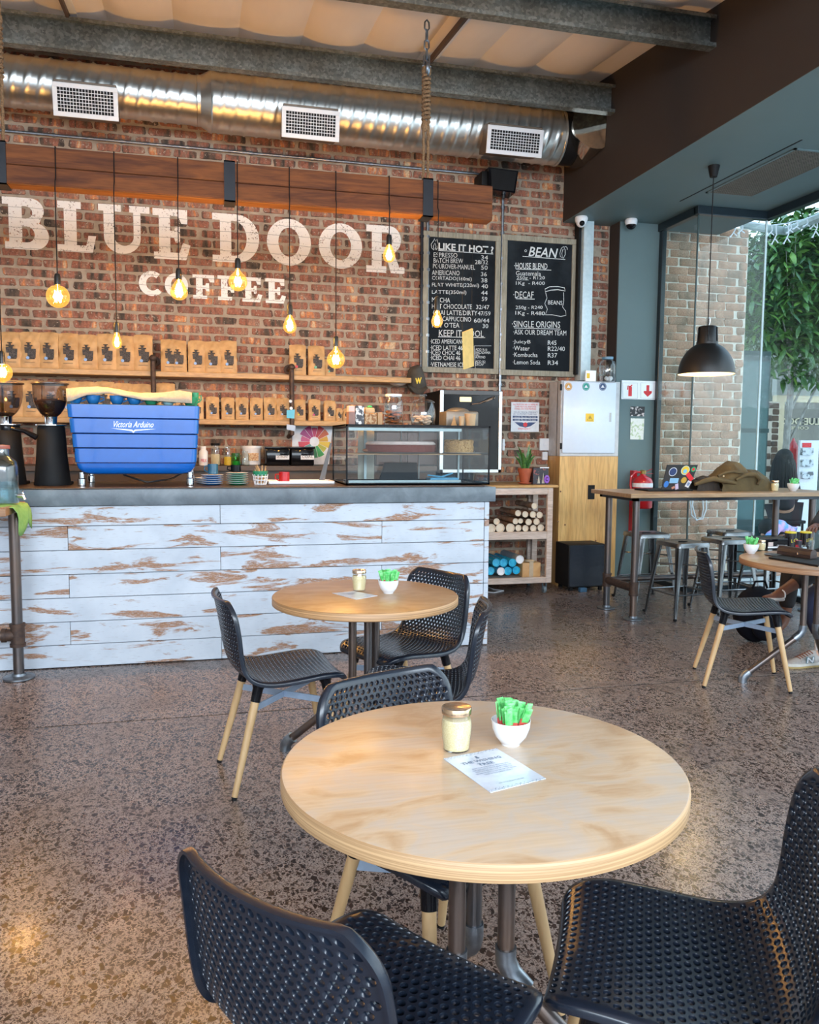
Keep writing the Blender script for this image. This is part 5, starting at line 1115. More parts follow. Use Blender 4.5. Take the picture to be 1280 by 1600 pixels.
# paper cups on the case
for px_, w_, y0, lab in ((721.5, 9, 646, 'narrow kraft paper cup on the pastry case in front of the oven'), (735, 18, 642, 'wide kraft paper cup on the pastry case in front of the oven')):
    p = onCase(px_, Yt); k = kp(p); r = w_*k/2; h = (661-y0)*k; g = MB(); g.lathe([(r*.78, 0), (r*.8, .002), (r, h-.004), (r*1.05, h-.003), (r*1.05, h), (r*.96, h), (r*.75, .01), (0, .01)], (0,0,0), 24)
    o = link('paper_cup', g.mesh('paper_cup', pm('kraft_cup', (.62,.40,.22), .6)), None, (p.x, Yt, cz1)); o['label'] = lab; o['category'] = 'cup'
g = MB(); p = onCase(709, Yt+.1); g.prism([(p.x-.02, cz1), (p.x+.025, cz1), (p.x+.004, cz1+.075)], Yt+.1, Yt+.104); solo('paper_cone', g, M_kraft, 'small pointed kraft paper card beside the paper cups', 'card', loc=tuple(p), smooth=False)
# ------------------------------------------------------------------ oven on the back counter
Yo = 7.12; ox0, ox1 = at(687, 680, Y=Yo).x, at(784.5, 680, Y=Yo).x; oz1, oz0 = at(730, 610, Y=Yo).z, at(730, 739, Y=Yo).z
ov = thing('oven', 'tall black oven with steel edged glass door behind the pastry case', 'oven', ((ox0+ox1)/2, Yo+.25, LZ))
g = MB(); g.box((ox0+.01, Yo+.03, oz0), (ox1-.01, YW-.01, oz1), .01); part('cabinet', g, M_blackmatte, ov); g = MB(); g.box((ox0+.02, Yo+.05, 0), (at(863, 850, Y=7.02).x-.735, YW-.03, oz0-.001)); part('stand', g, M_blackmatte, ov, smooth=False)
g = MB(); g.box((ox0, Yo, oz0), (ox0+.038, Yo+.03, oz1), .004); g.box((ox1-.034, Yo, oz0), (ox1, Yo+.03, oz1), .004); g.box((ox0, Yo, oz0), (ox1, Yo+.03, oz0+.035), .004); part('steel_trim', g, M_steel, ov)
g = MB(); g.box((ox0, Yo+.001, oz1-.04), (ox1, Yo+.03, oz1), .003); part('header', g, pm('grey_header', (.07,.075,.08), .4), ov)
g = MB(); g.box((ox0+.038, Yo+.012, oz0+.035), (ox1-.034, Yo+.018, oz1-.04)); part('door_glass', g, M_blackgloss, ov, smooth=False)
g = MB(); a = at(728, 624, Y=Yo); g.box((a.x-.055, Yo+.002, a.z-.022), (a.x+.055, Yo+.012, a.z+.022), .006); part('oven_lamp', g, emis('warm_oven_lamp', (.85,.68,.36), .8), ov)
g = MB(); a, b_ = at(737, 632, Y=Yo), at(772, 621, Y=Yo); g.tube([(a.x, Yo-.01, a.z), (a.x+.07, Yo-.02, a.z+.01), (b_.x-.03, Yo-.02, b_.z-.015), (b_.x, Yo-.015, b_.z)], [.006,.006,.013,.013], 8); part('handle', g, M_chrome, ov)
t = thing('kitchen_appliance', 'grey hooded appliance on the rear of the pastry case behind the paper cups', 'appliance', (at(722, 661, Y=5.75).x, 5.85, cz1)); a, b_ = at(697, 661, Y=5.75).x, at(748, 661, Y=5.75).x; h = 24*kp(at(722, 661, Y=5.75))
g = MB(); g.box((a, 5.75, cz1), (b_, 5.94, cz1+h), .012); part('housing', g, pm('dull_grey_metal', (.20,.18,.15), .4, .3), t)
g = MB(); g.ball(((a+b_)/2-.01, 5.84, cz1+h-.004), .09, 18, 10, (1, .9, .38)); part('hood', g, bpy.data.materials['dull_grey_metal'], t)
a, b_ = at(588, 700, Y=7.25).x, at(684, 700, Y=7.25).x; t = thing('cupboard', 'dark brown cupboard on the back counter, seen through the pastry case', 'cupboard', ((a+b_)/2, 7.4, LZ)); zt_ = at(640, 674, Y=7.25).z
for k in range(2): g = MB(); g.box((a+(b_-a)*k/2+.002, 7.24, LZ+.01), (a+(b_-a)*(k+1)/2-.002, 7.258, zt_-.01), .002); part('door', g, pm('maroon_brown_panel', (.055,.022,.014), .45), t)
g = MB(); g.box((a, 7.26, LZ), (min(b_, ox0-.012), YW-.02, zt_)); part('carcass', g, M_blackmatte, t, smooth=False)
# ------------------------------------------------------------------ trolley
Yr = 7.02; M_tw = M_washed
tx1 = at(863, 850, Y=Yr).x; tz1 = at(830, 762, Y=Yr).z; tz0 = at(820, 912, Y=Yr).z; tx0 = tx1-.69; tD = .5
tr = thing('storage_trolley', 'whitewashed timber trolley on castors holding cup sleeves', 'trolley', ((tx0+tx1)/2, Yr+.25, 0)); tp = .055
zm_ = at(820, 843, Y=Yr).z; zA = at(820, 831, Y=Yr).z
def bar(lo, hi): g = MB(); g.box(lo, hi, .004); part('rail', g, M_tw, tr)
for y in (Yr, Yr+tD-.04):
    for x in (tx0, tx1-tp): g = MB(); g.box((x, y, tz0), (x+tp, y+.04, tz1), .004); part('post', g, M_tw, tr)
    bar((tx0+tp, y, tz1-.065), (tx1-tp, y+.04, tz1)); bar((tx0+tp, y, zm_), (tx1-tp, y+.04, zA)); bar((tx0+tp, y, tz0), (tx1-tp, y+.04, tz0+.055))
for x in (tx0, tx1-.04):
    for z in (tz1-.065, zm_, tz0): g = MB(); g.box((x, Yr+.04, z), (x+.04, Yr+tD-.04, z+.055), .004); part('side_rail', g, M_tw, tr)
g = MB(); x = at(829, 850, Y=Yr+tD-.04).x; g.box((x, Yr+tD-.08, tz0+.056), (x+.055, Yr+tD-.042, tz1-.066), .004); part('rear_post', g, M_tw, tr)
for z in (zm_+.035, tz0+.035): g = MB(); g.box((tx0+.041, Yr+.041, z), (tx1-.041, Yr+tD-.041, z+.012)); part('shelf', g, M_tw, tr, smooth=False)
g = MB(); ztt = tz1+.0005; g.box((tx0-.03, Yr-.02, ztt), (at(873, 762, Y=Yr-.02).x, YW-.03, ztt+.022), .003); part('top_board', g, M_shelfwood, tr)
for x in (tx0+.06, tx1-.05):
    for y in (Yr+.05, Yr+tD-.06):
        g = MB(); g.lathe([(.008,-.014),(.030,-.013),(.034,0),(.030,.013),(.008,.014)], (0,0,0), 18, M=Matrix.Translation((x, y, .034)) @ Matrix.Rotation(PI/2, 4, 'Y')); g.box((x-.02, y-.012, .034), (x-.015, y+.012, tz0)); g.box((x+.015, y-.012, .034), (x+.02, y+.012, tz0)); g.box((x-.03, y-.03, tz0-.004), (x+.03, y+.03, tz0)); part('castor', g, pm('grey_castor', (.14,.19,.22), .4), tr)
def sleeve(px_, py_, rpx, m_end, m_side, lab, grp, name='cup_sleeve', L_=.42, Ys=None, mt=None):
    Y0 = Ys or Yr+.045; p = at(px_, py_, Y=Y0); k = kp(p); r = rpx*k; M_ = Matrix.Translation(p) @ Matrix.Rotation(-PI/2, 4, 'X')
    o = thing(name, lab, 'cup stack', tuple(p), group=grp)
    g = MB(); g.lathe([(r*1.02, .012), (r*1.04, .05), (r*1.02, L_), (r*.3, L_+.012)], (0,0,0), 16, M=M_, cap0=False); part('sleeve', g, m_side, o)
    g = MB(); g.lathe([(0, .008), (r*.80, .008), (r*.86, 0), (r, 0), (r, .03), (r*.9, .06)], (0,0,0), 20, M=M_, cap1=False); part('end_cup', g, m_end, o)
M_cupw = pm('cream_cup_ends', (.70,.62,.50), .6, col2=(.62,.54,.43)); M_sleeve = pm('brown_clear_wrap', (.30,.20,.14), .2, coat=.8, col2=(.20,.12,.08), nscale=12, bmp=.6)
def tc_(x, y): return 760+x/8.89, 750+y/8.89
pts = [(70,675,7.2),(195,668,7.2),(335,668,7.2),(447,668,5),(545,672,5),(655,672,5.2),(758,664,5.4),(145,578,5),(408,574,4.6),(478,570,4.0),(590,584,5),(700,580,5),(443,462,4.8),(543,478,4.8),(650,480,5),(742,486,5),(670,360,4.8)]
rowsn = ['bottom row on the trolley']*7+['second row on the trolley']*5+['third row on the trolley']*4+['very top of the pile on the trolley']
cnt = {}
for (x, y, r_), rn_ in zip(pts, rowsn):
    cnt[rn_] = cnt.get(rn_, 0)+1; sleeve(*tc_(x, y), r_, M_cupw, M_sleeve, 'wrapped cream cup stack, '+ORD[cnt[rn_]-1]+' from the left, '+rn_, 'wrapped cup stacks on the trolley')
M_bluewrap = pm('shiny_blue_plastic', (.01,.33,.62), .2, coat=.8, col2=(.03,.50,.75), nscale=30, bmp=.8)
for k_, (x, y, r_) in enumerate([(60,1265,6.4),(300,1265,6.4),(418,1255,6.2),(140,1150,6.4),(240,1150,6.4),(365,1150,6.4)]): sleeve(*tc_(x, y), r_, M_bluewrap, M_bluewrap, 'bright blue wrapped lid stack in the '+('bottom' if k_ < 3 else 'upper')+' row, '+ORD[k_ % 3]+' from the left', 'blue wrapped stacks on the bottom trolley shelf')
sleeve(*tc_(205, 1270), 6.3, M_ceramic, M_bluewrap, 'white faced stack among the blue ones in the bottom row', 'blue wrapped stacks on the bottom trolley shelf'); sleeve(*tc_(468, 1105), 6.6, M_ceramic, pm('grey_wrap', (.35,.42,.48), .2, coat=.6), 'grey and white stack lying on the blue stacks', 'blue wrapped stacks on the bottom trolley shelf')
a, b_ = at(*tc_(500, 1300), Y=Yr+.06), at(*tc_(760, 1145), Y=Yr+.06); t = thing('paper_parcel', 'brown paper bundle on the bottom trolley shelf', 'parcel', ((a.x+b_.x)/2, Yr+.15, tz0+.047))
g = MB(); g.box((a.x, Yr+.06, tz0+.048), (b_.x, Yr+.3, b_.z), .01); part('bundle', g, M_kraft, t); g = MB(); xm = (a.x+b_.x)/2; g.box((xm-.025, Yr+.056, tz0+.048), (xm+.015, Yr+.06, b_.z+.01)); g.ball((xm-.01, Yr+.08, b_.z+.015), .03, sc_=(1.6,1,.5)); part('tie', g, pm('beige_tie', (.50,.40,.28), .7), t)
for k_, (y, pts_) in enumerate(((0, ((768,923),(778,920),(786,925))),)):
    g = MB(); P = [at(x_, y_, Z=.006) for x_, y_ in ((762,917),(772,921),(787,923),(772,926),(762,925))]; g.tube(P, .005, 6); solo('cable', g, M_white, 'white cable lying on the floor under the trolley', 'cable', loc=tuple(P[0]))
# plant and box on the trolley top
TT = ztt+.0225
Yq = 7.15; p = at(824, 757, Y=Yq); k = kp(p)
t = thing('potted_plant', 'small snake plant in a terracotta pot on the trolley', 'plant', (p.x, Yq+.06, TT)); M_terra = pm('terracotta', (.38,.09,.04), .7)
g = MB(); g.lathe([(.045, 0), (.052, .004), (.066, .010), (.066, .016), (.05, .018)], (p.x, Yq+.06, TT), 24); part('saucer', g, M_terra, t)
g = MB(); g.lathe([(.042, .018), (.062, .115), (.067, .115), (.069, .150), (.062, .150), (.058, .12), (0, .12)], (p.x, Yq+.06, TT), 24); part('pot', g, M_terra, t)
M_leafs = pm('snake_leaf', (.018,.10,.03), .35, col2=(.10,.24,.05), nscale=30, stretch=(1,1,3), coat=.2)
rr = random.Random(8)
for i in range(13):
    a = rr.uniform(0, 2*PI); lean = rr.uniform(.02, .11); h = rr.uniform(.13, .25); w_ = rr.uniform(.014, .022); bx_ = Vector((p.x+.02*math.cos(a), Yq+.06+.02*math.sin(a), TT+.12)); g = MB(); vs = []
    rg = Vector((-math.sin(a), math.cos(a), 0))
    if i % 2: rg = Vector((1, .2, 0)).normalized()
    for j in range(7):
        u = j/6; c_ = bx_+Vector((math.cos(a)*lean*u*u, math.sin(a)*lean*u*u, h*u)); ww = w_*(.5+1.2*u-1.6*u*u*u)+.001
        if j == 6: ww = .0008
        vs += [c_-rg*ww, c_+Vector((math.cos(a), math.sin(a), 0))*.004, c_+rg*ww]
    g.add(vs, [(j*3+q, j*3+q+1, j*3+q+4, j*3+q+3) for j in range(6) for q in (0, 1)]); part('leaf', g, M_leafs, t)
a, b_ = at(835, 757, Y=Yq-.02), at(857, 757, Y=Yq-.02); t = thing('gift_box', 'small black box with coloured prints and a violet rosette on the trolley', 'box', (a.x, Yq, TT))
g = MB(); g.box((a.x-.01, Yq-.01, TT), (b_.x+.005, Yq+.10, TT+.155), .003); part('box', g, pm('black_colour_print', (.02,.02,.03), .4, col2=(.25,.06,.05), nscale=60, lohi=(.6,.64)), t)
g = MB(); g.box((b_.x-.085, Yq-.015, TT+.152), (b_.x+.006, Yq-.01, TT+.162)); part('white_edge', g, M_paper, t)
M_vio = pm('violet_ribbon', (.25,.10,.55), .5)
c_ = Vector((b_.x-.018, Yq-.022, TT+.05)); g = MB()
for i in range(14): an = 2*PI*i/14; g.ball((c_.x+.020*math.cos(an), c_.y, c_.z+.030*math.sin(an)), .010, 6, 4, (1,.6,1))
g.ball(tuple(c_), .014, 8, 5); part('rosette', g, M_vio, t)
for px_, z_ in ((842, .03), (849, .055)): g = MB(); q = at(px_, 750, Y=Yq-.013).x; g.prism([(q-.014, TT+.01), (q+.014, TT+.01), (q, TT+z_+.055)], Yq-.014, Yq-.012); part('printed_tree', g, pm('silver_print', (.45,.40,.32), .4, .5), t, smooth=False)
# wall sockets, sign, small switch
def wallplate(x0, x1, y0, y1, Yp, lab, name='wall_socket', m_=None, cat='socket', holes=0):
    a, b_ = at(x0, y0, Y=Yp), at(x1, y1, Y=Yp); t = thing(name, lab, cat, ((a.x+b_.x)/2, Yp, b_.z)); g = MB(); g.box((a.x, Yp, b_.z), (b_.x, Yp+.03, a.z), .004); part('plate', g, m_ or M_white, t)
    g = MB(); cx, cz = (a.x+b_.x)/2, (a.z+b_.z)/2; g.box((cx-.015, Yp-.004, cz-.012), (cx+.015, Yp, cz+.012), .002); part('rocker', g, M_white, t); return t, a, b_
wallplate(844, 859, 685, 704, 7.665, 'upper double white socket plate beside the plywood cabinet'); wallplate(848, 856, 706, 719, 7.665, 'lower narrow white socket plate beside the plywood cabinet')
wallplate(785.5, 789, 686, 704, 7.665, 'slim white plate just right of the oven', 'label_plate', cat='sticker')
a, b_ = at(799, 628, Y=7.675), at(843.5, 675, Y=7.675); t = thing('medical_sign', 'white emergency medical notice with red and blue print on the bricks', 'sign', ((a.x+b_.x)/2, 7.68, b_.z))
g = MB(); g.box((a.x, 7.675, b_.z), (b_.x-.01, 7.680, a.z), .001); part('panel', g, M_paper, t)
for s, x0, x1, y, h_, m_ in (('ALL PATRONS ARE COVERED BY', 802, 841, 633, 2.4, M_red), ('CAPE MEDICAL RESPONSE', 805, 838, 636.5, 2.4, M_red), ('WHILE ON THE PREMISES', 804, 838, 640, 2.4, M_red), ('FOR ANY MEDICAL EMERGENCY', 803, 840, 645, 2.3, M_navy), ('ON THIS PROPERTY PLEASE CALL', 802, 839, 648, 2.3, M_navy), ('EMERGENCY', 810, 829, 671, 2.4, M_red)):
    wtext(s, x0, y, x1, y+.3, h_, 7.673, m_, t, 'print')
for y in (649.5, 654.2):
    g = MB(); q0, q1 = at(801.5, y, Y=7.673), at(840, y+3.8, Y=7.673); g.box((q0.x, 7.6735, q1.z), (q1.x, 7.6745, q0.z), .0); part('blue_band', g, M_navy, t, smooth=False); wtext('24-HR TEL 021 750 4444', 804, y+3.2, 838, y+3.3, 2.2, 7.6725, M_paper, t, 'print')
g = MB(); P = [at(*q, Y=7.673) for q in ((804,659.5),(816,660),(821,662),(826,660),(838,660),(829,666),(821,668),(812,666))]; g.add(P, [tuple(range(8))]); part('wing_emblem', g, M_navy, t, smooth=False)
g = MB(); c_ = at(821, 663.5, Y=7.672); g.lathe([(0,0),(.022,0),(.022,.001)], (0,0,0), 20, M=Matrix.Translation(c_) @ Matrix.Rotation(PI/2, 4, 'X')); part('round_emblem', g, M_red, t, smooth=False)
# ------------------------------------------------------------------ plywood base and electrical cabinet
Yk = 7.40; kx0, kx1 = at(873, 800, Y=Yk).x, at(963.5, 800, Y=Yk).x; kz = at(900, 713, Y=Yk).z
pb = thing('plywood_cabinet', 'tall plywood box base under the white electrical cabinet', 'cabinet', ((kx0+kx1)/2, Yk+.14, 0))
g = MB(); g.box((kx0, Yk, 0), (kx1, Yk+.015, kz), .001); part('front_panel', g, M_ply, pb)
g = MB(); g.box((kx0+.001, Yk+.016, 0), (kx0+.016, YW-.014, kz), .001); part('side_panel', g, M_ply, pb); g = MB(); g.box((kx1-.016, Yk+.016, 0), (kx1-.001, YW-.21, kz), .001); part('side_panel', g, M_ply, pb)
g = MB(); g.box((kx0+.016, Yk+.016, kz-.016), (kx1-.017, 7.49, kz), .001); part('top_panel', g, M_ply, pb)
a, b_ = at(919, 758, Y=Yk), at(929, 780, Y=Yk); g = MB(); g.box((a.x, Yk-.004, b_.z), (b_.x, Yk, a.z), .001); part('black_slot', g, M_blackmatte, pb)
M_knot = pm('wood_knot', (.18,.08,.03), .6)
for q in ((876,768),(883,820),(931,845),(947,842),(872,815),(884,847)): c_ = at(*q, Y=Yk-.001); g = MB(); g.lathe([(0,0),(.008,0),(.009,.001)], (0,0,0), 10, M=Matrix.Translation(c_) @ Matrix.Rotation(PI/2, 4, 'X')); part('knot', g, M_knot, pb)
ec = thing('electrical_cabinet', 'white steel electrical cabinet with a yellow warning sticker', 'cabinet', ((kx0+kx1)/2, Yk+.14, kz)); ez1 = at(900, 595, Y=Yk).z; M_ecab = pm('white_enamel', (.66,.74,.86), .3, coat=.3, col2=(.64,.72,.84))
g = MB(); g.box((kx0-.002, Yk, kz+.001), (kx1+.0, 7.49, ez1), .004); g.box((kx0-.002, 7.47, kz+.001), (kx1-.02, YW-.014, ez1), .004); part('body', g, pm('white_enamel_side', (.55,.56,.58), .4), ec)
dx0, dx1 = at(880, 650, Y=Yk-.02).x, at(962, 650, Y=Yk-.02).x; dz0, dz1 = at(920, 708, Y=Yk-.02).z, at(920, 597, Y=Yk-.02).z
g = MB(); g.box((dx0, Yk-.022, dz0), (dx1, Yk-.002, dz1), .006); dr = part('door', g, M_ecab, ec)
for y in (605, 697): q = at(878, y, Y=Yk-.02); g = MB(); g.box((q.x-.012, Yk-.014, q.z-.03), (q.x+.006, Yk-.001, q.z+.03), .002); part('hinge', g, M_blackmatte, ec)
q = at(954, 652, Y=Yk-.02); g = MB(); g.box((q.x-.010, Yk-.028, q.z-.045), (q.x+.010, Yk-.022, q.z+.045), .003); part('lock_handle', g, pm('grey_handle', (.50,.56,.60), .4), dr)
q0, q1 = at(915.5, 646, Y=Yk-.023), at(928, 659, Y=Yk-.023); g = MB(); g.box((q0.x, Yk-.0235, q1.z), (q1.x, Yk-.022, q0.z)); part('warning_sticker', g, M_yellow, ec, smooth=False)
def ring_poly(c_, pts_, w_, Y_, m_, par, nm): g = MB(); g.tube([(c_.x+a_, Y_, c_.z+b2) for a_, b2 in pts_], w_, 4, closed=True); part(nm, g, m_, par, smooth=False)
c_ = at(922, 653.5, Y=Yk-.024); ring_poly(c_, [(-.028,-.022),(.028,-.022),(0,.026)], .0022, Yk-.0245, M_print, ec, 'triangle_mark'); g = MB(); g.add([(c_.x-.002, Yk-.0245, c_.z+.012), (c_.x+.006, Yk-.0245, c_.z+.012), (c_.x+.002, Yk-.0245, c_.z), (c_.x+.008, Yk-.0245, c_.z), (c_.x-.003, Yk-.0245, c_.z-.016), (c_.x, Yk-.0245, c_.z-.003), (c_.x-.007, Yk-.0245, c_.z-.003)], [(0,1,2),(2,3,4),(2,4,5),(5,6,0),(0,2,5)]); part('bolt_mark', g, M_print, ec, smooth=False)
for px_, m_, nm in ((888.5, pm('orange_badge', (.65,.33,.08), .5), 'orange'), (916, pm('teal_badge', (.02,.33,.27), .5), 'green'), (942, pm('blue_badge', (.04,.09,.22), .5), 'blue')):
    c_ = at(px_, 604, Y=Yk-.024); t = thing('round_sticker', 'round '+nm+' badge sticker along the top of the white cabinet door', 'sticker', tuple(c_)); R9 = 6.3*kp(c_)
    M9 = Matrix.Translation(c_) @ Matrix.Rotation(PI/2, 4, 'X'); g = MB(); g.lathe([(0,0),(R9,0),(R9,-.001)], (0,0,0), 24, M=M9); part('disc', g, m_, t, smooth=False)
    g = MB(); g.tube([(c_.x+R9*.82*math.cos(2*PI*i/24), Yk-.0255, c_.z+R9*.82*math.sin(2*PI*i/24)) for i in range(24)], .0012, 4, closed=True); g.add([(c_.x-R9*.5, Yk-.0256, c_.z-R9*.3), (c_.x+R9*.5, Yk-.0256, c_.z-R9*.3), (c_.x, Yk-.0256, c_.z+R9*.45)], [(0,1,2)]); part('emblem', g, M_paper, t, smooth=False)
# jar and thermostat box on top
ez1 += .0005
t = thing('glass_jar', 'big empty glass jar with blue lid on the electrical cabinet', 'jar', (at(945, 592, Y=7.46).x, 7.5, ez1)); c_ = (at(945, 592, Y=7.46).x, 7.53-.12, ez1); k = kp(c_); r = 13*k; h = 38*k
g = MB(); g.lathe([(r*.9, 0), (r, .01), (r, h*.62), (r*.85, h*.82), (r*.6, h*.88), (r*.6, h*.93)], c_, 26, cap1=False); part('glass', g, M_jarglass, t, ang=60); g = MB(); g.lathe([(r*.66, h*.90), (r*.68, h), (0, h+.002)], c_, 24); part('lid', g, pm('blue_lid', (.14,.28,.40), .4), t)
g = MB(); rr = random.Random(2)
for i in range(9): g.ball((c_[0]+rr.uniform(-.0, .05), c_[1]+rr.uniform(-.04, .04), ez1+.02+rr.uniform(0, .02)), .02, 8, 5)
o = part('crumpled_paper', g, M_paper, t)
o, a, b_, z0, k = bx('small white card with yellow mark beside the big glass jar', 'card', 'card', 915, 931.5, 575, 592, 7.44, .02, M_ceramic, ez1); g = MB(); g.box((a+.012, 7.4385, z0+.03), (a+.045, 7.44, z0+.08)); part('yellow_mark', g, M_yellow, o, smooth=False)
# black floor box
Yb2 = 7.08; a, b_ = at(889, 880, Y=Yb2).x, at(947, 880, Y=Yb2).x; zt_ = at(915, 851, Y=Yb2).z
t = thing('subwoofer', 'black speaker box standing on the floor before the plywood cabinet', 'speaker', ((a+b_)/2, Yb2+.15, 0)); g = MB(); g.box((a, Yb2+.005, .035), (b_, Yb2+.31, zt_), .008); part('box', g, M_blackmatte, t); g = MB(); g.box((a+.01, Yb2, .045), (b_-.01, Yb2+.006, zt_-.01), .003); part('front_cloth', g, M_black, t)
for x in (a+.03, b_-.05):
    for y in (Yb2+.03, Yb2+.26): g = MB(); g.box((x, y, 0), (x+.03, y+.03, .036)); part('foot', g, M_blackmatte, t, smooth=False)
g = MB(); a2 = at(905, 915, Y=Yb2-.03).x; g.box((a2, Yb2-.06, 0), (a2+.07, Yb2-.01, .04), .004); solo('blue_block', g, pm('blue_block', (.04,.12,.22), .5), 'small blue block on the floor by the black speaker box', 'block', loc=(a2, Yb2, 0))
# ------------------------------------------------------------------ column signs, extinguisher, cameras
Yz = 7.497
t = thing('safety_sign', 'white fire extinguisher and arrow sign on the teal column', 'sign', tuple(at(997, 625, Y=Yz)))
a, b_ = at(971, 594, Y=Yz), at(1026, 625, Y=Yz); g = MB(); g.box((a.x, Yz-.012, b_.z), (b_.x, Yz, a.z), .004); part('panel', g, M_ceramic, t)
for x0, x1 in ((973.5, 996.5), (1001.5, 1024.5)):
    P = [at(*q, Y=Yz-.013) for q in ((x0,598),(x1,598.5),(x1,622.5),(x0,622))]; g = MB(); g.tube([(q.x, Yz-.0125, q.z) for q in P], .0016, 4, closed=True); part('panel_line', g, M_fitting, t, smooth=False)
q = at(985, 610, Y=Yz-.013); k = kp(q); g = MB(); g.lathe([(0,-9*k),(3.0*k,-9*k),(3.0*k,4.5*k),(2*k,6*k),(0,6.2*k)], (q.x, Yz-.0125, q.z), 12); g.v = [(x, Yz-.013+(y-Yz)*.03, z) for x, y, z in g.v]; g.tube([(q.x-1*k, Yz-.0135, q.z+6*k), (q.x-4*k, Yz-.0135, q.z+7*k), (q.x-4.6*k, Yz-.0135, q.z+1*k)], .9*k, 4); g.tube([(q.x, Yz-.0135, q.z+6*k), (q.x+3*k, Yz-.0135, q.z+8.5*k)], .9*k, 4); part('extinguisher_mark', g, M_red, t, smooth=False)
q = at(1012.5, 610, Y=Yz-.0135); g = MB(); g.add([(q.x+a_*k, Yz-.0135, q.z+b2*k) for a_, b2 in ((-2.5,8),(2.5,8),(2.5,-1),(7,-1),(7,-4),(0,-10),(-7,-4),(-7,-1),(-2.5,-1))], [tuple(range(9))]); part('arrow_mark', g, M_red, t, smooth=False)
for (x0, y0, x1, y1, lab, c1, c2) in ((986, 635, 1008, 650.5, 'dark postcard with a pale paw on the teal column', (.03,.03,.035), (.60,.55,.55)), (986, 653.5, 1007, 687, 'white handwritten drawing pinned on the teal column', (.74,.76,.72), (.45,.55,.35))):
    P = [at(*q, Y=Yz-.004) for q in ((x0,y0),(x1,y0+.5),(x1-1.5,y1),(x0-1,y1-.5))]; g = MB(); g.add(P+[q+Vector((0,.003,0)) for q in P], [(0,1,2,3),(7,6,5,4),(0,4,5,1),(1,5,6,2),(2,6,7,3),(3,7,4,0)])
    solo('pinned_paper', g, pm('pinned_print', c1, .6, col2=c2, nscale=35, lohi=(.55,.6)), lab, 'paper', loc=tuple(P[3]), smooth=False)
Yx = 7.36; p = at(1003, 794, Y=Yx); k = kp(p); fe = thing('fire_extinguisher', 'red fire extinguisher on the teal column behind the bar table', 'extinguisher', (p.x, Yx, p.z)); M_redp = pm('red_enamel_tank', (.50,.012,.02), .22, coat=.5)
r = 16.5*k*.95; z0 = p.z; H = 52*k
g = MB(); g.lathe([(r*.9, 0), (r, .01), (r, H*.78), (r*.85, H*.90), (r*.4, H*.97), (r*.25, H*1.0), (r*.25, H*1.04)], (p.x, Yx, z0), 28); part('tank', g, M_redp, fe, ang=60)
g = MB(); g.lathe([(r*1.004, H*.32), (r*1.004, H*.56)], (p.x, Yx, z0), 28, cap0=False, cap1=False); part('label', g, pm('extinguisher_label', (.72,.76,.80), .5, col2=(.10,.22,.50), nscale=45, lohi=(.55,.58)), fe); g = MB(); g.lathe([(r*1.004, H*.64), (r*1.004, H*.76)], (p.x, Yx, z0), 28, cap0=False, cap1=False); part('label', g, M_paper, fe)
g = MB(); g.lathe([(r*.3, 0), (r*.32, .03), (r*.2, .04)], (p.x, Yx, z0+H*1.03), 14); part('valve', g, pm('brass_valve', (.45,.30,.10), .3, .9), fe)
g = MB(); g.box((p.x-.02, Yx-.01, z0+H*1.06), (p.x+.11, Yx+.01, z0+H*1.075), .002, M=Matrix.Translation((p.x, Yx, z0+H*1.06)) @ Matrix.Rotation(-.35, 4, 'Y') @ Matrix.Translation((-p.x, -Yx, -z0-H*1.06))); g.box((p.x-.02, Yx-.01, z0+H*1.03), (p.x+.11, Yx+.01, z0+H*1.045), .002); part('lever', g, M_redp, fe)
g = MB(); g.tube([(p.x-.02, Yx, z0+H*1.08), (p.x-r*.9, Yx-.01, z0+H*1.08), (p.x-r*1.35, Yx-.01, z0+H*.95), (p.x-r*1.35, Yx, z0+H*.7), (p.x-r*1.05, Yx, z0+H*.4)], .011, 8); part('hose', g, M_redp, fe)
g = MB(); q = at(988, 793, Y=7.46); g.box((q.x-.015, 7.43, at(988,835,Y=7.46).z), (q.x+.03, Yz+.002, at(988,735,Y=7.46).z), .004); g.box((q.x+.02, 7.44, z0+H*.4), (p.x+.06, 7.497, z0+H*.46), .003); part('wall_bracket', g, M_redp, fe)
for px_, py_, rp, Yv, lab, dark in ((908.5, 347, 10, 7.45, 'white dome security camera at the silver post', True), (986.5, 345, 9.5, 7.40, 'white dome security camera at the top of the teal column', False)):
    p = at(px_, py_, Y=Yv); k = kp(p); r = rp*k; t = thing('security_camera', lab, 'camera', (p.x, Yv, ZS)); zt_ = ZS-.001
    g = MB(); g.lathe([(r*.9, 0), (r, -.01), (r, -.03), (r*.86, -.055)], (p.x, Yv, zt_), 26); part('base', g, M_white, t)
    g = MB(); g.ball((p.x, Yv, zt_-.05), r*.82, 18, 10); part('dome', g, M_white if dark else M_blackgloss, t)
    if dark: g = MB(); g.ball((p.x-.01, Yv-r*.62, zt_-.07), r*.42, 14, 8); part('lens', g, M_blackgloss, t)
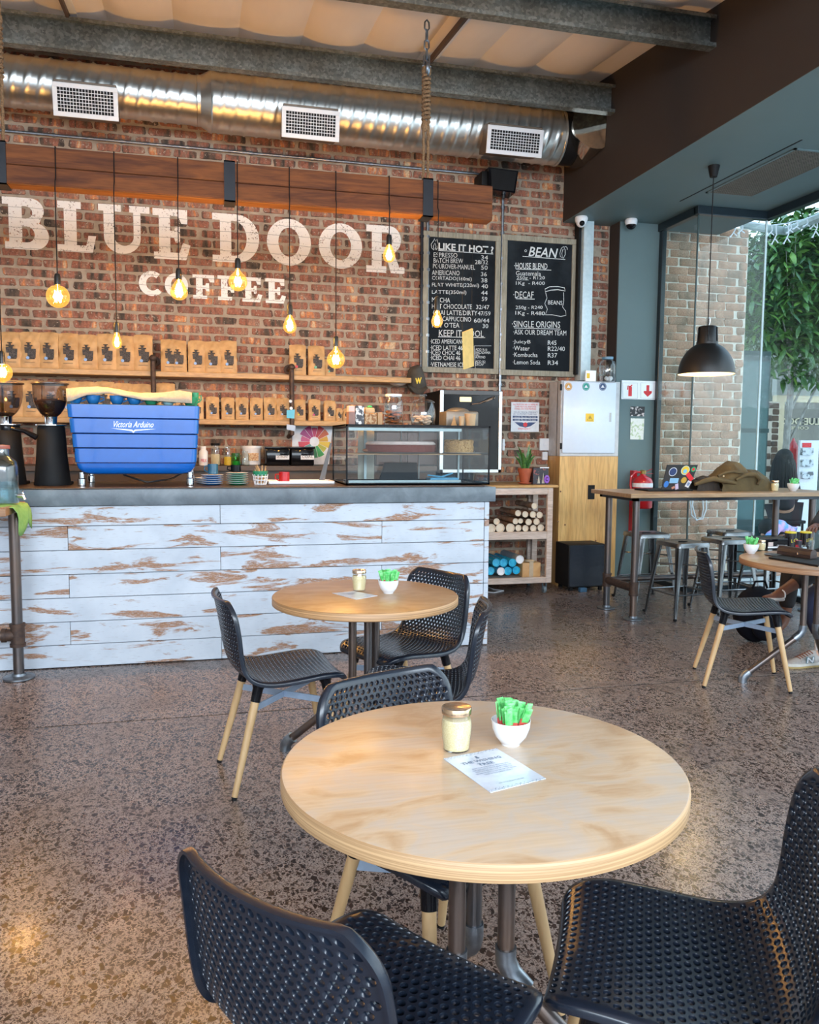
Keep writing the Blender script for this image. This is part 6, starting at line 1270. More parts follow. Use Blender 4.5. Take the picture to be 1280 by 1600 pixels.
# soffit grille
t = thing('ceiling_grille', 'long grey air return grille in the teal soffit', 'vent', (4.45, 6.1, ZS-.01)); gx0, gx1, gy0, gy1 = 4.24, 4.70, 5.35, 6.46
g = MB(); f_ = .02
for lo, hi in (((gx0, gy0, ZS-.008), (gx1, gy0+f_, ZS)), ((gx0, gy1-f_, ZS-.008), (gx1, gy1, ZS)), ((gx0, gy0, ZS-.008), (gx0+f_, gy1, ZS)), ((gx1-f_, gy0, ZS-.008), (gx1, gy1, ZS))): g.box(lo, hi)
part('frame', g, M_teal, t, smooth=False); g = MB(); g.box((gx0+f_, gy0+f_, ZS-.002), (gx1-f_, gy1-f_, ZS)); part('dark_void', g, M_blackmatte, t, smooth=False)
g = MB(); n = 46
for i in range(1, n): y = gy0+(gy1-gy0)*i/n; g.box((gx0+f_, y-.0035, ZS-.007), (gx1-f_, y+.0035, ZS-.003))
o = part('slats', g, pm('grille_slat', (.15,.135,.11), .6), t, smooth=False); o['kind'] = 'stuff'
g = MB()
for i in range(1, 20): x = gx0+(gx1-gx0)*i/20; g.box((x-.003, gy0+f_, ZS-.006), (x+.003, gy1-f_, ZS-.004))
o = part('cross_slats', g, bpy.data.materials['grille_slat'], t, smooth=False)
g = MB(); g.box((gx0-.07, 5.2, ZS-.003), (gx0-.06, 6.75, ZS)); solo('soffit_joint', g, M_blackmatte, 'thin black joint strip beside the soffit grille', 'strip', loc=(gx0, 6, ZS))
# black dome pendant
Yd = 5.85; p = at(1103.5, 585, Y=Yd); k = kp(p); r = 42.5*k; H = 50*k
t = thing('dome_pendant', 'black metal dome pendant lamp over the bar table', 'lamp', (p.x, Yd, p.z)); c_ = (p.x, Yd, p.z)
prof = [(r*math.cos(a), H*math.sin(a)) for a in [PI/2*i/12 for i in range(11)]]+[(16*k, H*.99)]
prof = [(r, 0)]+[q for q in prof[1:] if q[0] > 16*k]+[(16*k, H*.985)]
g = MB(); g.lathe(prof, c_, 40, cap0=False, cap1=False); g.lathe([(16*k, H*.985), (15.5*k, H+.01), (14.5*k, H+22*k), (12*k, H+24*k), (0, H+24*k)], c_, 30, cap0=False); part('shade', g, pm('matte_black_shade', (.010,.009,.009), .42), t, ang=50)
g = MB(); g.lathe([(r*.99, .001)]+[(q[0]*.985, q[1]-.003) for q in prof[1:]]+[(0, H*.97)], c_, 40, cap0=False); part('inner_shade', g, pm('cream_inner_shade', (.80,.70,.45), .5), t, ang=50)
for i in range(6): 
    a = 2*PI*i/6; g = MB(); g.tube([(p.x+16.2*k*math.cos(a), Yd+16.2*k*math.sin(a), p.z+H), (p.x+15*k*math.cos(a), Yd+15*k*math.sin(a), p.z+H+22*k)], .0035, 5); part('neck_rib', g, M_blackgloss, t)
g = MB(); g.tube([(p.x, Yd, p.z+H+23*k), (p.x+.015, Yd, p.z+H+30*k), (p.x+.015, Yd, p.z+H+36*k), (p.x, Yd, p.z+H+37*k)], .007, 8); part('hook', g, M_steel, t)
g = MB(); g.tube([(p.x, Yd, p.z+H+24*k), (p.x, Yd, ZS-.03)], .004, 6); part('cord', g, M_blackmatte, t)
g = MB(); g.lathe([(.028, -.085), (.045, -.005), (.045, 0)], (p.x, Yd, ZS), 20); part('ceiling_rose', g, M_blackmatte, t)
g = MB(); g.ball((p.x, Yd, p.z+.10), .03); part('bulb', g, emis('warm_bulb', (1, .75, .40), 8), t)
l = bpy.data.lights.new('dome_glow', 'POINT'); l.energy = 10; l.color = (1, .75, .42); l.shadow_soft_size = .04; lo = bpy.data.objects.new('dome_glow', l); C.objects.link(lo); lo.location = (p.x, Yd, p.z+.05)
# ------------------------------------------------------------------ perforated shell chairs
PROF = [(.228,.418),(.219,.440),(.190,.454),(.13,.457),(.05,.450),(-.03,.443),(-.09,.442),(-.14,.448),(-.182,.468),(-.212,.506),(-.229,.56),(-.240,.625),(-.251,.69),(-.262,.745),(-.268,.785)]
WID = [.176,.184,.193,.203,.209,.210,.209,.206,.202,.200,.202,.204,.201,.193,.184]
def spline(L_, u):
    n = len(L_)-1; s_ = min(max(u, 0), 1)*n; i = min(int(s_), n-1); f = s_-i
    g = lambda k: Vector(L_[min(max(k, 0), n)]) if hasattr(L_[0], '__len__') else L_[min(max(k, 0), n)]
    a, b_, c, d = g(i-1), g(i), g(i+1), g(i+2)
    return .5*((2*b_)+(c-a)*f+(2*a-5*b_+4*c-d)*f*f+(3*b_-a-3*c+d)*f*f*f)
# arc length table so that rows are evenly spaced
TB = [spline(PROF, i/200) for i in range(201)]; AL = [0]
for i in range(200): AL.append(AL[-1]+(TB[i+1]-TB[i]).length)
LEN = AL[-1]
def inv(s_):
    s_ = min(max(s_, 0), 1)*LEN
    lo, hi = 0, 200
    while hi-lo > 1:
        m_ = (lo+hi)//2
        if AL[m_] <= s_: lo = m_
        else: hi = m_
    return (lo+(s_-AL[lo])/max(AL[hi]-AL[lo], 1e-9))/200
def shell_point(a, s_, h=0.0):
    """a across -1..1, s_ along 0..1 from the front lip to the top, h along the normal towards the sitter"""
    t = inv(s_); p = spline(PROF, t); q0, q1 = spline(PROF, max(t-.01, 0)), spline(PROF, min(t+.01, 1)); d = (q1-q0).normalized(); nrm = Vector((d.y, -d.x))
    w_ = spline(WID, t); dist = min(s_, 1-s_)*LEN; R = .085 if s_ > .5 else .075
    if dist < R: w_ -= R*(1-math.sqrt(max(0, 1-((R-dist)/R)**2)))
    curve = (.012 if t < .2 else .012+.040*min(1, (t-.2)/.35))*abs(a)**2.2
    wf = spline(WID, t); aa = a*w_/wf; sm = min(max((t-.35)/.5, 0), 1); curve = (.010+.030*sm*sm*(3-2*sm))*abs(aa)**2.2
    P = Vector((p.x+nrm.x*(curve+h), a*w_, p.y+nrm.y*(curve+h)))
    return P
def make_shell():
    NU, NV = 19, 42; V = []; F = []; idx = {}
    m0 = .022; s_of = lambda v: (m0+(LEN-2*m0)*v/NV)/LEN
    def vert(qa, rv2, h):
        """qa quarter cells across (0..4NU), rv2 half rows (0..2NV)"""
        key = (qa, rv2, h)
        if key not in idx: idx[key] = len(V); V.append(shell_point((qa/(4*NU)*2-1), s_of(rv2/2), h))
        return idx[key]
    HB = .0056
    for r in range(NV):
        off = 2*(r % 2); cells = []
        q = 0
        if off: cells.append((0, 2, False)); q = 2
        while q+4 <= 4*NU: cells.append((q, 4, True)); q += 4
        if q < 4*NU: cells.append((q, 4*NU-q, False))
        for q0, w_, hole in cells:
            ring = [(q0+i, 2*r) for i in range(w_)]+[(q0+w_, 2*r), (q0+w_, 2*r+1), (q0+w_, 2*r+2)]+[(q0+w_-i, 2*r+2) for i in range(1, w_)]+[(q0, 2*r+2), (q0, 2*r+1)]
            ring = ring[:w_]+ring[w_:]
            n = len(ring)
            T_ = [vert(a, b_, HB) for a, b_ in ring]; B_ = [vert(a, b_, -HB) for a, b_ in ring]
            if not hole: F.append(tuple(reversed(T_))); F.append(tuple(B_)); continue
            cx, cy = q0+2, 2*r+1; edge = 0.80 if (r in (0, NV-1)) else 1
            big = .97+.06*min(max((r/NV-.42)/.15, 0), 1)
            if r < 3 or r > NV-4: big *= .88
            Hh = []; HT = []; HBm = []
            for a, b_ in ring:
                ang = math.atan2((b_-cy)/1.0, (a-cx)/2.0)
                for lst, k_, h_ in ((HT, 1.0, HB), (Hh, .74, 0.0), (HBm, 1.0, -HB)):
                    x = cx+math.cos(ang)*1.66*big*k_; y = cy+math.sin(ang)*.84*big*k_
                    lst.append(len(V)); V.append(shell_point(x/(4*NU)*2-1, s_of(y/2), h_))
            for i in range(n):
                j = (i+1) % n
                F.append((T_[i], HT[i], HT[j], T_[j])); F.append((HT[i], Hh[i], Hh[j], HT[j])); F.append((B_[i], B_[j], HBm[j], HBm[i])); F.append((HBm[i], HBm[j], Hh[j], Hh[i]))
    # rim: solid border with a turned-back lip
    loop = [(i, 0) for i in range(0, 4*NU)]+[(4*NU, j) for j in range(0, 2*NV)]+[(4*NU-i, 2*NV) for i in range(0, 4*NU)]+[(0, 2*NV-j) for j in range(0, 2*NV)]
    n = len(loop); Ti = [vert(a, b_, HB) for a, b_ in loop]; Bi = [vert(a, b_, -HB) for a, b_ in loop]
    cen = [shell_point(a/(4*NU)*2-1, s_of(b_/2), 0) for a, b_ in loop]; up_ = [(shell_point(a/(4*NU)*2-1, s_of(b_/2), .01)-c)/.01 for (a, b_), c in zip(loop, cen)]
    outs = []
    for i in range(n):
        tan = (cen[(i+2) % n]-cen[i-2]); tan.normalize(); o = tan.cross(up_[i]).normalized(); outs.append(o)
    rings = [Ti]
    for do, dh in ((.006,.0045),(.014,.003),(.017,-.002),(.016,-.014),(.010,-.015),(.008,-.006)):
        rings.append([len(V)+i for i in range(n)])
        for i in range(n): V.append(cen[i]+outs[i]*do+up_[i]*dh)
    rings.append(Bi)
    for a, b_ in zip(rings, rings[1:]):
        for i in range(n): j = (i+1) % n; F.append((a[i], a[j], b_[j], b_[i]))
    g = MB(); g.add(V, F); return g.mesh('shell', M_black, True, 60)
shell_me = make_shell()
def make_chair(label, group):
    t = thing('dining_chair', label, 'chair', group=group); link('shell', shell_me, t)
    tops = {}
    for sx_ in (1, -1):
        for sy_ in (1, -1):
            top = Vector((.150 if sx_ > 0 else -.125, sy_*.150, .428)); foot = Vector((sx_*.235, sy_*.205, 0)); d = (foot-top)
            tops[(sx_, sy_)] = (top, foot)
            g = MB(); g.tube([top+d*-.03, top+d*.02, top+d*.135], [.030,.021,.0195], 14); part('leg_socket', g, M_blackgloss, t, world=False)
            g = MB(); ps = [top+d*u for u in (.135, .3, .6, .97)]; g.tube(ps, [.0170,.0165,.0145,.0118], 14); g.v = [(x, y, max(z, .008)) for x, y, z in g.v]; lg = part('leg', g, M_beech, t, world=False)
            g = MB(); g.tube([(foot.x*.995, foot.y*.995, 0), (foot.x*.99, foot.y*.99, .014)], .0105, 12); part('glide', g, M_blackmatte, lg, world=False)
    for s_ in (1, -1):
        a = tops[(1, s_)]; b_ = tops[(-1, -s_)]; pa = a[0].lerp(a[1], .20); pb_ = b_[0].lerp(b_[1], .20); z_ = -.002 if s_ > 0 else .002
        g = MB(); d = (pb_-pa).normalized(); sd = Vector((-d.y, d.x, 0))*.003; u = Vector((0, 0, .013))
        o_ = sd; P = []
        for c in (pa+d*.012, pb_-d*.012): P += [c-sd-u, c+sd-u, c+sd+u, c-sd+u]
        g.add(P, [(0,1,2,3),(7,6,5,4),(0,4,5,1),(1,5,6,2),(2,6,7,3),(3,7,4,0)]); part('cross_bar', g, M_bar, t, world=False, smooth=False)
    g = MB(); g.box((-.10, -.10, .425), (.13, .10, .434), .004); part('seat_plate', g, M_blackmatte, t, world=False)
    return t
GA, GB = 'perforated chairs around the near table', 'perforated chairs around the middle table'
chairs = [((.262, 1.262), 37, 'black perforated chair at the near left, its back towards the camera', GA),
          ((.845, 1.270), 150, 'black perforated chair at the right of the near table, facing left', GA),
          ((.55, 1.875), -67, 'black perforated chair pushed under the far side of the near table', GA),
          ((.300, 3.395), 7, 'black perforated chair at the left of the middle table, side view', GB),
          ((.885, 3.66), 207, 'black perforated chair behind the middle table, front of its back showing', GB),
          ((.800, 3.03), 161, 'black perforated chair right of the middle table, seen edge on', GB),
          ((3.078, 4.152), -25.8, 'black perforated chair at the left of the cluttered right table', 'perforated chairs at the right table')]
c0 = make_chair(chairs[0][2], chairs[0][3]); c0.location = (*chairs[0][0], 0); c0.rotation_euler = (0, 0, math.radians(chairs[0][1]))
for (x, y), a, lab, gr in chairs[1:]:
    c = dup(c0, (x, y, 0), math.radians(a), lab); c['group'] = gr
# ------------------------------------------------------------------ round tables
def round_table(cx, cy, r, H, th, mt, me_, lab, a0, foot_r=.37):
    t = thing('round_table', lab, 'table', (cx, cy, 0)); t['group'] = 'round pipe legged tables'
    g = MB(); n = 96; g.lathe([(0, H-th+.001), (r-.006, H-th+.001), (r, H-th+.004), (r, H-.004), (r-.003, H-.0008)], (0,0,0), n, mi=1, cap1=False); g.lathe([(r-.003, H-.0008), (r-.006, H), (0, H)], (0,0,0), n, mi=0)
    part('table_top', g, [mt, me_], t, world=False, ang=50)
    for k in range(3):
        a = math.radians(a0+120*k); c, s_ = math.cos(a), math.sin(a); q = .060; ze = .335
        g = MB(); g.tube([(q*c, q*s_, ze), (q*c, q*s_, H-th)], .018, 16); part('pipe_column', g, M_pipe, t, world=False)
        g = MB(); g.tube([(q*c, q*s_, ze+.02), (q*c, q*s_, ze-.01), (q*c+.014*c, q*s_+.014*s_, ze-.035), (q*c+.045*c, q*s_+.045*s_, ze-.062)], .0225, 14); part('elbow', g, M_fitting, t, world=False)
        g = MB(); p0 = Vector((q*c+.03*c, q*s_+.03*s_, ze-.05)); p1 = Vector((foot_r*c, foot_r*s_, .045)); g.tube([p0, p1], .018, 14); part('pipe_leg', g, M_pipe, t, world=False)
        g = MB(); g.tube([p1-(p1-p0).normalized()*.03, p1, p1+Vector((c*.012, s_*.012, -.018)), (p1.x+c*.014, p1.y+s_*.014, 0)], .026, 14); part('foot_elbow', g, M_fitting, t, world=False)
    g = MB(); g.lathe([(.02, H-th-.006), (.12, H-th-.006), (.12, H-th)], (0,0,0), 24); part('top_flange', g, M_pipe, t, world=False)
    return t
round_table(.548, 1.56, .412, .74, .036, M_top_near, M_edge, 'large round birch ply table in the foreground', -38)
round_table(.670, 3.455, .403, .74, .036, M_top_far, ply_edge_mat('honey_ply_edge', (.58,.33,.15), (.30,.16,.07)), 'round honey coloured table in front of the counter', 150)
round_table(3.43, 3.98, .42, .74, .036, table_top_mat('oak_round_top', (.42,.24,.12), (.34,.18,.09), (.48,.28,.15)), ply_edge_mat('oak_ply_edge', (.40,.22,.11), (.20,.10,.05)), 'cluttered round table at the right picture edge', 158)
M_sugar = pm('raw_sugar', (.80,.68,.42), .9, col2=(.70,.56,.30), nscale=400, detail=1)
M_lidgold = pm('brassy_lid', (.62,.42,.26), .2, .9, col2=(.7,.55,.42), nscale=20)
def sugar_jar(x, y, z, lab, s_=1.0):
    t = thing('sugar_jar', lab, 'jar', (x, y, z)); r = .0335*s_; h = .096*s_
    g = MB(); g.lathe([(r*.80, 0), (r*.86, .003), (r*.86, h*.10), (r*.97, h*.38), (r*.99, h*.62), (r*.90, h*.76), (r*.86, h*.82)], (0,0,0), 32, cap1=False); part('glass', g, M_jarglass, t, world=False, ang=60)
    g = MB(); g.lathe([(0, .003), (r*.82, .004), (r*.83, h*.12), (r*.94, h*.40), (r*.96, h*.60), (r*.88, h*.72), (0, h*.74)], (0,0,0), 32); part('sugar', g, M_sugar, t, world=False, ang=60)
    g = MB(); g.lathe([(r*.93, h*.83), (r*.97, h*.84), (r*.97, h*.965), (r*.93, h*.985), (r*.86, h*.975), (0, h*.97)], (0,0,0), 32); part('lid', g, [M_lidgold], t, world=False)
    return t
M_grn = pm('bright_green_sachet', (.05,.42,.08), .45, col2=(.24,.70,.26), nscale=70); M_pnk = pm('red_sachet_end', (.72,.10,.08), .45)
def sachet_mesh():
    g = MB(); w_, h, d = .0085, .062, .0018; vs = []
    for z_, dd, ww in ((0,.0004,1),(.006,d,1),(.024,d,1),(.058,d,1),(h,.0004,1.05)):
        vs += [(-w_*ww, -dd, z_), (w_*ww, -dd, z_), (w_*ww, dd, z_), (-w_*ww, dd, z_)]
    for k in range(4):
        for q in range(4): g.f.append((k*4+q, k*4+(q+1) % 4, (k+1)*4+(q+1) % 4, (k+1)*4+q)); g.m.append(1 if k < 2 else 0)
    g.v = vs; g.f += [(0,1,2,3), (19,18,17,16)]; g.m += [1, 0]
    return g.mesh('sachet', [M_grn, M_pnk], False)
sach = sachet_mesh()
def bowl(x, y, z, lab, slab, n, R=.045, seed=1):
    t = thing('sugar_bowl', lab, 'bowl', (x, y, z)); H = R*1.27
    g = MB(); g.lathe([(0, 0), (R*.48, 0), (R*.50, .004), (R*.56, H*.10), (R*.80, H*.36), (R*.95, H*.68), (R, H), (R*.965, H), (R*.90, H*.66), (R*.72, H*.34), (R*.4, H*.14), (0, H*.12)], (0,0,0), 40); part('bowl', g, M_ceramic, t, world=False, ang=70)
    rr = random.Random(seed)
    for i in range(n):
        ring = (i % 3)/3; a = rr.uniform(0, 2*PI); q = R*(.15+.62*rr.random()); lx, ly = q*math.cos(a), q*math.sin(a)
        o = link('sugar_sachet', sach, None, (x+lx*.72, y+ly*.72, z+H*.50+rr.uniform(0, .014)))
        lean = (q/R)*.42; o.rotation_euler = (-math.sin(a)*lean+rr.uniform(-.1, .1), math.cos(a)*lean+rr.uniform(-.1, .1), rr.uniform(-.7, .7) if rr.random() < .7 else rr.uniform(0, PI))
        s_ = R/.045; o.scale = (s_, s_, s_*rr.uniform(.92, 1.05))
        o['label'] = slab; o['category'] = 'sachet'; o['group'] = 'sachets in the '+('foreground','middle','bar table','right table')[{3:0,5:1,8:2,11:3}[seed]]+' bowl'
jx, jy = .519, 1.642; sugar_jar(jx, jy, .7402, 'sugar jar with brassy lid on the foreground table')
bowl(.645, 1.645, .7402, 'white bowl of green sachets on the foreground table', 'green sugar sachet standing in the bowl on the foreground table', 34, .0435, 3)
sugar_jar(.661, 3.56, .7402, 'sugar jar on the middle table in front of the counter', .97)
bowl(.775, 3.47, .7402, 'white bowl of green sachets on the middle table', 'green sugar sachet standing in the bowl on the middle table', 24, .046, 5)
# laminated card on the near table
P = [at(*q, Z=.7404) for q in ((693,1186),(776,1170),(853,1217),(767,1239))]
def card(P, lab, full):
    t = thing('table_card', lab, 'card', tuple(P[3])); up = Vector((0,0,.0012)); g = MB(); P = [Vector(p) for p in P]
    g.add(P+[q+up for q in P], [(3,2,1,0),(4,5,6,7),(0,4,7,3),(3,7,6,2),(2,6,5,1),(1,5,4,0)]); part('laminate', g, pm('pale_blue_card', (.66,.74,.86), .25, coat=.4), t, smooth=False)
    U = P[1]-P[0]; D = P[3]-P[0]; z = Vector((0,0,.0016))
    L_ = lambda u, v: P[0]+U*u+D*v+z
    M_ink = pm('blue_grey_ink', (.16,.22,.32), .6)
    def tx(s, u0, u1, v, h, bold=0): letter('print', s, L_(u0, v), L_(u1, v), -(D*h), M_ink, t, 1, bold)
    tx('THE WISHING', .14, .86, .27, .065, .02); tx('TREE', .36, .64, .37, .065, .02); 
    if full:
        tx('WRITE YOUR WISH FOR THE NEW YEAR ON A', .18, .84, .43, .028); tx('CARD AND HANG IT ON OUR WISHING TREE. FOR', .15, .85, .475, .028); tx('EVERY WISH WE GIVE A CUP OF COFFEE TO A', .17, .83, .52, .028); tx('NEIGHBOUR WHO COULD USE ONE THIS SEASON', .14, .86, .565, .028); tx('THANK YOU FOR SHARING WITH US', .24, .76, .61, .028); tx('FIND OUT MORE FROM OUR TEAM', .28, .72, .86, .022)
        g = MB(); g.ball(L_(.5, .12), .0032, 8, 4, (1,1,.15)); g.ball(L_(.5, .155), .0045, 8, 4, (1,1,.12)); part('little_tree', g, M_ink, t)
        g = MB(); rr = random.Random(9)
        for v0 in (.03, .96):
            for i in range(46):
                u = (i+.5)/46; c = L_(u, v0+.022*math.sin(i*1.9)); s_ = rr.uniform(.0012, .0030); a = rr.uniform(0, PI)
                d1 = Vector((math.cos(a), math.sin(a), 0))*s_; d2 = Vector((-d1.y, d1.x, 0))*.4; g.add([c-d1, c-d2, c+d1, c+d2], [(0,1,2,3)])
        part('leaf_border', g, M_ink, t, smooth=False)
    return t
card(P, 'pale laminated card reading THE WISHING TREE on the foreground table', True)
card([at(*q, Z=.7404) for q in ((519,927),(553,924),(590,931),(556,937))], 'pale laminated card lying on the middle table', False)
# ------------------------------------------------------------------ bar table
hz = 1.04; fy0, fy1 = 5.86, 6.42
a = at(987, 772, Y=5.75); bx0 = 3.17; by0, by1 = 5.72, 6.40; hz = 1.015
bt = thing('bar_table', 'high oak bar table on dark pipe legs by the window', 'table', (4.1, 6.05, 0))
g = MB(); P4 = [at(988, 773, Z=hz), at(935, 763, Z=hz)]
g.box((3.20, by0, hz-.033), (5.12, by1, hz), .003); part('table_top', g, M_barwood, bt)
g = MB(); g.box((3.26, by0+.05, hz-.06), (5.08, by0+.09, hz-.034)); g.box((3.26, by1-.09, hz-.06), (5.08, by1-.05, hz-.034)); g.box((3.26, by0+.05, hz-.06), (3.30, by1-.05, hz-.034)); part('steel_frame', g, M_black, bt, smooth=False)
lg = [(3.31, 5.83), (3.31, 6.28), (4.95, 5.83), (4.95, 6.28)]
for x, y in lg:
    g = MB(); g.tube([(x, y, .012), (x, y, hz-.06)], .028, 18); part('pipe_leg', g, M_pipe, bt)
    g = MB(); g.lathe([(.07, 0), (.075, .004), (.075, .010), (.035, .016), (.034, .03)], (x, y, 0), 24); part('floor_flange', g, M_fitting, bt)
    if x < 4 or x > 5: g = MB(); g.tube([(x, y, .20), (x, y, .30)], .036, 18); g.tube([(x, y, .195), (x, y, .21)], .040, 18); g.tube([(x, y, .29), (x, y, .305)], .040, 18); part('tee_fitting', g, M_rust, bt)
g = MB(); g.tube([(3.31, 5.84, .25), (3.31, 6.27, .25)], .032, 16); part('low_pipe', g, M_rust, bt)
g = MB(); g.tube([(3.31, 6.28, .25), (4.95, 6.28, .25)], .024, 16); part('low_pipe', g, M_pipe, bt)
# metal stools
def make_stool(lab):
    t = thing('metal_stool', lab, 'stool'); H = .61; q = .155
    g = MB()
    def sq(h_, z_, rr_): return [(x, y, z_) for x, y in plan(-h_, h_, -h_, h_, rr_, 4)]
    rings = [sq(q-.02, H-.002, .03), sq(q-.012, H+.002, .03), sq(q-.003, H, .03), sq(q, H-.008, .03), sq(q+.004, H-.034, .03)]
    n = len(rings[0]); vs = [v for r_ in rings for v in r_]; g.add(vs, [(r_*n+i, r_*n+(i+1) % n, (r_+1)*n+(i+1) % n, (r_+1)*n+i) for r_ in range(4) for i in range(n)]+[tuple(range(n))]); part('seat', g, M_gunstool, t, world=False)
    g = MB(); g.tube([(x, y, H+.0005) for x, y in plan(-.04, .04, -.012, .012, .012, 4)], .0025, 4, closed=True); g.box((-.038, -.010, H-.001), (.038, .010, H+.0015)); part('hand_slot', g, M_blackmatte, t, world=False)
    for sx_ in (1, -1):
        for sy_ in (1, -1):
            g = MB(); top = Vector((sx_*(q-.012), sy_*(q-.012), H-.03)); ft = Vector((sx_*.205, sy_*.205, 0)); vs = []
            for u, w_ in ((0, .050), (.12, .045), (.5, .030), (1, .018)):
                c = top.lerp(ft, u); vs += [c+Vector((-sx_*w_, 0, 0)), c+Vector((-sx_*w_*.4, sy_*.004, 0)), c+Vector((0, 0, 0)), c+Vector((sx_*.004, -sy_*w_*.4, 0)), c+Vector((0, -sy_*w_, 0)), c+Vector((-sx_*.007, -sy_*w_, 0)), c+Vector((-sx_*.007, -sy_*.007, 0)), c+Vector((-sx_*w_, -sy_*.007, 0))]
            g.add(vs, [(k*8+i, k*8+(i+1) % 8, (k+1)*8+(i+1) % 8, (k+1)*8+i) for k in range(3) for i in range(8)]+[tuple(range(8)), tuple(24+i for i in range(8))]); part('leg', g, M_gunstool, t, world=False)
            g = MB(); g.box((ft.x-.012, ft.y-.012, 0), (ft.x+.012, ft.y+.012, .02), .004); part('rubber_foot', g, M_blackmatte, t, world=False)
    for a, b_ in (((.18,.18),(-.18,.18)), ((-.18,.18),(-.18,-.18)), ((-.18,-.18),(.18,-.18)), ((.18,-.18),(.18,.18))):
        g = MB(); g.tube([(a[0], a[1], .20), (b_[0], b_[1], .20)], .007, 8); part('foot_rail', g, M_gunstool, t, world=False)
    g = MB(); g.tube([(.15,.15,.42), (-.15,-.15,.42)], .006, 8); g.tube([(.15,-.15,.42), (-.15,.15,.42)], .006, 8); part('cross_brace', g, M_gunstool, t, world=False)
    return t
def seat_at(px_, py_, z=.61): return at(px_, py_, Z=z)
st = [((1067, 846), 5, 'front metal stool with gunmetal legs left of the chair'), ((1001, 830), 0, 'metal stool behind the first bar table leg'), ((1136, 841), 0, 'metal stool at the middle of the bar table'), ((1140, 829), -4, 'far metal stool against the window glass'), ((1212, 835), 0, 'metal stool hidden behind the cluttered round table')]
s0 = None
for (px_, py_), a, lab in st:
    p = seat_at(px_, py_); 
    if s0 is None: s0 = make_stool(lab); s0.location = (p.x, p.y, 0); s0.rotation_euler = (0,0,math.radians(a)); s0['group'] = 'metal stools at the bar table'
    else: dup(s0, (p.x, min(p.y, 6.58), 0) if px_ < 1200 else (4.715, 6.02, 0), math.radians(a), lab)
# laptop, jacket, jar and bowl on the bar table
HZ = hz+.0005
lp = thing('laptop', 'open dark laptop covered in stickers on the bar table', 'laptop', tuple(at(1070, 760, Y=5.95)))
lx0, lx1 = at(1036, 760, Y=6.0).x, at(1084, 760, Y=6.0).x
g = MB(); ly = 6.02; g.box((lx0-.12, ly-.0, HZ), (lx1+.01, ly+.23, HZ+.014), .004)
part('base', g, M_blackmatte, lp)
M_lap = pm('dark_laptop_lid', (.035,.036,.038), .4); zt_ = at(1060, 726, Y=ly).z
bl2, br2, tr2, tl2 = Vector((lx0, ly, HZ+.014)), Vector((lx1-.03, ly, HZ+.014)), Vector((at(1091, 725, Y=ly-.05).x, ly-.05, zt_)), Vector((at(1043, 725, Y=ly-.05).x, ly-.05, zt_))
g = MB(); g.add([bl2, br2, tr2, tl2]+[q+Vector((0,.008,0)) for q in (bl2, br2, tr2, tl2)], [(0,1,2,3),(7,6,5,4),(0,4,5,1),(1,5,6,2),(2,6,7,3),(3,7,4,0)]); part('lid', g, M_lap, lp, smooth=False)
def onlid(u, v): return bl2.lerp(br2, u).lerp(tl2.lerp(tr2, u), v)+Vector((0,-.0015,0))
E1 = (br2-bl2).normalized(); E2 = (tl2-bl2).normalized()
def disc(u, v, r, m_, nm, sx_=1, dd=0): g = MB(); c = onlid(u, v)+Vector((0,-dd,0)); g.add([c+E1*r*sx_*math.cos(2*PI*i/20)+E2*r*math.sin(2*PI*i/20) for i in range(20)], [tuple(range(20))]); part(nm, g, m_, lp, smooth=False)
def lquad(u, v, w_, h, rot, m_, nm):
    g = MB(); c = onlid(u, v); a = E1*math.cos(rot)+E2*math.sin(rot); b_ = E2*math.cos(rot)-E1*math.sin(rot); g.add([c-a*w_-b_*h, c+a*w_-b_*h, c+a*w_+b_*h, c-a*w_+b_*h], [(0,1,2,3)]); part(nm, g, m_, lp, smooth=False)
disc(.24, .72, .037, M_white, 'sticker'); disc(.24, .72, .032, M_navy, 'sticker', 1, .0004); lquad(.24, .72, .028, .006, .3, M_white, 'sticker'); disc(.64, .78, .040, flat('pale_green', (.55,.68,.55)), 'sticker'); disc(.64, .78, .034, M_yellow, 'sticker', 1, .0004); disc(.64, .74, .018, flat('sky', (.2,.55,.75)), 'sticker', 1, .0008)
disc(.90, .82, .022, M_green, 'sticker'); disc(.90, .82, .013, M_red, 'sticker', 1, .0004); lquad(.86, .52, .042, .018, -.75, M_red, 'sticker'); lquad(.36, .36, .04, .022, 0, flat('light_blue_sticker', (.25,.50,.72)), 'sticker'); disc(.12, .22, .028, flat('deep_blue_sticker', (.04,.20,.60)), 'sticker', .8)
disc(.70, .38, .026, flat('amber_sticker', (.55,.34,.05)), 'sticker'); lquad(.90, .22, .020, .028, -.35, M_paper, 'sticker'); lquad(.90, .22, .012, .014, -.35, M_blue, 'sticker'); lquad(.52, .12, .014, .025, .3, flat('lilac_sticker', (.60,.50,.66)), 'sticker'); lquad(.40, .08, .014, .010, .5, flat('salmon_sticker', (.60,.25,.16)), 'sticker')
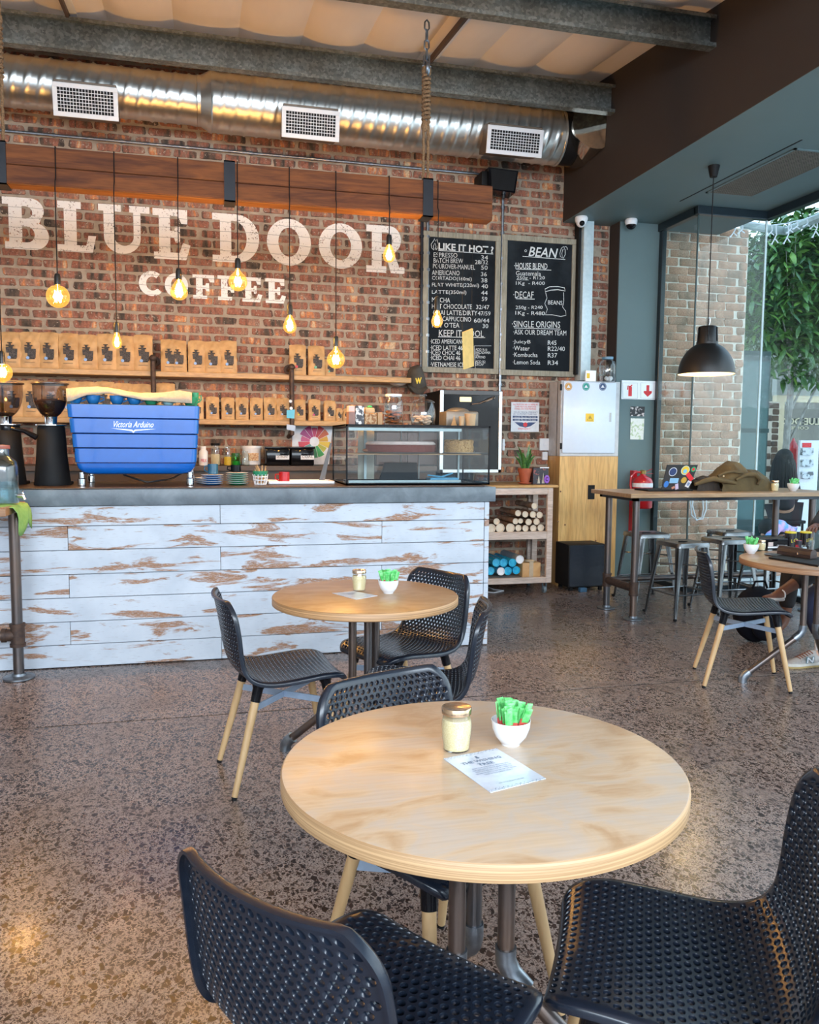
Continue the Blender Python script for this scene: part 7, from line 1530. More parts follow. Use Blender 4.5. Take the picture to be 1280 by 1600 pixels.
# heap of olive jacket
M_olive = pm('olive_cotton', (.115,.078,.030), .9, col2=(.075,.050,.020), nscale=9, bmp=.5, detail=5)
def heap(outline, Y0, dep, m_, lab, z, cat='jacket', name='jacket', rows_=10):
    """a soft fold of cloth: silhouette heights over x, rounded front to back"""
    t = thing(name, lab, cat, (at(outline[len(outline)//2][0], 755, Y=Y0).x, Y0+dep/2, z)); g = MB(); n = 44; vs = []; xs = [at(q[0], q[1], Y=Y0+dep*.5) for q in outline]
    for i in range(n+1):
        u = i/n*(len(xs)-1); k_ = min(int(u), len(xs)-2); f = u-k_; p = xs[k_].lerp(xs[k_+1], f); h = max(p.z-z, .004)
        for j in range(rows_+1):
            v = j/rows_; a = PI*v; fold = 1+.10*math.sin(i*.9+j*1.7)+.07*math.sin(i*.37-j*2.9)
            vs.append((p.x+.012*math.sin(j*1.3+i*.5), Y0+dep*.5-dep*.5*math.cos(a)*(.75+.25*fold), z+h*(math.sin(a)**.55)*(1 if abs(v-.5) < .06 else min(fold, 1.0))+.0005))
    g.add(vs, [(i*(rows_+1)+j, (i+1)*(rows_+1)+j, (i+1)*(rows_+1)+j+1, i*(rows_+1)+j+1) for i in range(n) for j in range(rows_)]); part('cloth', g, m_, t, ang=80); return t
jk = heap([(1112,748),(1118,742),(1130,727),(1138,720),(1150,722),(1160,732),(1165,733),(1178,734),(1187,743),(1191,752),(1189,757),(1180,759)], 5.95, .30, M_olive, 'olive brown jacket heaped on the bar table beside the laptop', HZ)
for k_, pth in enumerate(([(1086,757),(1100,752),(1115,748),(1135,752),(1150,755)], [(1150,750),(1165,742),(1180,741),(1188,749),(1184,757)], [(1122,744),(1135,738),(1148,737),(1160,739)])):
    g = MB(); g.tube([at(x, y, Y=5.945-.004*k_) for x, y in pth], [.012,.02,.022,.02,.012][:len(pth)] if k_ < 2 else .011, 8); part('fold', g, M_olive, jk, ang=80)
g = MB(); q = at(1131, 744, Y=5.925); g.ball(tuple(q), .007, 8, 5); part('button', g, pm('cream_button', (.7,.6,.4), .4), jk)
heap([(1083,752),(1090,746),(1100,743),(1112,746),(1120,750)], 6.02, .12, pm('black_cloth', (.03,.022,.018), .8), 'small dark scarf between the laptop and the olive jacket', HZ, 'scarf', 'scarf')
p = at(1216, 759, Y=5.90); sj = sugar_jar(p.x, 5.94, HZ, 'small sugar jar on the bar table near the right edge', .95)
p = at(1245, 759, Y=5.90); bowl(p.x, 5.94, HZ, 'white bowl of sachets on the bar table', 'green sugar sachet in the bowl on the bar table', 12, .05, 8)
# ------------------------------------------------------------------ clutter on the right table
TR = .7405
def tp(px_, py_): return at(px_, py_, Z=TR)
p = tp(1181, 866); bowl(p.x, p.y+.045, TR, 'white bowl of green sachets on the cluttered right table', 'green sugar sachet in the bowl on the cluttered right table', 22, .046, 11)
p = tp(1198, 862); sugar_jar(p.x+.01, p.y+.06, TR, 'small brown sugar jar behind the bowl on the right table', .7)
p = tp(1203, 868); t = thing('coaster_plate', 'small dark patterned saucer on the right table', 'saucer', (p.x+.03, p.y, TR)); g = MB(); g.lathe([(.03,0),(.055,.004),(.058,.007),(.05,.006),(0,.003)], (0,0,0), 26); part('plate', g, pm('dark_pattern_plate', (.06,.06,.07), .3, col2=(.35,.30,.28), nscale=35, lohi=(.5,.6)), t, world=False)
a, b_ = tp(1200, 862), tp(1231, 862); t = thing('box', 'black and white card box on the right table', 'box', ((a.x+b_.x)/2, a.y+.10, TR)); Yb_ = a.y+.08
x0, x1 = at(1200, 855, Y=Yb_).x, at(1231, 855, Y=Yb_).x; zz = at(1215, 846, Y=Yb_).z
g = MB(); g.box((x0, Yb_, TR), (x1, Yb_+.12, zz), .002); part('box', g, M_blackmatte, t); g = MB(); g.box((x0+.002, Yb_-.001, TR+.022), (x0+.038, Yb_, zz-.004)); part('pink_panel', g, pm('pinkish_panel', (.62,.50,.46), .5), t, smooth=False); g = MB(); g.box((x0, Yb_-.001, TR+.010), (x1, Yb_, TR+.020)); part('white_stripe', g, M_paper, t, smooth=False)
wtext('GRIPPIE 101', 1214, 854.5, 1230, 854.5, 3.2, Yb_-.001, M_paper, t, 'print')
g = MB(); g.box((x0-.08, Yb_+.01, zz+.0005), (x1+.01, Yb_+.11, zz+.016), .003); solo('tablet', g, M_blackgloss, 'black flat device lying on the card box', 'device', loc=(x0, Yb_, zz))
M_can = pm('black_can', (.012,.012,.014), .25, coat=.4); M_canyel = pm('yellow_can_rim', (.75,.60,.05), .3)
for px_, wpx, y0, y1, lab, tx in ((1240.5, 17, 831, 857, 'tall black can with yellow rim, left of the pair', 'LO'), (1264.5, 17, 831, 855, 'tall black can with yellow rim and LOVE print, right of the pair', 'LOVE')):
    p = tp(px_, y1); k = kp(p); r = wpx*k/2; h = (y1-y0)*k; t = thing('drink_can', lab, 'can', (p.x, p.y+r, TR)); c_ = (p.x, p.y+r, TR); t['group'] = 'black cans with yellow rims'
    g = MB(); g.lathe([(r*.86, 0), (r, .006), (r, h*.90)], c_, 26, cap1=False); part('body', g, M_can, t); g = MB(); g.lathe([(r*1.01, h*.90), (r*1.02, h*.91), (r*1.02, h*.985), (r*.9, h), (r*.86, h*.98), (0, h*.975)], c_, 26); part('rim', g, M_canyel, t)
    wtext(tx, px_-4, (y0+y1)/2+4, px_+6, (y0+y1)/2+2, 5, p.y-.002, M_canyel, t, 'print')
p = tp(1251, 862); k = kp(p); r = 5*k; t = thing('cup', 'small red and black paper cup between the cans', 'cup', (p.x, p.y+r, TR)); g = MB(); g.lathe([(r*.8, 0), (r, 17*k)], (p.x, p.y+r, TR), 20); part('cup', g, pm('black_red_cup', (.02,.02,.035), .4, col2=(.40,.02,.04), nscale=30, lohi=(.45,.5)), t)
for px_, py_, wpx, hpx, lab in ((1271, 866, 9, 22, 'clear drinking glass at the picture edge on the right table'), (1258, 866, 7, 14, 'small clear glass before the cans on the right table')):
    p = tp(px_, py_); k = kp(p); r = wpx*k/2; g = MB(); g.lathe([(0,0),(r*.8,0),(r, hpx*k),(r*.93,hpx*k),(r*.75,.008),(0,.008)], (0,0,0), 22); o = link('glass_tumbler', g.mesh('glass_tumbler', M_jarglass), None, (p.x, p.y+r, TR)); o['label'] = lab; o['category'] = 'glass'
# dark book and glasses case
c1 = [tp(*q) for q in ((1201,873),(1228,868),(1292,874),(1278,886))]; g = MB(); g.add([q for q in c1]+[q+Vector((0,0,.010)) for q in c1], [(3,2,1,0),(4,5,6,7),(0,4,7,3),(3,7,6,2),(2,6,5,1),(1,5,4,0)]); solo('notebook', g, M_blackmatte, 'thin black notebook under the glasses case', 'notebook', loc=tuple(c1[0]), smooth=False)
p0, p1 = tp(1214, 868), tp(1266, 876); d = (p1-p0); L_ = d.length; ang = math.atan2(d.y, d.x); Mx = Matrix.Translation((p0.x, p0.y+.0, TR+.011)) @ Matrix.Rotation(ang, 4, 'Z')
t = thing('glasses_case', 'dark brown hard glasses case on the black notebook', 'case', (p0.x, p0.y, TR+.011)); M_case = pm('dark_brown_leather', (.035,.020,.018), .4)
g = MB(); g.prism([(0,0),(.055,0),(.056,.018),(.0,.018)], 0, L_, M=Mx, plane='YZ'); part('base', g, M_case, t); g = MB(); g.prism([(0,.019),(.056,.019),(.050,.040),(.036,.050),(.018,.050),(.004,.038)], 0, L_, M=Mx, plane='YZ'); part('lid', g, M_case, t)
g = MB(); g.box((L_*.62, -.003, .013), (L_*.65, .0, .026), M=Mx); part('clasp', g, M_chrome, t)
# ------------------------------------------------------------------ left high table with water dispenser
ht = thing('high_table', 'corner of a high timber table on pipe legs at the left edge', 'table', (-1.4, 5.0, 0)); hx = -1.0
ZH = at(25, 788, Y=5.0).z; p = at(25, 790, Y=5.0)
ex = at(23, 795, Y=5.02).x
g = MB(); P = [Vector((ex, 4.98, ZH)), Vector((ex-.02, 5.24, ZH)), Vector((-3.0, 5.24, ZH)), Vector((-3.0, 4.66, ZH)), Vector((ex-.34, 4.66, ZH))]
P = [Vector((ex+.0, 5.23, ZH)), Vector((-3.0, 5.23, ZH)), Vector((-3.0, 4.62, ZH)), Vector((ex, 4.62, ZH))]
ex2 = at(24, 800, Y=4.95).x
g = MB(); g.box((-3.0, 4.72, ZH-.045), (ex2, 5.22, ZH), .003); part('table_top', g, wood('warm_table_wood', (.42,.22,.10), (.30,.15,.07), 'X', 3, .45, .2), ht)
for x, y in ((ex2-.045, 5.12), (ex2-.045, 4.83)):
    if y < 5: continue
    g = MB(); g.tube([(x, y, .012), (x, y, ZH-.046)], .030, 20); part('pipe_leg', g, M_pipe, ht); g = MB(); g.lathe([(.082, 0), (.088, .005), (.088, .013), (.04, .02), (.038, .034)], (x, y, 0), 28); part('floor_flange', g, M_fitting, ht)
    g = MB(); z_ = at(27, 992, Y=y).z; g.tube([(x, y, z_-.06), (x, y, z_+.06)], .039, 20); g.tube([(x, y, z_-.068), (x, y, z_-.05)], .044, 20); g.tube([(x, y, z_+.05), (x, y, z_+.068)], .044, 20); g.tube([(x, y, z_), (x-.08, y, z_)], .036, 16); g.tube([(x-.06, y, z_), (x-.085, y, z_)], .041, 16); part('tee_fitting', g, M_rust, ht)
    g = MB(); g.tube([(x-.08, y, z_), (-2.95, y, z_)], .029, 16); part('low_pipe', g, M_pipe, ht)
ZHt = ZH+.0005
p = at(45, 790, Y=4.96); g = MB(); vs = []; nx, ny = 18, 12; xa = -1.6; ex3 = ex2+.004
for i in range(nx+1):
    for j in range(ny+1):
        u = i/nx; v = j/ny; s_ = u*(ex3-xa+.17); xx = xa+s_; zz = ZHt+.003+.003*math.sin(i*1.3+j); yy = 4.80+.36*v+.02*math.sin(u*9)
        over = max(0, xx-ex3)
        if over > 0: xx = ex3+.012+.03*math.sin(min(over/.05, PI/2))-.01*math.sin(v*9)*min(1, over/.1); zz = ZHt-over*(.75+.25*math.sin(v*7))
        vs.append((xx, yy, zz))
g.add(vs, [(i*(ny+1)+j, (i+1)*(ny+1)+j, (i+1)*(ny+1)+j+1, i*(ny+1)+j+1) for i in range(nx) for j in range(ny)])
o = solo('green_cloth', g, pm('lime_green_cloth', (.24,.46,.13), .9, col2=(.20,.40,.10), nscale=40), 'lime green cloth hanging over the corner of the left high table', 'cloth', loc=(ex3, 5, ZH), ang=80); md = o.modifiers.new('thick', 'SOLIDIFY'); md.thickness = .004
ZHt += .009
p = at(6, 780, Y=4.98); k = kp(p); t = thing('water_dispenser', 'glass water dispenser with a tap on the left high table', 'dispenser', (p.x, 4.98, ZHt)); c_ = (p.x, 4.98, ZHt); r = 22*k
Hh = (780-690)*k
g = MB(); g.lathe([(r*.95, 0), (r, .01), (r, Hh*.62), (r*.92, Hh*.72), (r*.5, Hh*.80), (r*.44, Hh*.83), (r*.44, Hh*.95)], c_, 32, cap1=False); part('glass', g, glass('textured_glass', (.80,.88,.90), 2.2, .12), t, ang=60)
g = MB(); g.lathe([(0, .006), (r*.94, .006), (r*.94, Hh*.38), (0, Hh*.38)], c_, 28); part('water', g, glass('water', (.72,.84,.86), 1.2, .02, .12, (.25,.38,.40)), t, ang=50)
g = MB(); g.lathe([(r*.5, Hh*.94), (r*.52, Hh*.95), (r*.5, Hh*1.0), (0, Hh*1.01)], c_, 26); part('lid', g, pm('red_clear_lid', (.40,.12,.08), .3), t)
g = MB(); q = at(36, 775, Y=4.96); g.tube([(p.x+r*.9, 4.97, q.z), (q.x, 4.965, q.z), (q.x+.01, 4.96, q.z-.02)], [.012,.012,.009], 10); g.ball((q.x, 4.965, q.z+.012), .014, 8, 5, (.6,.6,1.4)); part('tap', g, M_chrome, t)
# ------------------------------------------------------------------ bag under the stools
M_bagk = pm('black_nylon', (.006,.007,.013), .8, spec=.15, bmp=.4, nscale=18)
p = at(1150, 935, Z=0); t = thing('backpack', 'black bag on the floor behind the right chair', 'bag', (3.88, 5.0, 0)); g = MB()
g.ball((3.80, 4.98, .20), .20, 20, 14, (.85,.65,1.0)); g.v = [(x, y, max(z, .002)) for x, y, z in g.v]; part('body', g, M_bagk, t, ang=80)
g = MB(); g.ball((3.80, 4.86, .15), .13, 16, 10, (.9,.45,.9)); g.v = [(x, y, max(z, .002)) for x, y, z in g.v]; part('pocket', g, M_bagk, t, ang=80); g = MB(); g.tube([(3.74, 4.95, .39), (3.76, 4.95, .44), (3.84, 4.95, .44), (3.86, 4.95, .39)], .008, 8); part('handle', g, M_bagk, t)
# ------------------------------------------------------------------ people
def skin_obj(name, pts, edges, m_, parent, lv=2, root=0):
    me = bpy.data.meshes.new(name); off = origin_of(parent); me.from_pydata([tuple(Vector(p)-off) for p, r in pts], edges, [])
    bm = bmesh.new(); bm.from_mesh(me); ly_ = bm.verts.layers.skin.verify(); bm.verts.ensure_lookup_table()
    for v, (p, r) in zip(bm.verts, pts): v[ly_].radius = (r, r) if not isinstance(r, tuple) else r; v[ly_].use_root = False
    bm.verts[root][ly_].use_root = True; bm.to_mesh(me); bm.free(); me.materials.append(m_)
    o = link(name, me, parent); s_ = o.modifiers.new('skin', 'SKIN'); s_.use_smooth_shade = True; s_.branch_smoothing = .6; q = o.modifiers.new('sub', 'SUBSURF'); q.levels = lv; q.render_levels = lv; return o
def chain(pts, edges, start, items):
    prev = start
    for it in items: pts.append(it); edges.append((prev, len(pts)-1)); prev = len(pts)-1
    return prev
def person(label, base, P, mats, hair=None, extra=None):
    """P: joint positions (pelvis, chest, neck, head, shoulders, elbows, wrists, hips, knees, ankles, toes)"""
    t = thing('person', label, 'person', base); V = {k: Vector(v) for k, v in P.items()}; sk, top, leg = mats
    pts = [(V['pelvis'], .13)]; E_ = []; c = chain(pts, E_, 0, [(V['pelvis'].lerp(V['chest'], .5), .115), (V['chest'], .135)]); n_ = chain(pts, E_, c, [(V['neck'], .055), (V['head']-Vector((0,0,.06)), .062), (V['head'], .088), (V['head']+Vector((0,0,.075)), .07)])
    for s_ in 'lr':
        w_ = chain(pts, E_, c, [(V[s_+'sh'], .058), (V[s_+'el'], .042), (V[s_+'wr'], .028), (V[s_+'wr']+(V[s_+'wr']-V[s_+'el']).normalized()*.06, .034)])
        hd = (V[s_+'wr']-V[s_+'el']).normalized(); sd = hd.cross(Vector((0,0,1))).normalized() if abs(hd.z) < .9 else Vector((1,0,0)); palm = V[s_+'wr']+hd*.06
        for q in range(4):
            b0 = palm+sd*(q-1.5)*.019+hd*.02; chain(pts, E_, w_, [(b0, .010), (b0+hd*(.035+.004*(q in (1,2))), .009), (b0+hd*(.06+.006*(q in (1,2)))-Vector((0,0,.012)), .0075)])
        chain(pts, E_, w_-1, [(V[s_+'wr']+hd*.03-sd*.03, .010), (V[s_+'wr']+hd*.055-sd*.045, .009), (V[s_+'wr']+hd*.08-sd*.048, .008)])
        chain(pts, E_, 0, [(V[s_+'hp'], .088), (V[s_+'kn'], .058), (V[s_+'kn'].lerp(V[s_+'an'], .4), .052), (V[s_+'an'], .036), (V[s_+'an'].lerp(V[s_+'to'], .45)-Vector((0,0,.02)), .034), (V[s_+'to'], .028)])
    skin_obj('body', pts, E_, sk, t)
    tp_ = [(V['pelvis'], .15), (V['pelvis'].lerp(V['chest'], .5), .135), (V['chest'], .155), (V['neck']-Vector((0,0,.02)), .075)]; te = [(0,1),(1,2),(2,3)]
    for s_ in 'lr': chain(tp_, te, 2, [(V[s_+'sh'], .075), (V[s_+'el'], .058)] + ([(V[s_+'wr'], .042)] if extra != 'short' else []))
    skin_obj('top', tp_, te, top, t)
    lp_ = [(V['pelvis'], .155)]; le = []
    for s_ in 'lr': chain(lp_, le, 0, [(V[s_+'hp'], .105), (V[s_+'kn'], .078), (V[s_+'kn'].lerp(V[s_+'an'], .8), .058)])
    skin_obj('trousers', lp_, le, leg, t)
    hdv = V['head']; g = MB()
    f = V.get('face', Vector((0,-1,0))).normalized(); sd = f.cross(Vector((0,0,1))).normalized()
    g.ball(tuple(hdv+f*.093-Vector((0,0,.005))), .014, 8, 6, (1,1,1.3)); g.ball(tuple(hdv+sd*.088), .02, 8, 6, (.7,.8,1.4)); g.ball(tuple(hdv-sd*.088), .02, 8, 6, (.7,.8,1.4)); part('nose_and_ears', g, sk, t)
    g = MB()
    for s_ in (1, -1): g.ball(tuple(hdv+f*.08+sd*s_*.032+Vector((0,0,.015))), .010, 8, 6)
    part('eyes', g, M_blackgloss, t); g = MB(); g.ball(tuple(hdv+f*.082-Vector((0,0,.05))), .018, 8, 5, (1.1,1.1,.35)); part('mouth', g, flat('lip', (.35,.08,.07)), t)
    if hair:
        g = MB(); hm, long_ = hair; g.ball(tuple(hdv-f*.022+Vector((0,0,.03))), .105, 18, 12, (1,1,1.02))
        part('hair', g, hm, t)
        if long_:
            for i in range(13):
                a = PI*(i/12)-PI/2; d = (-f*math.cos(a)+sd*math.sin(a)); g = MB(); g.tube([hdv+d*.075+Vector((0,0,.05)), hdv+d*.112-Vector((0,0,.05)), hdv+d*.14-Vector((0,0,.22)), hdv+d*.13-Vector((0,0,.42))], [.03,.036,.034,.016], 8); part('hair_lock', g, hm, t)
    return t, V
M_skinlt = pm('skin_light', (.55,.32,.22), .5); M_skindk = pm('skin_brown', (.19,.070,.038), .45, col2=(.16,.06,.032), nscale=15); M_navycl = pm('navy_trousers', (.010,.017,.050), .85, col2=(.014,.022,.06), nscale=30, bmp=.3)
M_hairk = pm('black_hair', (.006,.006,.007), .55, spec=.2, col2=(.018,.02,.02), nscale=40, stretch=(6,6,.4)); M_darktop = pm('dark_top', (.02,.02,.024), .8); M_darktr = pm('dark_trousers', (.025,.022,.025), .8)
p1, V1 = person('person in navy trousers and grey running shoe seated at the right edge', (4.2, 4.2, 0), dict(pelvis=(4.18,4.22,.60), chest=(4.16,4.20,.93), neck=(4.14,4.18,1.12), head=(4.10,4.16,1.25), face=(-1,0,0), lsh=(4.15,4.02,1.04), rsh=(4.15,4.38,1.04), lel=(4.05,3.95,.84), rel=(4.05,4.42,.84), lwr=(3.90,3.98,.80), rwr=(3.92,4.30,.80),
    lhp=(4.12,4.12,.57), rhp=(4.12,4.33,.57), lkn=(3.80,4.10,.47), rkn=(3.690,4.335,.435), lan=(3.95,4.08,.11), ran=(3.835,4.345,.125), lto=(3.82,4.07,.035), rto=(3.74,4.345,.06)), (M_skinlt, M_darktop, M_navycl), (pm('brown_hair', (.06,.03,.015), .5), False))
def shoe(par, heel, yaw, m_up, m_sole, logo):
    t = thing('running_shoe' if logo else 'flat_shoe', 'grey and cream running shoe with an N on its side' if logo else 'pale flat shoe of the person behind the right chair', 'shoe', heel, yaw); L_ = .285
    st_ = [(0,.030,.075),(.02,.034,.092),(.06,.036,.100),(.10,.036,.098),(.14,.038,.082),(.18,.042,.066),(.22,.044,.052),(.255,.038,.042),(.278,.024,.034),(L_,.008,.026)]
    n = 14; vs = []
    for x, w_, h in st_:
        for i in range(n):
            a = PI*i/(n-1); vs.append((x, w_*math.cos(a)*(1-.22*math.sin(a)), .022+(h-.02)*abs(math.sin(a))**.8))
    g = MB(); g.add(vs, [(k*n+i, (k+1)*n+i, (k+1)*n+i+1, k*n+i+1) for k in range(len(st_)-1) for i in range(n-1)]+[tuple(range(n)), tuple((len(st_)-1)*n+i for i in range(n))]); up = part('upper', g, m_up, t, world=False, ang=60)
    g = MB(); ol = [(x-.004 if k == 0 else x+(.006 if k == len(st_)-1 else 0), w_+.005) for k, (x, w_, h) in enumerate(st_)]
    outl = [(x, w_) for x, w_ in ol]+[(x, -w_) for x, w_ in reversed(ol)]
    for z0, z1, s_, mi in ((.0, .012, .96, 0), (.012, .028, 1.0, 1)):
        g.prism([(x, y*s_) for x, y in outl], z0+(.0), z1, mi=mi, plane='XY')
    part('sole', g, [m_sole, pm('white_midsole', (.68,.66,.60), .5)], t, world=False, ang=40)
    if logo:
        for side in (1,):
            P0 = Vector((.165, side*.043, .032)); P1 = Vector((.115, side*.043, .032)); me = text_mesh('N', 1, .06); me.materials.clear(); me.materials.append(flat('teal_edge', (.02,.14,.17))); fit_mesh(me, P0+Vector((.004,0,-.003)), P1+Vector((-.004,0,-.003)), (-.0, .006, .044)); link('letter_edge', me, t)
            me = text_mesh('N', 1, .03); me.materials.clear(); me.materials.append(M_paper); fit_mesh(me, P0+Vector((0,side*.0015,0)), P1+Vector((0,side*.0015,0)), (-.0, .006, .038)); link('letter', me, t)
        g = MB(); g.box((.10, .036, .028), (.20, .0405, .05), .002); part('side_panel', g, pm('light_grey_mesh', (.40,.38,.36), .7), t, world=False)
        for i in range(6): x = .105+.018*i; zc_ = .094-.0062*i; g = MB(); g.tube([(x, -.026, zc_-.008), (x+.006, 0, zc_+.003), (x, .026, zc_-.008)], .0032, 6); part('lace', g, pm('rust_lace', (.26,.09,.05), .8), t, world=False)
        g = MB(); g.tube([(.03, 0, .10), (.035, 0, .16)], [.034, .032], 14); part('sock', g, M_ceramic, t, world=False)
    return t
q = at(1236, 1046, Z=0); hx_ = q.x+.283
shoe(p1, (hx_, 4.345, 0), PI, pm('grey_suede', (.34,.31,.29), .75, col2=(.44,.41,.38), nscale=25), pm('gum_sole', (.46,.33,.13), .5), True)
p2, V2 = person('person seated behind the cluttered table, bare brown ankle of a crossed leg showing', (4.5, 5.0, 0), dict(pelvis=(4.60,4.98,.61), chest=(4.58,4.96,.94), neck=(4.56,4.92,1.13), head=(4.52,4.90,1.27), face=(-.9,-.4,0), lsh=(4.55,4.78,1.05), rsh=(4.60,5.14,1.05), lel=(4.42,4.68,.86), rel=(4.48,5.16,.86), lwr=(4.22,4.66,.80), rwr=(4.26,4.98,.82),
    lhp=(4.54,4.88,.58), rhp=(4.54,5.08,.58), lkn=(4.16,4.78,.56), rkn=(4.14,5.06,.52), lan=(3.88,4.80,.40), ran=(4.10,5.05,.12), lto=(3.72,4.82,.335), rto=(3.96,5.03,.05)), (M_skindk, M_darktop, M_darktr), (M_hairk, False))
g = MB(); vs = []; 
for k_, (x, w_, h) in enumerate(((0,.026,.03),(.05,.032,.034),(.12,.034,.030),(.19,.034,.024),(.235,.02,.018))):
    for i in range(10): a = 2*PI*i/10; vs.append((3.87-x, 4.80+w_*math.cos(a), .325+h*.5+h*.5*math.sin(a)))
g.add(vs, [(k*10+i, k*10+(i+1) % 10, (k+1)*10+(i+1) % 10, (k+1)*10+i) for k in range(4) for i in range(10)]+[tuple(range(10)), tuple(40+i for i in range(10))])
t = thing('flat_shoe', 'pale flat shoe on the raised foot behind the right chair', 'shoe', (3.8, 4.8, .33)); part('shoe', g, pm('pale_leather', (.60,.55,.52), .5), t); g = MB(); g.tube([(3.85, 4.78+.03*math.cos(2*PI*i/12), .375+.03*math.sin(2*PI*i/12)) for i in range(12)], .005, 6, closed=True); part('ankle_strap', g, M_paper, t)
# chairs under the two guests (out of the picture, they carry them)
for (x, y), a, lab in (((4.17, 4.22), 180, 'black perforated chair under the person in navy trousers'), ((4.58, 4.98), 190, 'black perforated chair under the person with the crossed leg')):
    c = dup(c0, (x, y, 0), math.radians(a), lab); c['group'] = 'perforated chairs at the right table'
# two people outside the glass
a = at(1218, 815, Y=8.3); X0, Y0 = a.x, 8.3
def out(px_, py_, Y_): return tuple(at(px_, py_, Y=Y_))
M_tie = pm('tie_dye_cotton', (.16,.40,.85), .8, col2=(.72,.42,.75), nscale=9, lohi=(.42,.58))
person('person in blue and pink tie-dye shirt bending down outside the glass', (X0, Y0, -.12), dict(pelvis=out(1228,842,8.3), chest=out(1228,816,8.25), neck=out(1209,820,8.2), head=out(1198,830,8.15), face=(-.8,-.2,-.5), lsh=out(1213,822,8.1), rsh=out(1214,822,8.4), lel=out(1199,848,8.05), rel=out(1202,848,8.4), lwr=out(1192,868,8.05), rwr=out(1196,868,8.35),
    lhp=out(1230,848,8.2), rhp=out(1232,848,8.4), lkn=out(1200,858,8.15), rkn=out(1204,858,8.42), lan=out(1222,890,8.2), ran=out(1226,890,8.4), lto=out(1206,900,8.15), rto=out(1210,900,8.38)), (M_skinlt, M_tie, M_darktr), (M_hairk, False), 'short')
a = at(1224, 735, Y=8.9); Y0 = 8.9
person('person with long black hair sitting outside, back to the window', (a.x, Y0, -.12), dict(pelvis=out(1226,800,8.9), chest=out(1226,757,8.9), neck=out(1225,735,8.9), head=out(1224,718,8.9), face=(.1,1,0), lsh=out(1212,745,8.9), rsh=out(1240,746,8.9), lel=out(1208,772,8.95), rel=out(1245,772,8.95), lwr=out(1214,785,9.15), rwr=out(1240,785,9.15),
    lhp=out(1219,802,8.95), rhp=out(1233,802,8.95), lkn=out(1216,796,9.35), rkn=out(1238,796,9.35), lan=out(1217,838,9.35), ran=out(1238,838,9.35), lto=out(1217,846,9.5), rto=out(1238,846,9.5)), (M_skinlt, M_darktop, M_darktr), (M_hairk, True))
a = at(1226, 815, Y=8.9); t = thing('outdoor_stool', 'dark seat of the long haired person outside', 'stool', (a.x, 8.9, -.12)); zt_ = at(1226, 812, Y=8.9).z; g = MB(); g.box((a.x-.2, 8.75, zt_-.04), (a.x+.2, 9.1, zt_), .01); part('seat', g, M_blackmatte, t)
for dx in (-.17, .17):
    for dy in (-.12, .17): g = MB(); g.tube([(a.x+dx, 8.9+dy, -.12), (a.x+dx, 8.9+dy, zt_-.04)], .015, 8); part('leg', g, M_blackmatte, t)
# ------------------------------------------------------------------ outdoors
Yg = 8.05
def ob(x0, x1, y0, y1, Y_, dep, m_, lab, name, cat, base=None):
    a, b_ = at(x0, y0, Y=Y_), at(x1, y1, Y=Y_); z0 = base if base is not None else b_.z; g = MB(); g.box((a.x, Y_, z0), (b_.x, Y_+dep, a.z)); return solo(name, g, m_, lab, cat, loc=((a.x+b_.x)/2, Y_, z0), smooth=False)
M_gdoor = pm('dark_green_door', (.010,.045,.042), .35, spec=.3); M_shopdk = pm('dark_shop_interior', (.018,.022,.022), .5, col2=(.05,.05,.045), nscale=3)
a, b_ = at(1165, 355, Y=8.6), at(1190, 900, Y=8.6)
gd = thing('green_door', 'dark green glazed door just right of the buff brick wall', 'door', ((a.x+b_.x)/2, 8.6, -.12))
zt_ = at(1175, 548, Y=8.6).z
g = MB(); g.box((a.x, 8.6, -.12), (b_.x, 8.66, zt_)); part('leaf', g, M_gdoor, gd, smooth=False)
g = MB(); g.box((a.x+.02, 8.585, .5), (b_.x-.03, 8.6, 2.4)); part('glazing', g, pm('teal_glazing', (.03,.10,.10), .15, spec=.4), gd, smooth=False)
g = MB(); g.box((a.x, 8.58, .36), (b_.x, 8.6, .42)); g.box((a.x, 8.58, 1.55), (b_.x, 8.6, 1.60)); part('rail', g, M_gdoor, gd, smooth=False)
xa, xb = at(1188, 700, Y=9.8).x, at(1216, 700, Y=9.8).x; zt_ = at(1200, 640, Y=9.8).z
g = MB(); g.box((xa-1.2, 9.806, -.12), (xb, 10.0, 2.0)); w2 = struct('wall_far', g, M_buffmortar)
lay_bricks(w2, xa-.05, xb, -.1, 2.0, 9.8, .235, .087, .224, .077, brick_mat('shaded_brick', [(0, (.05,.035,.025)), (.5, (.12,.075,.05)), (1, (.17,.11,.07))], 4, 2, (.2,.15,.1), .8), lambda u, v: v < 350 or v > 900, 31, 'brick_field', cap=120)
sf = thing('shopfront', 'cream framed shopfront with reversed lettering across the way', 'shopfront', (xb+1, 10, -.12)); Ys_ = 9.9
x1 = at(1221, 700, Y=Ys_).x; zt_ = at(1218, 628, Y=Ys_).z
g = MB(); g.box((xb, Ys_-.03, -.12), (x1, Ys_+.06, zt_)); g.box((xb, Ys_-.03, zt_), (xb+4, Ys_+.06, zt_+.09)); part('cream_frame', g, pm('cream_frame', (.68,.58,.38), .5), sf, smooth=False)
g = MB(); g.box((x1, Ys_+.02, -.12), (xb+4, Ys_+.03, zt_)); part('shop_glass', g, pm('dark_shop_glass', (.025,.04,.035), .06, coat=1, col2=(.06,.08,.06), nscale=3), sf, smooth=False)
g = MB(); g.box((xb, Ys_-.02, zt_+.09), (xb+4, Ys_+.08, 3.3)); part('fascia', g, pm('pale_fascia', (.40,.42,.38), .6), sf, smooth=False)
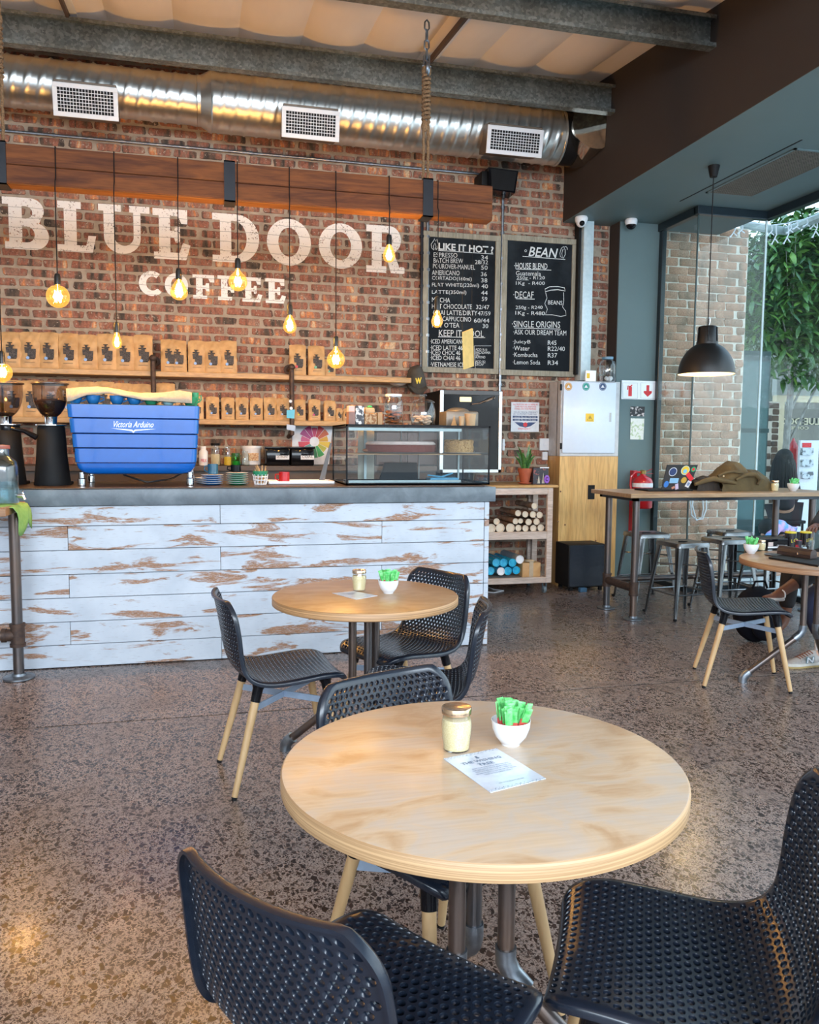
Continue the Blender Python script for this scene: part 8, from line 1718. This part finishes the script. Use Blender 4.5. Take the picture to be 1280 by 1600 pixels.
def rtext(s, xr, xl, yb, h, b_=0): letter('reflected_lettering', s, at(xr, yb, Y=Ys_+.0), at(xl, yb-.5, Y=Ys_+.0), (0, 0, h*kp(at(xl, yb, Y=Ys_))), pm('lettering_reflection', (.60,.54,.36), .5), sf, bold=b_)  # reflection of the cafe's own glass lettering, modelled as letters on this shopfront
rtext('BLUE DOOR', 1288, 1208, 664, 11, .02); rtext('COFFEE', 1264, 1231, 671, 4.5, .02)
xq = at(1230, 700, Y=Ys_-.03).x; g = MB(); g.tube([(xq, Ys_-.05, at(0, 764, Y=Ys_).z), (xq, Ys_-.05, at(0, 708, Y=Ys_).z), (xq-.05, Ys_-.05, at(0, 708, Y=Ys_).z)], .018, 8); part('door_pull', g, M_blackmatte, sf)
g = MB(); c_ = at(1237, 735, Y=9.6); g.lathe([(.07, 0), (.08, .02), (.08, .40), (.03, .48), (.02, .52)], (c_.x, 9.6, at(0, 748, Y=9.6).z), 18); solo('fire_extinguisher', g, M_redp, 'distant red extinguisher beyond the glass', 'extinguisher', loc=tuple(c_))
t = thing('poster_stand', 'white leaflet stand outside beyond the glass', 'stand', tuple(at(1262, 770, Y=9.3))); a, b_ = at(1251, 688, Y=9.3), at(1277, 765, Y=9.3)
g = MB(); g.box((a.x, 9.3, -.12), (b_.x, 9.34, a.z), .004); part('board', g, M_white, t)
for y in (704, 722, 741): g = MB(); q0 = at(1252, y+7, Y=9.28); q1 = at(1270, y-4, Y=9.28); g.box((q0.x, 9.26, q0.z), (q1.x, 9.30, q1.z)); part('leaflets', g, pm('leaflet_print', (.60,.64,.68), .5, col2=(.12,.14,.16), nscale=22, lohi=(.5,.6)), t, smooth=False)
q0, q1 = at(1254, 699, Y=9.295), at(1268, 692, Y=9.295); g = MB(); g.box((q0.x, 9.29, q0.z), (q1.x, 9.30, q1.z)); part('red_label', g, M_red, t, smooth=False)
# gutter and eaves of the neighbour
g = MB(); P = [at(1160, 351, Y=8.4), at(1228, 361, Y=8.4), at(1300, 332, Y=7.4)]
g.tube([P[0], P[1], P[2]], .05, 8); solo('gutter', g, pm('grey_green_gutter', (.34,.40,.38), .5), 'grey green gutter along the eaves behind the tree', 'gutter', loc=tuple(P[1]))
# parked car behind the people
p = at(1180, 735, Y=11.5)
# fairy lights
P = [at(x, y, Y=7.75) for x, y in ((1120,350),(1150,347),(1180,349),(1205,352),(1230,349),(1255,343),(1285,334),(1320,322))]
t = thing('fairy_lights', 'string of white icicle fairy lights under the eaves', 'lights', tuple(P[3])); g = MB(); g.tube(P, .006, 6); part('wire', g, M_white, t)
for x, y, l_ in ((1148,348,22),(1160,348,17),(1206,352,16),(1213,351,30),(1232,350,30),(1236,348,16),(1246,346,12),(1262,342,12),(1277,338,32),(1273,339,18)):
    a = at(x, y, Y=7.75); k = kp(a); g = MB(); g.tube([a, a+Vector((.01,0,-l_*k*.5)), a+Vector((-.02,0,-l_*k*.8)), a+Vector((-.045,0,-l_*k))], .0065, 5); g.tube([a+Vector((-.005,0,-l_*k*.72)), a+Vector((.035,0,-l_*k*.92))], .0065, 5); g.ball(tuple(a+Vector((-.045,0,-l_*k))), .012, 6, 4); part('icicle', g, M_white, t)
# trees
def leaf_mesh(L_, W_, m_):
    g = MB(); g.add([(0,0,0),(W_*.5,L_*.35,-.008),(W_*.36,L_*.7,-.012),(0,L_,-.03),(-W_*.36,L_*.7,-.012),(-W_*.5,L_*.35,-.008),(0,L_*.35,.006),(0,L_*.7,.002)], [(0,1,6),(0,6,5),(1,2,7,6),(6,7,4,5),(2,3,7),(7,3,4)]); return g.mesh('leaf', m_, True, 80), g
M_leaf = pm('tree_leaf', (.020,.085,.025), .35, col2=(.09,.21,.035), nscale=4.5, coat=.25); M_leaf2 = pm('light_leaf', (.16,.30,.04), .4, col2=(.05,.16,.03), nscale=6, coat=.2)
M_bark = pm('pale_bark', (.34,.33,.30), .8, col2=(.20,.19,.17), nscale=14, bmp=.5)
def tree(lab, base, crown, R, n, big, seed, m_=None, L_=.17, W_=.055, trunk=.05):
    t = thing('tree', lab, 'tree', base); rr = random.Random(seed); bs, cr2 = Vector(base), Vector(crown)
    g = MB(); P = [bs, bs.lerp(cr2, .35)+Vector((.05,0,0)), bs.lerp(cr2, .7)-Vector((.04,0,0)), cr2+Vector((0,0,R[2]*.4))]; g.tube(P, [trunk, trunk*.85, trunk*.65, trunk*.25], 10); part('trunk', g, m_ or M_bark, t)
    tips = []
    for i in range(16):
        a = rr.uniform(0, 2*PI); e = rr.uniform(-.5, .9); s_ = P[2].lerp(P[3], rr.random()*.8) if i % 3 else P[1].lerp(P[2], rr.random()); tip = cr2+Vector((R[0]*math.cos(a)*.8, R[1]*math.sin(a)*.8, R[2]*e*.8)); g = MB(); g.tube([s_, s_.lerp(tip, .5)+Vector((0,0,.08)), tip], [.018,.012,.004], 6); part('branch', g, m_ or M_bark, t); tips.append(tip)
    me, gl = leaf_mesh(L_, W_, M_leaf); me2, gl2 = leaf_mesh(L_, W_, M_leaf2); fol = MB(); near = []
    for i in range(n):
        while True:
            v = Vector((rr.uniform(-1,1), rr.uniform(-1,1), rr.uniform(-1,1)))
            if .25 < v.length < 1: break
        p = cr2+Vector((v.x*R[0], v.y*R[1], v.z*R[2])); 
        if rr.random() < .5: p = p.lerp(rr.choice(tips), .35)
        M_ = Matrix.Translation(p) @ Matrix.Rotation(rr.uniform(0, 2*PI), 4, 'Z') @ Matrix.Rotation(rr.uniform(-1.1, .35), 4, 'X') @ Matrix.Rotation(rr.uniform(-.5, .5), 4, 'Y') @ Matrix.Scale(rr.uniform(.7, 1.25), 4)
        near.append((p.y, M_))
    near.sort(key=lambda q: q[0])
    for k_, (y, M_) in enumerate(near):
        if k_ < big: o = bpy.data.objects.new('leaf', me if k_ % 4 else me2); C.objects.link(o); o.parent = t; o.matrix_local = Matrix.Translation(-bs) @ M_
        else: fol.add(gl.v, gl.f, 1 if k_ % 5 == 0 else 0, M_)
    o = part('foliage', fol, [M_leaf, M_leaf2], t, ang=80); o['kind'] = 'stuff'
c_ = at(1262, 462, Y=9.2); b_ = at(1203, 770, Y=9.3)
tree('big leaved green tree outside the right window', (b_.x, 9.3, -.12), tuple(c_), (1.0, .5, 1.15), 6500, 200, 5, L_=.20, W_=.065, trunk=.055)
c2 = at(1187, 470, Y=10.8); tree('paler tree further off, seen through the corner pane', (c2.x, 10.8, -.12), (c2.x, 10.8, c2.z), (.45, .5, 1.2), 2600, 60, 6)  # second tree stands in for foliage mirrored in the corner pane
g = MB(); g.box((4.4, 13.5, -.12), (16, 13.9, 2.9)); solo('garden_wall', g, pm('shaded_wall', (.10,.12,.10), .8, col2=(.05,.09,.05), nscale=1.5), 'dark planted wall far behind the trees', 'wall', loc=(8, 13.5, 0), smooth=False)
# a cable loop hanging on the brick outside
g = MB(); P = [at(x, y, Y=7.90) for x, y in ((1080,765),(1079,785),(1081,805),(1089,813),(1097,808),(1099,795),(1098,778),(1098,765))]; g.tube(P, .008, 6); P2 = [at(x, y, Y=7.88) for x, y in ((1084,765),(1082,790),(1088,812),(1098,811),(1104,795),(1104,782),(1099,779))]; g.tube(P2, .007, 6); solo('cable_loop', g, M_white, 'pale cable loop hanging on the outside brick wall', 'cable', loc=tuple(P[0]))
bpy.context.view_layer.update()
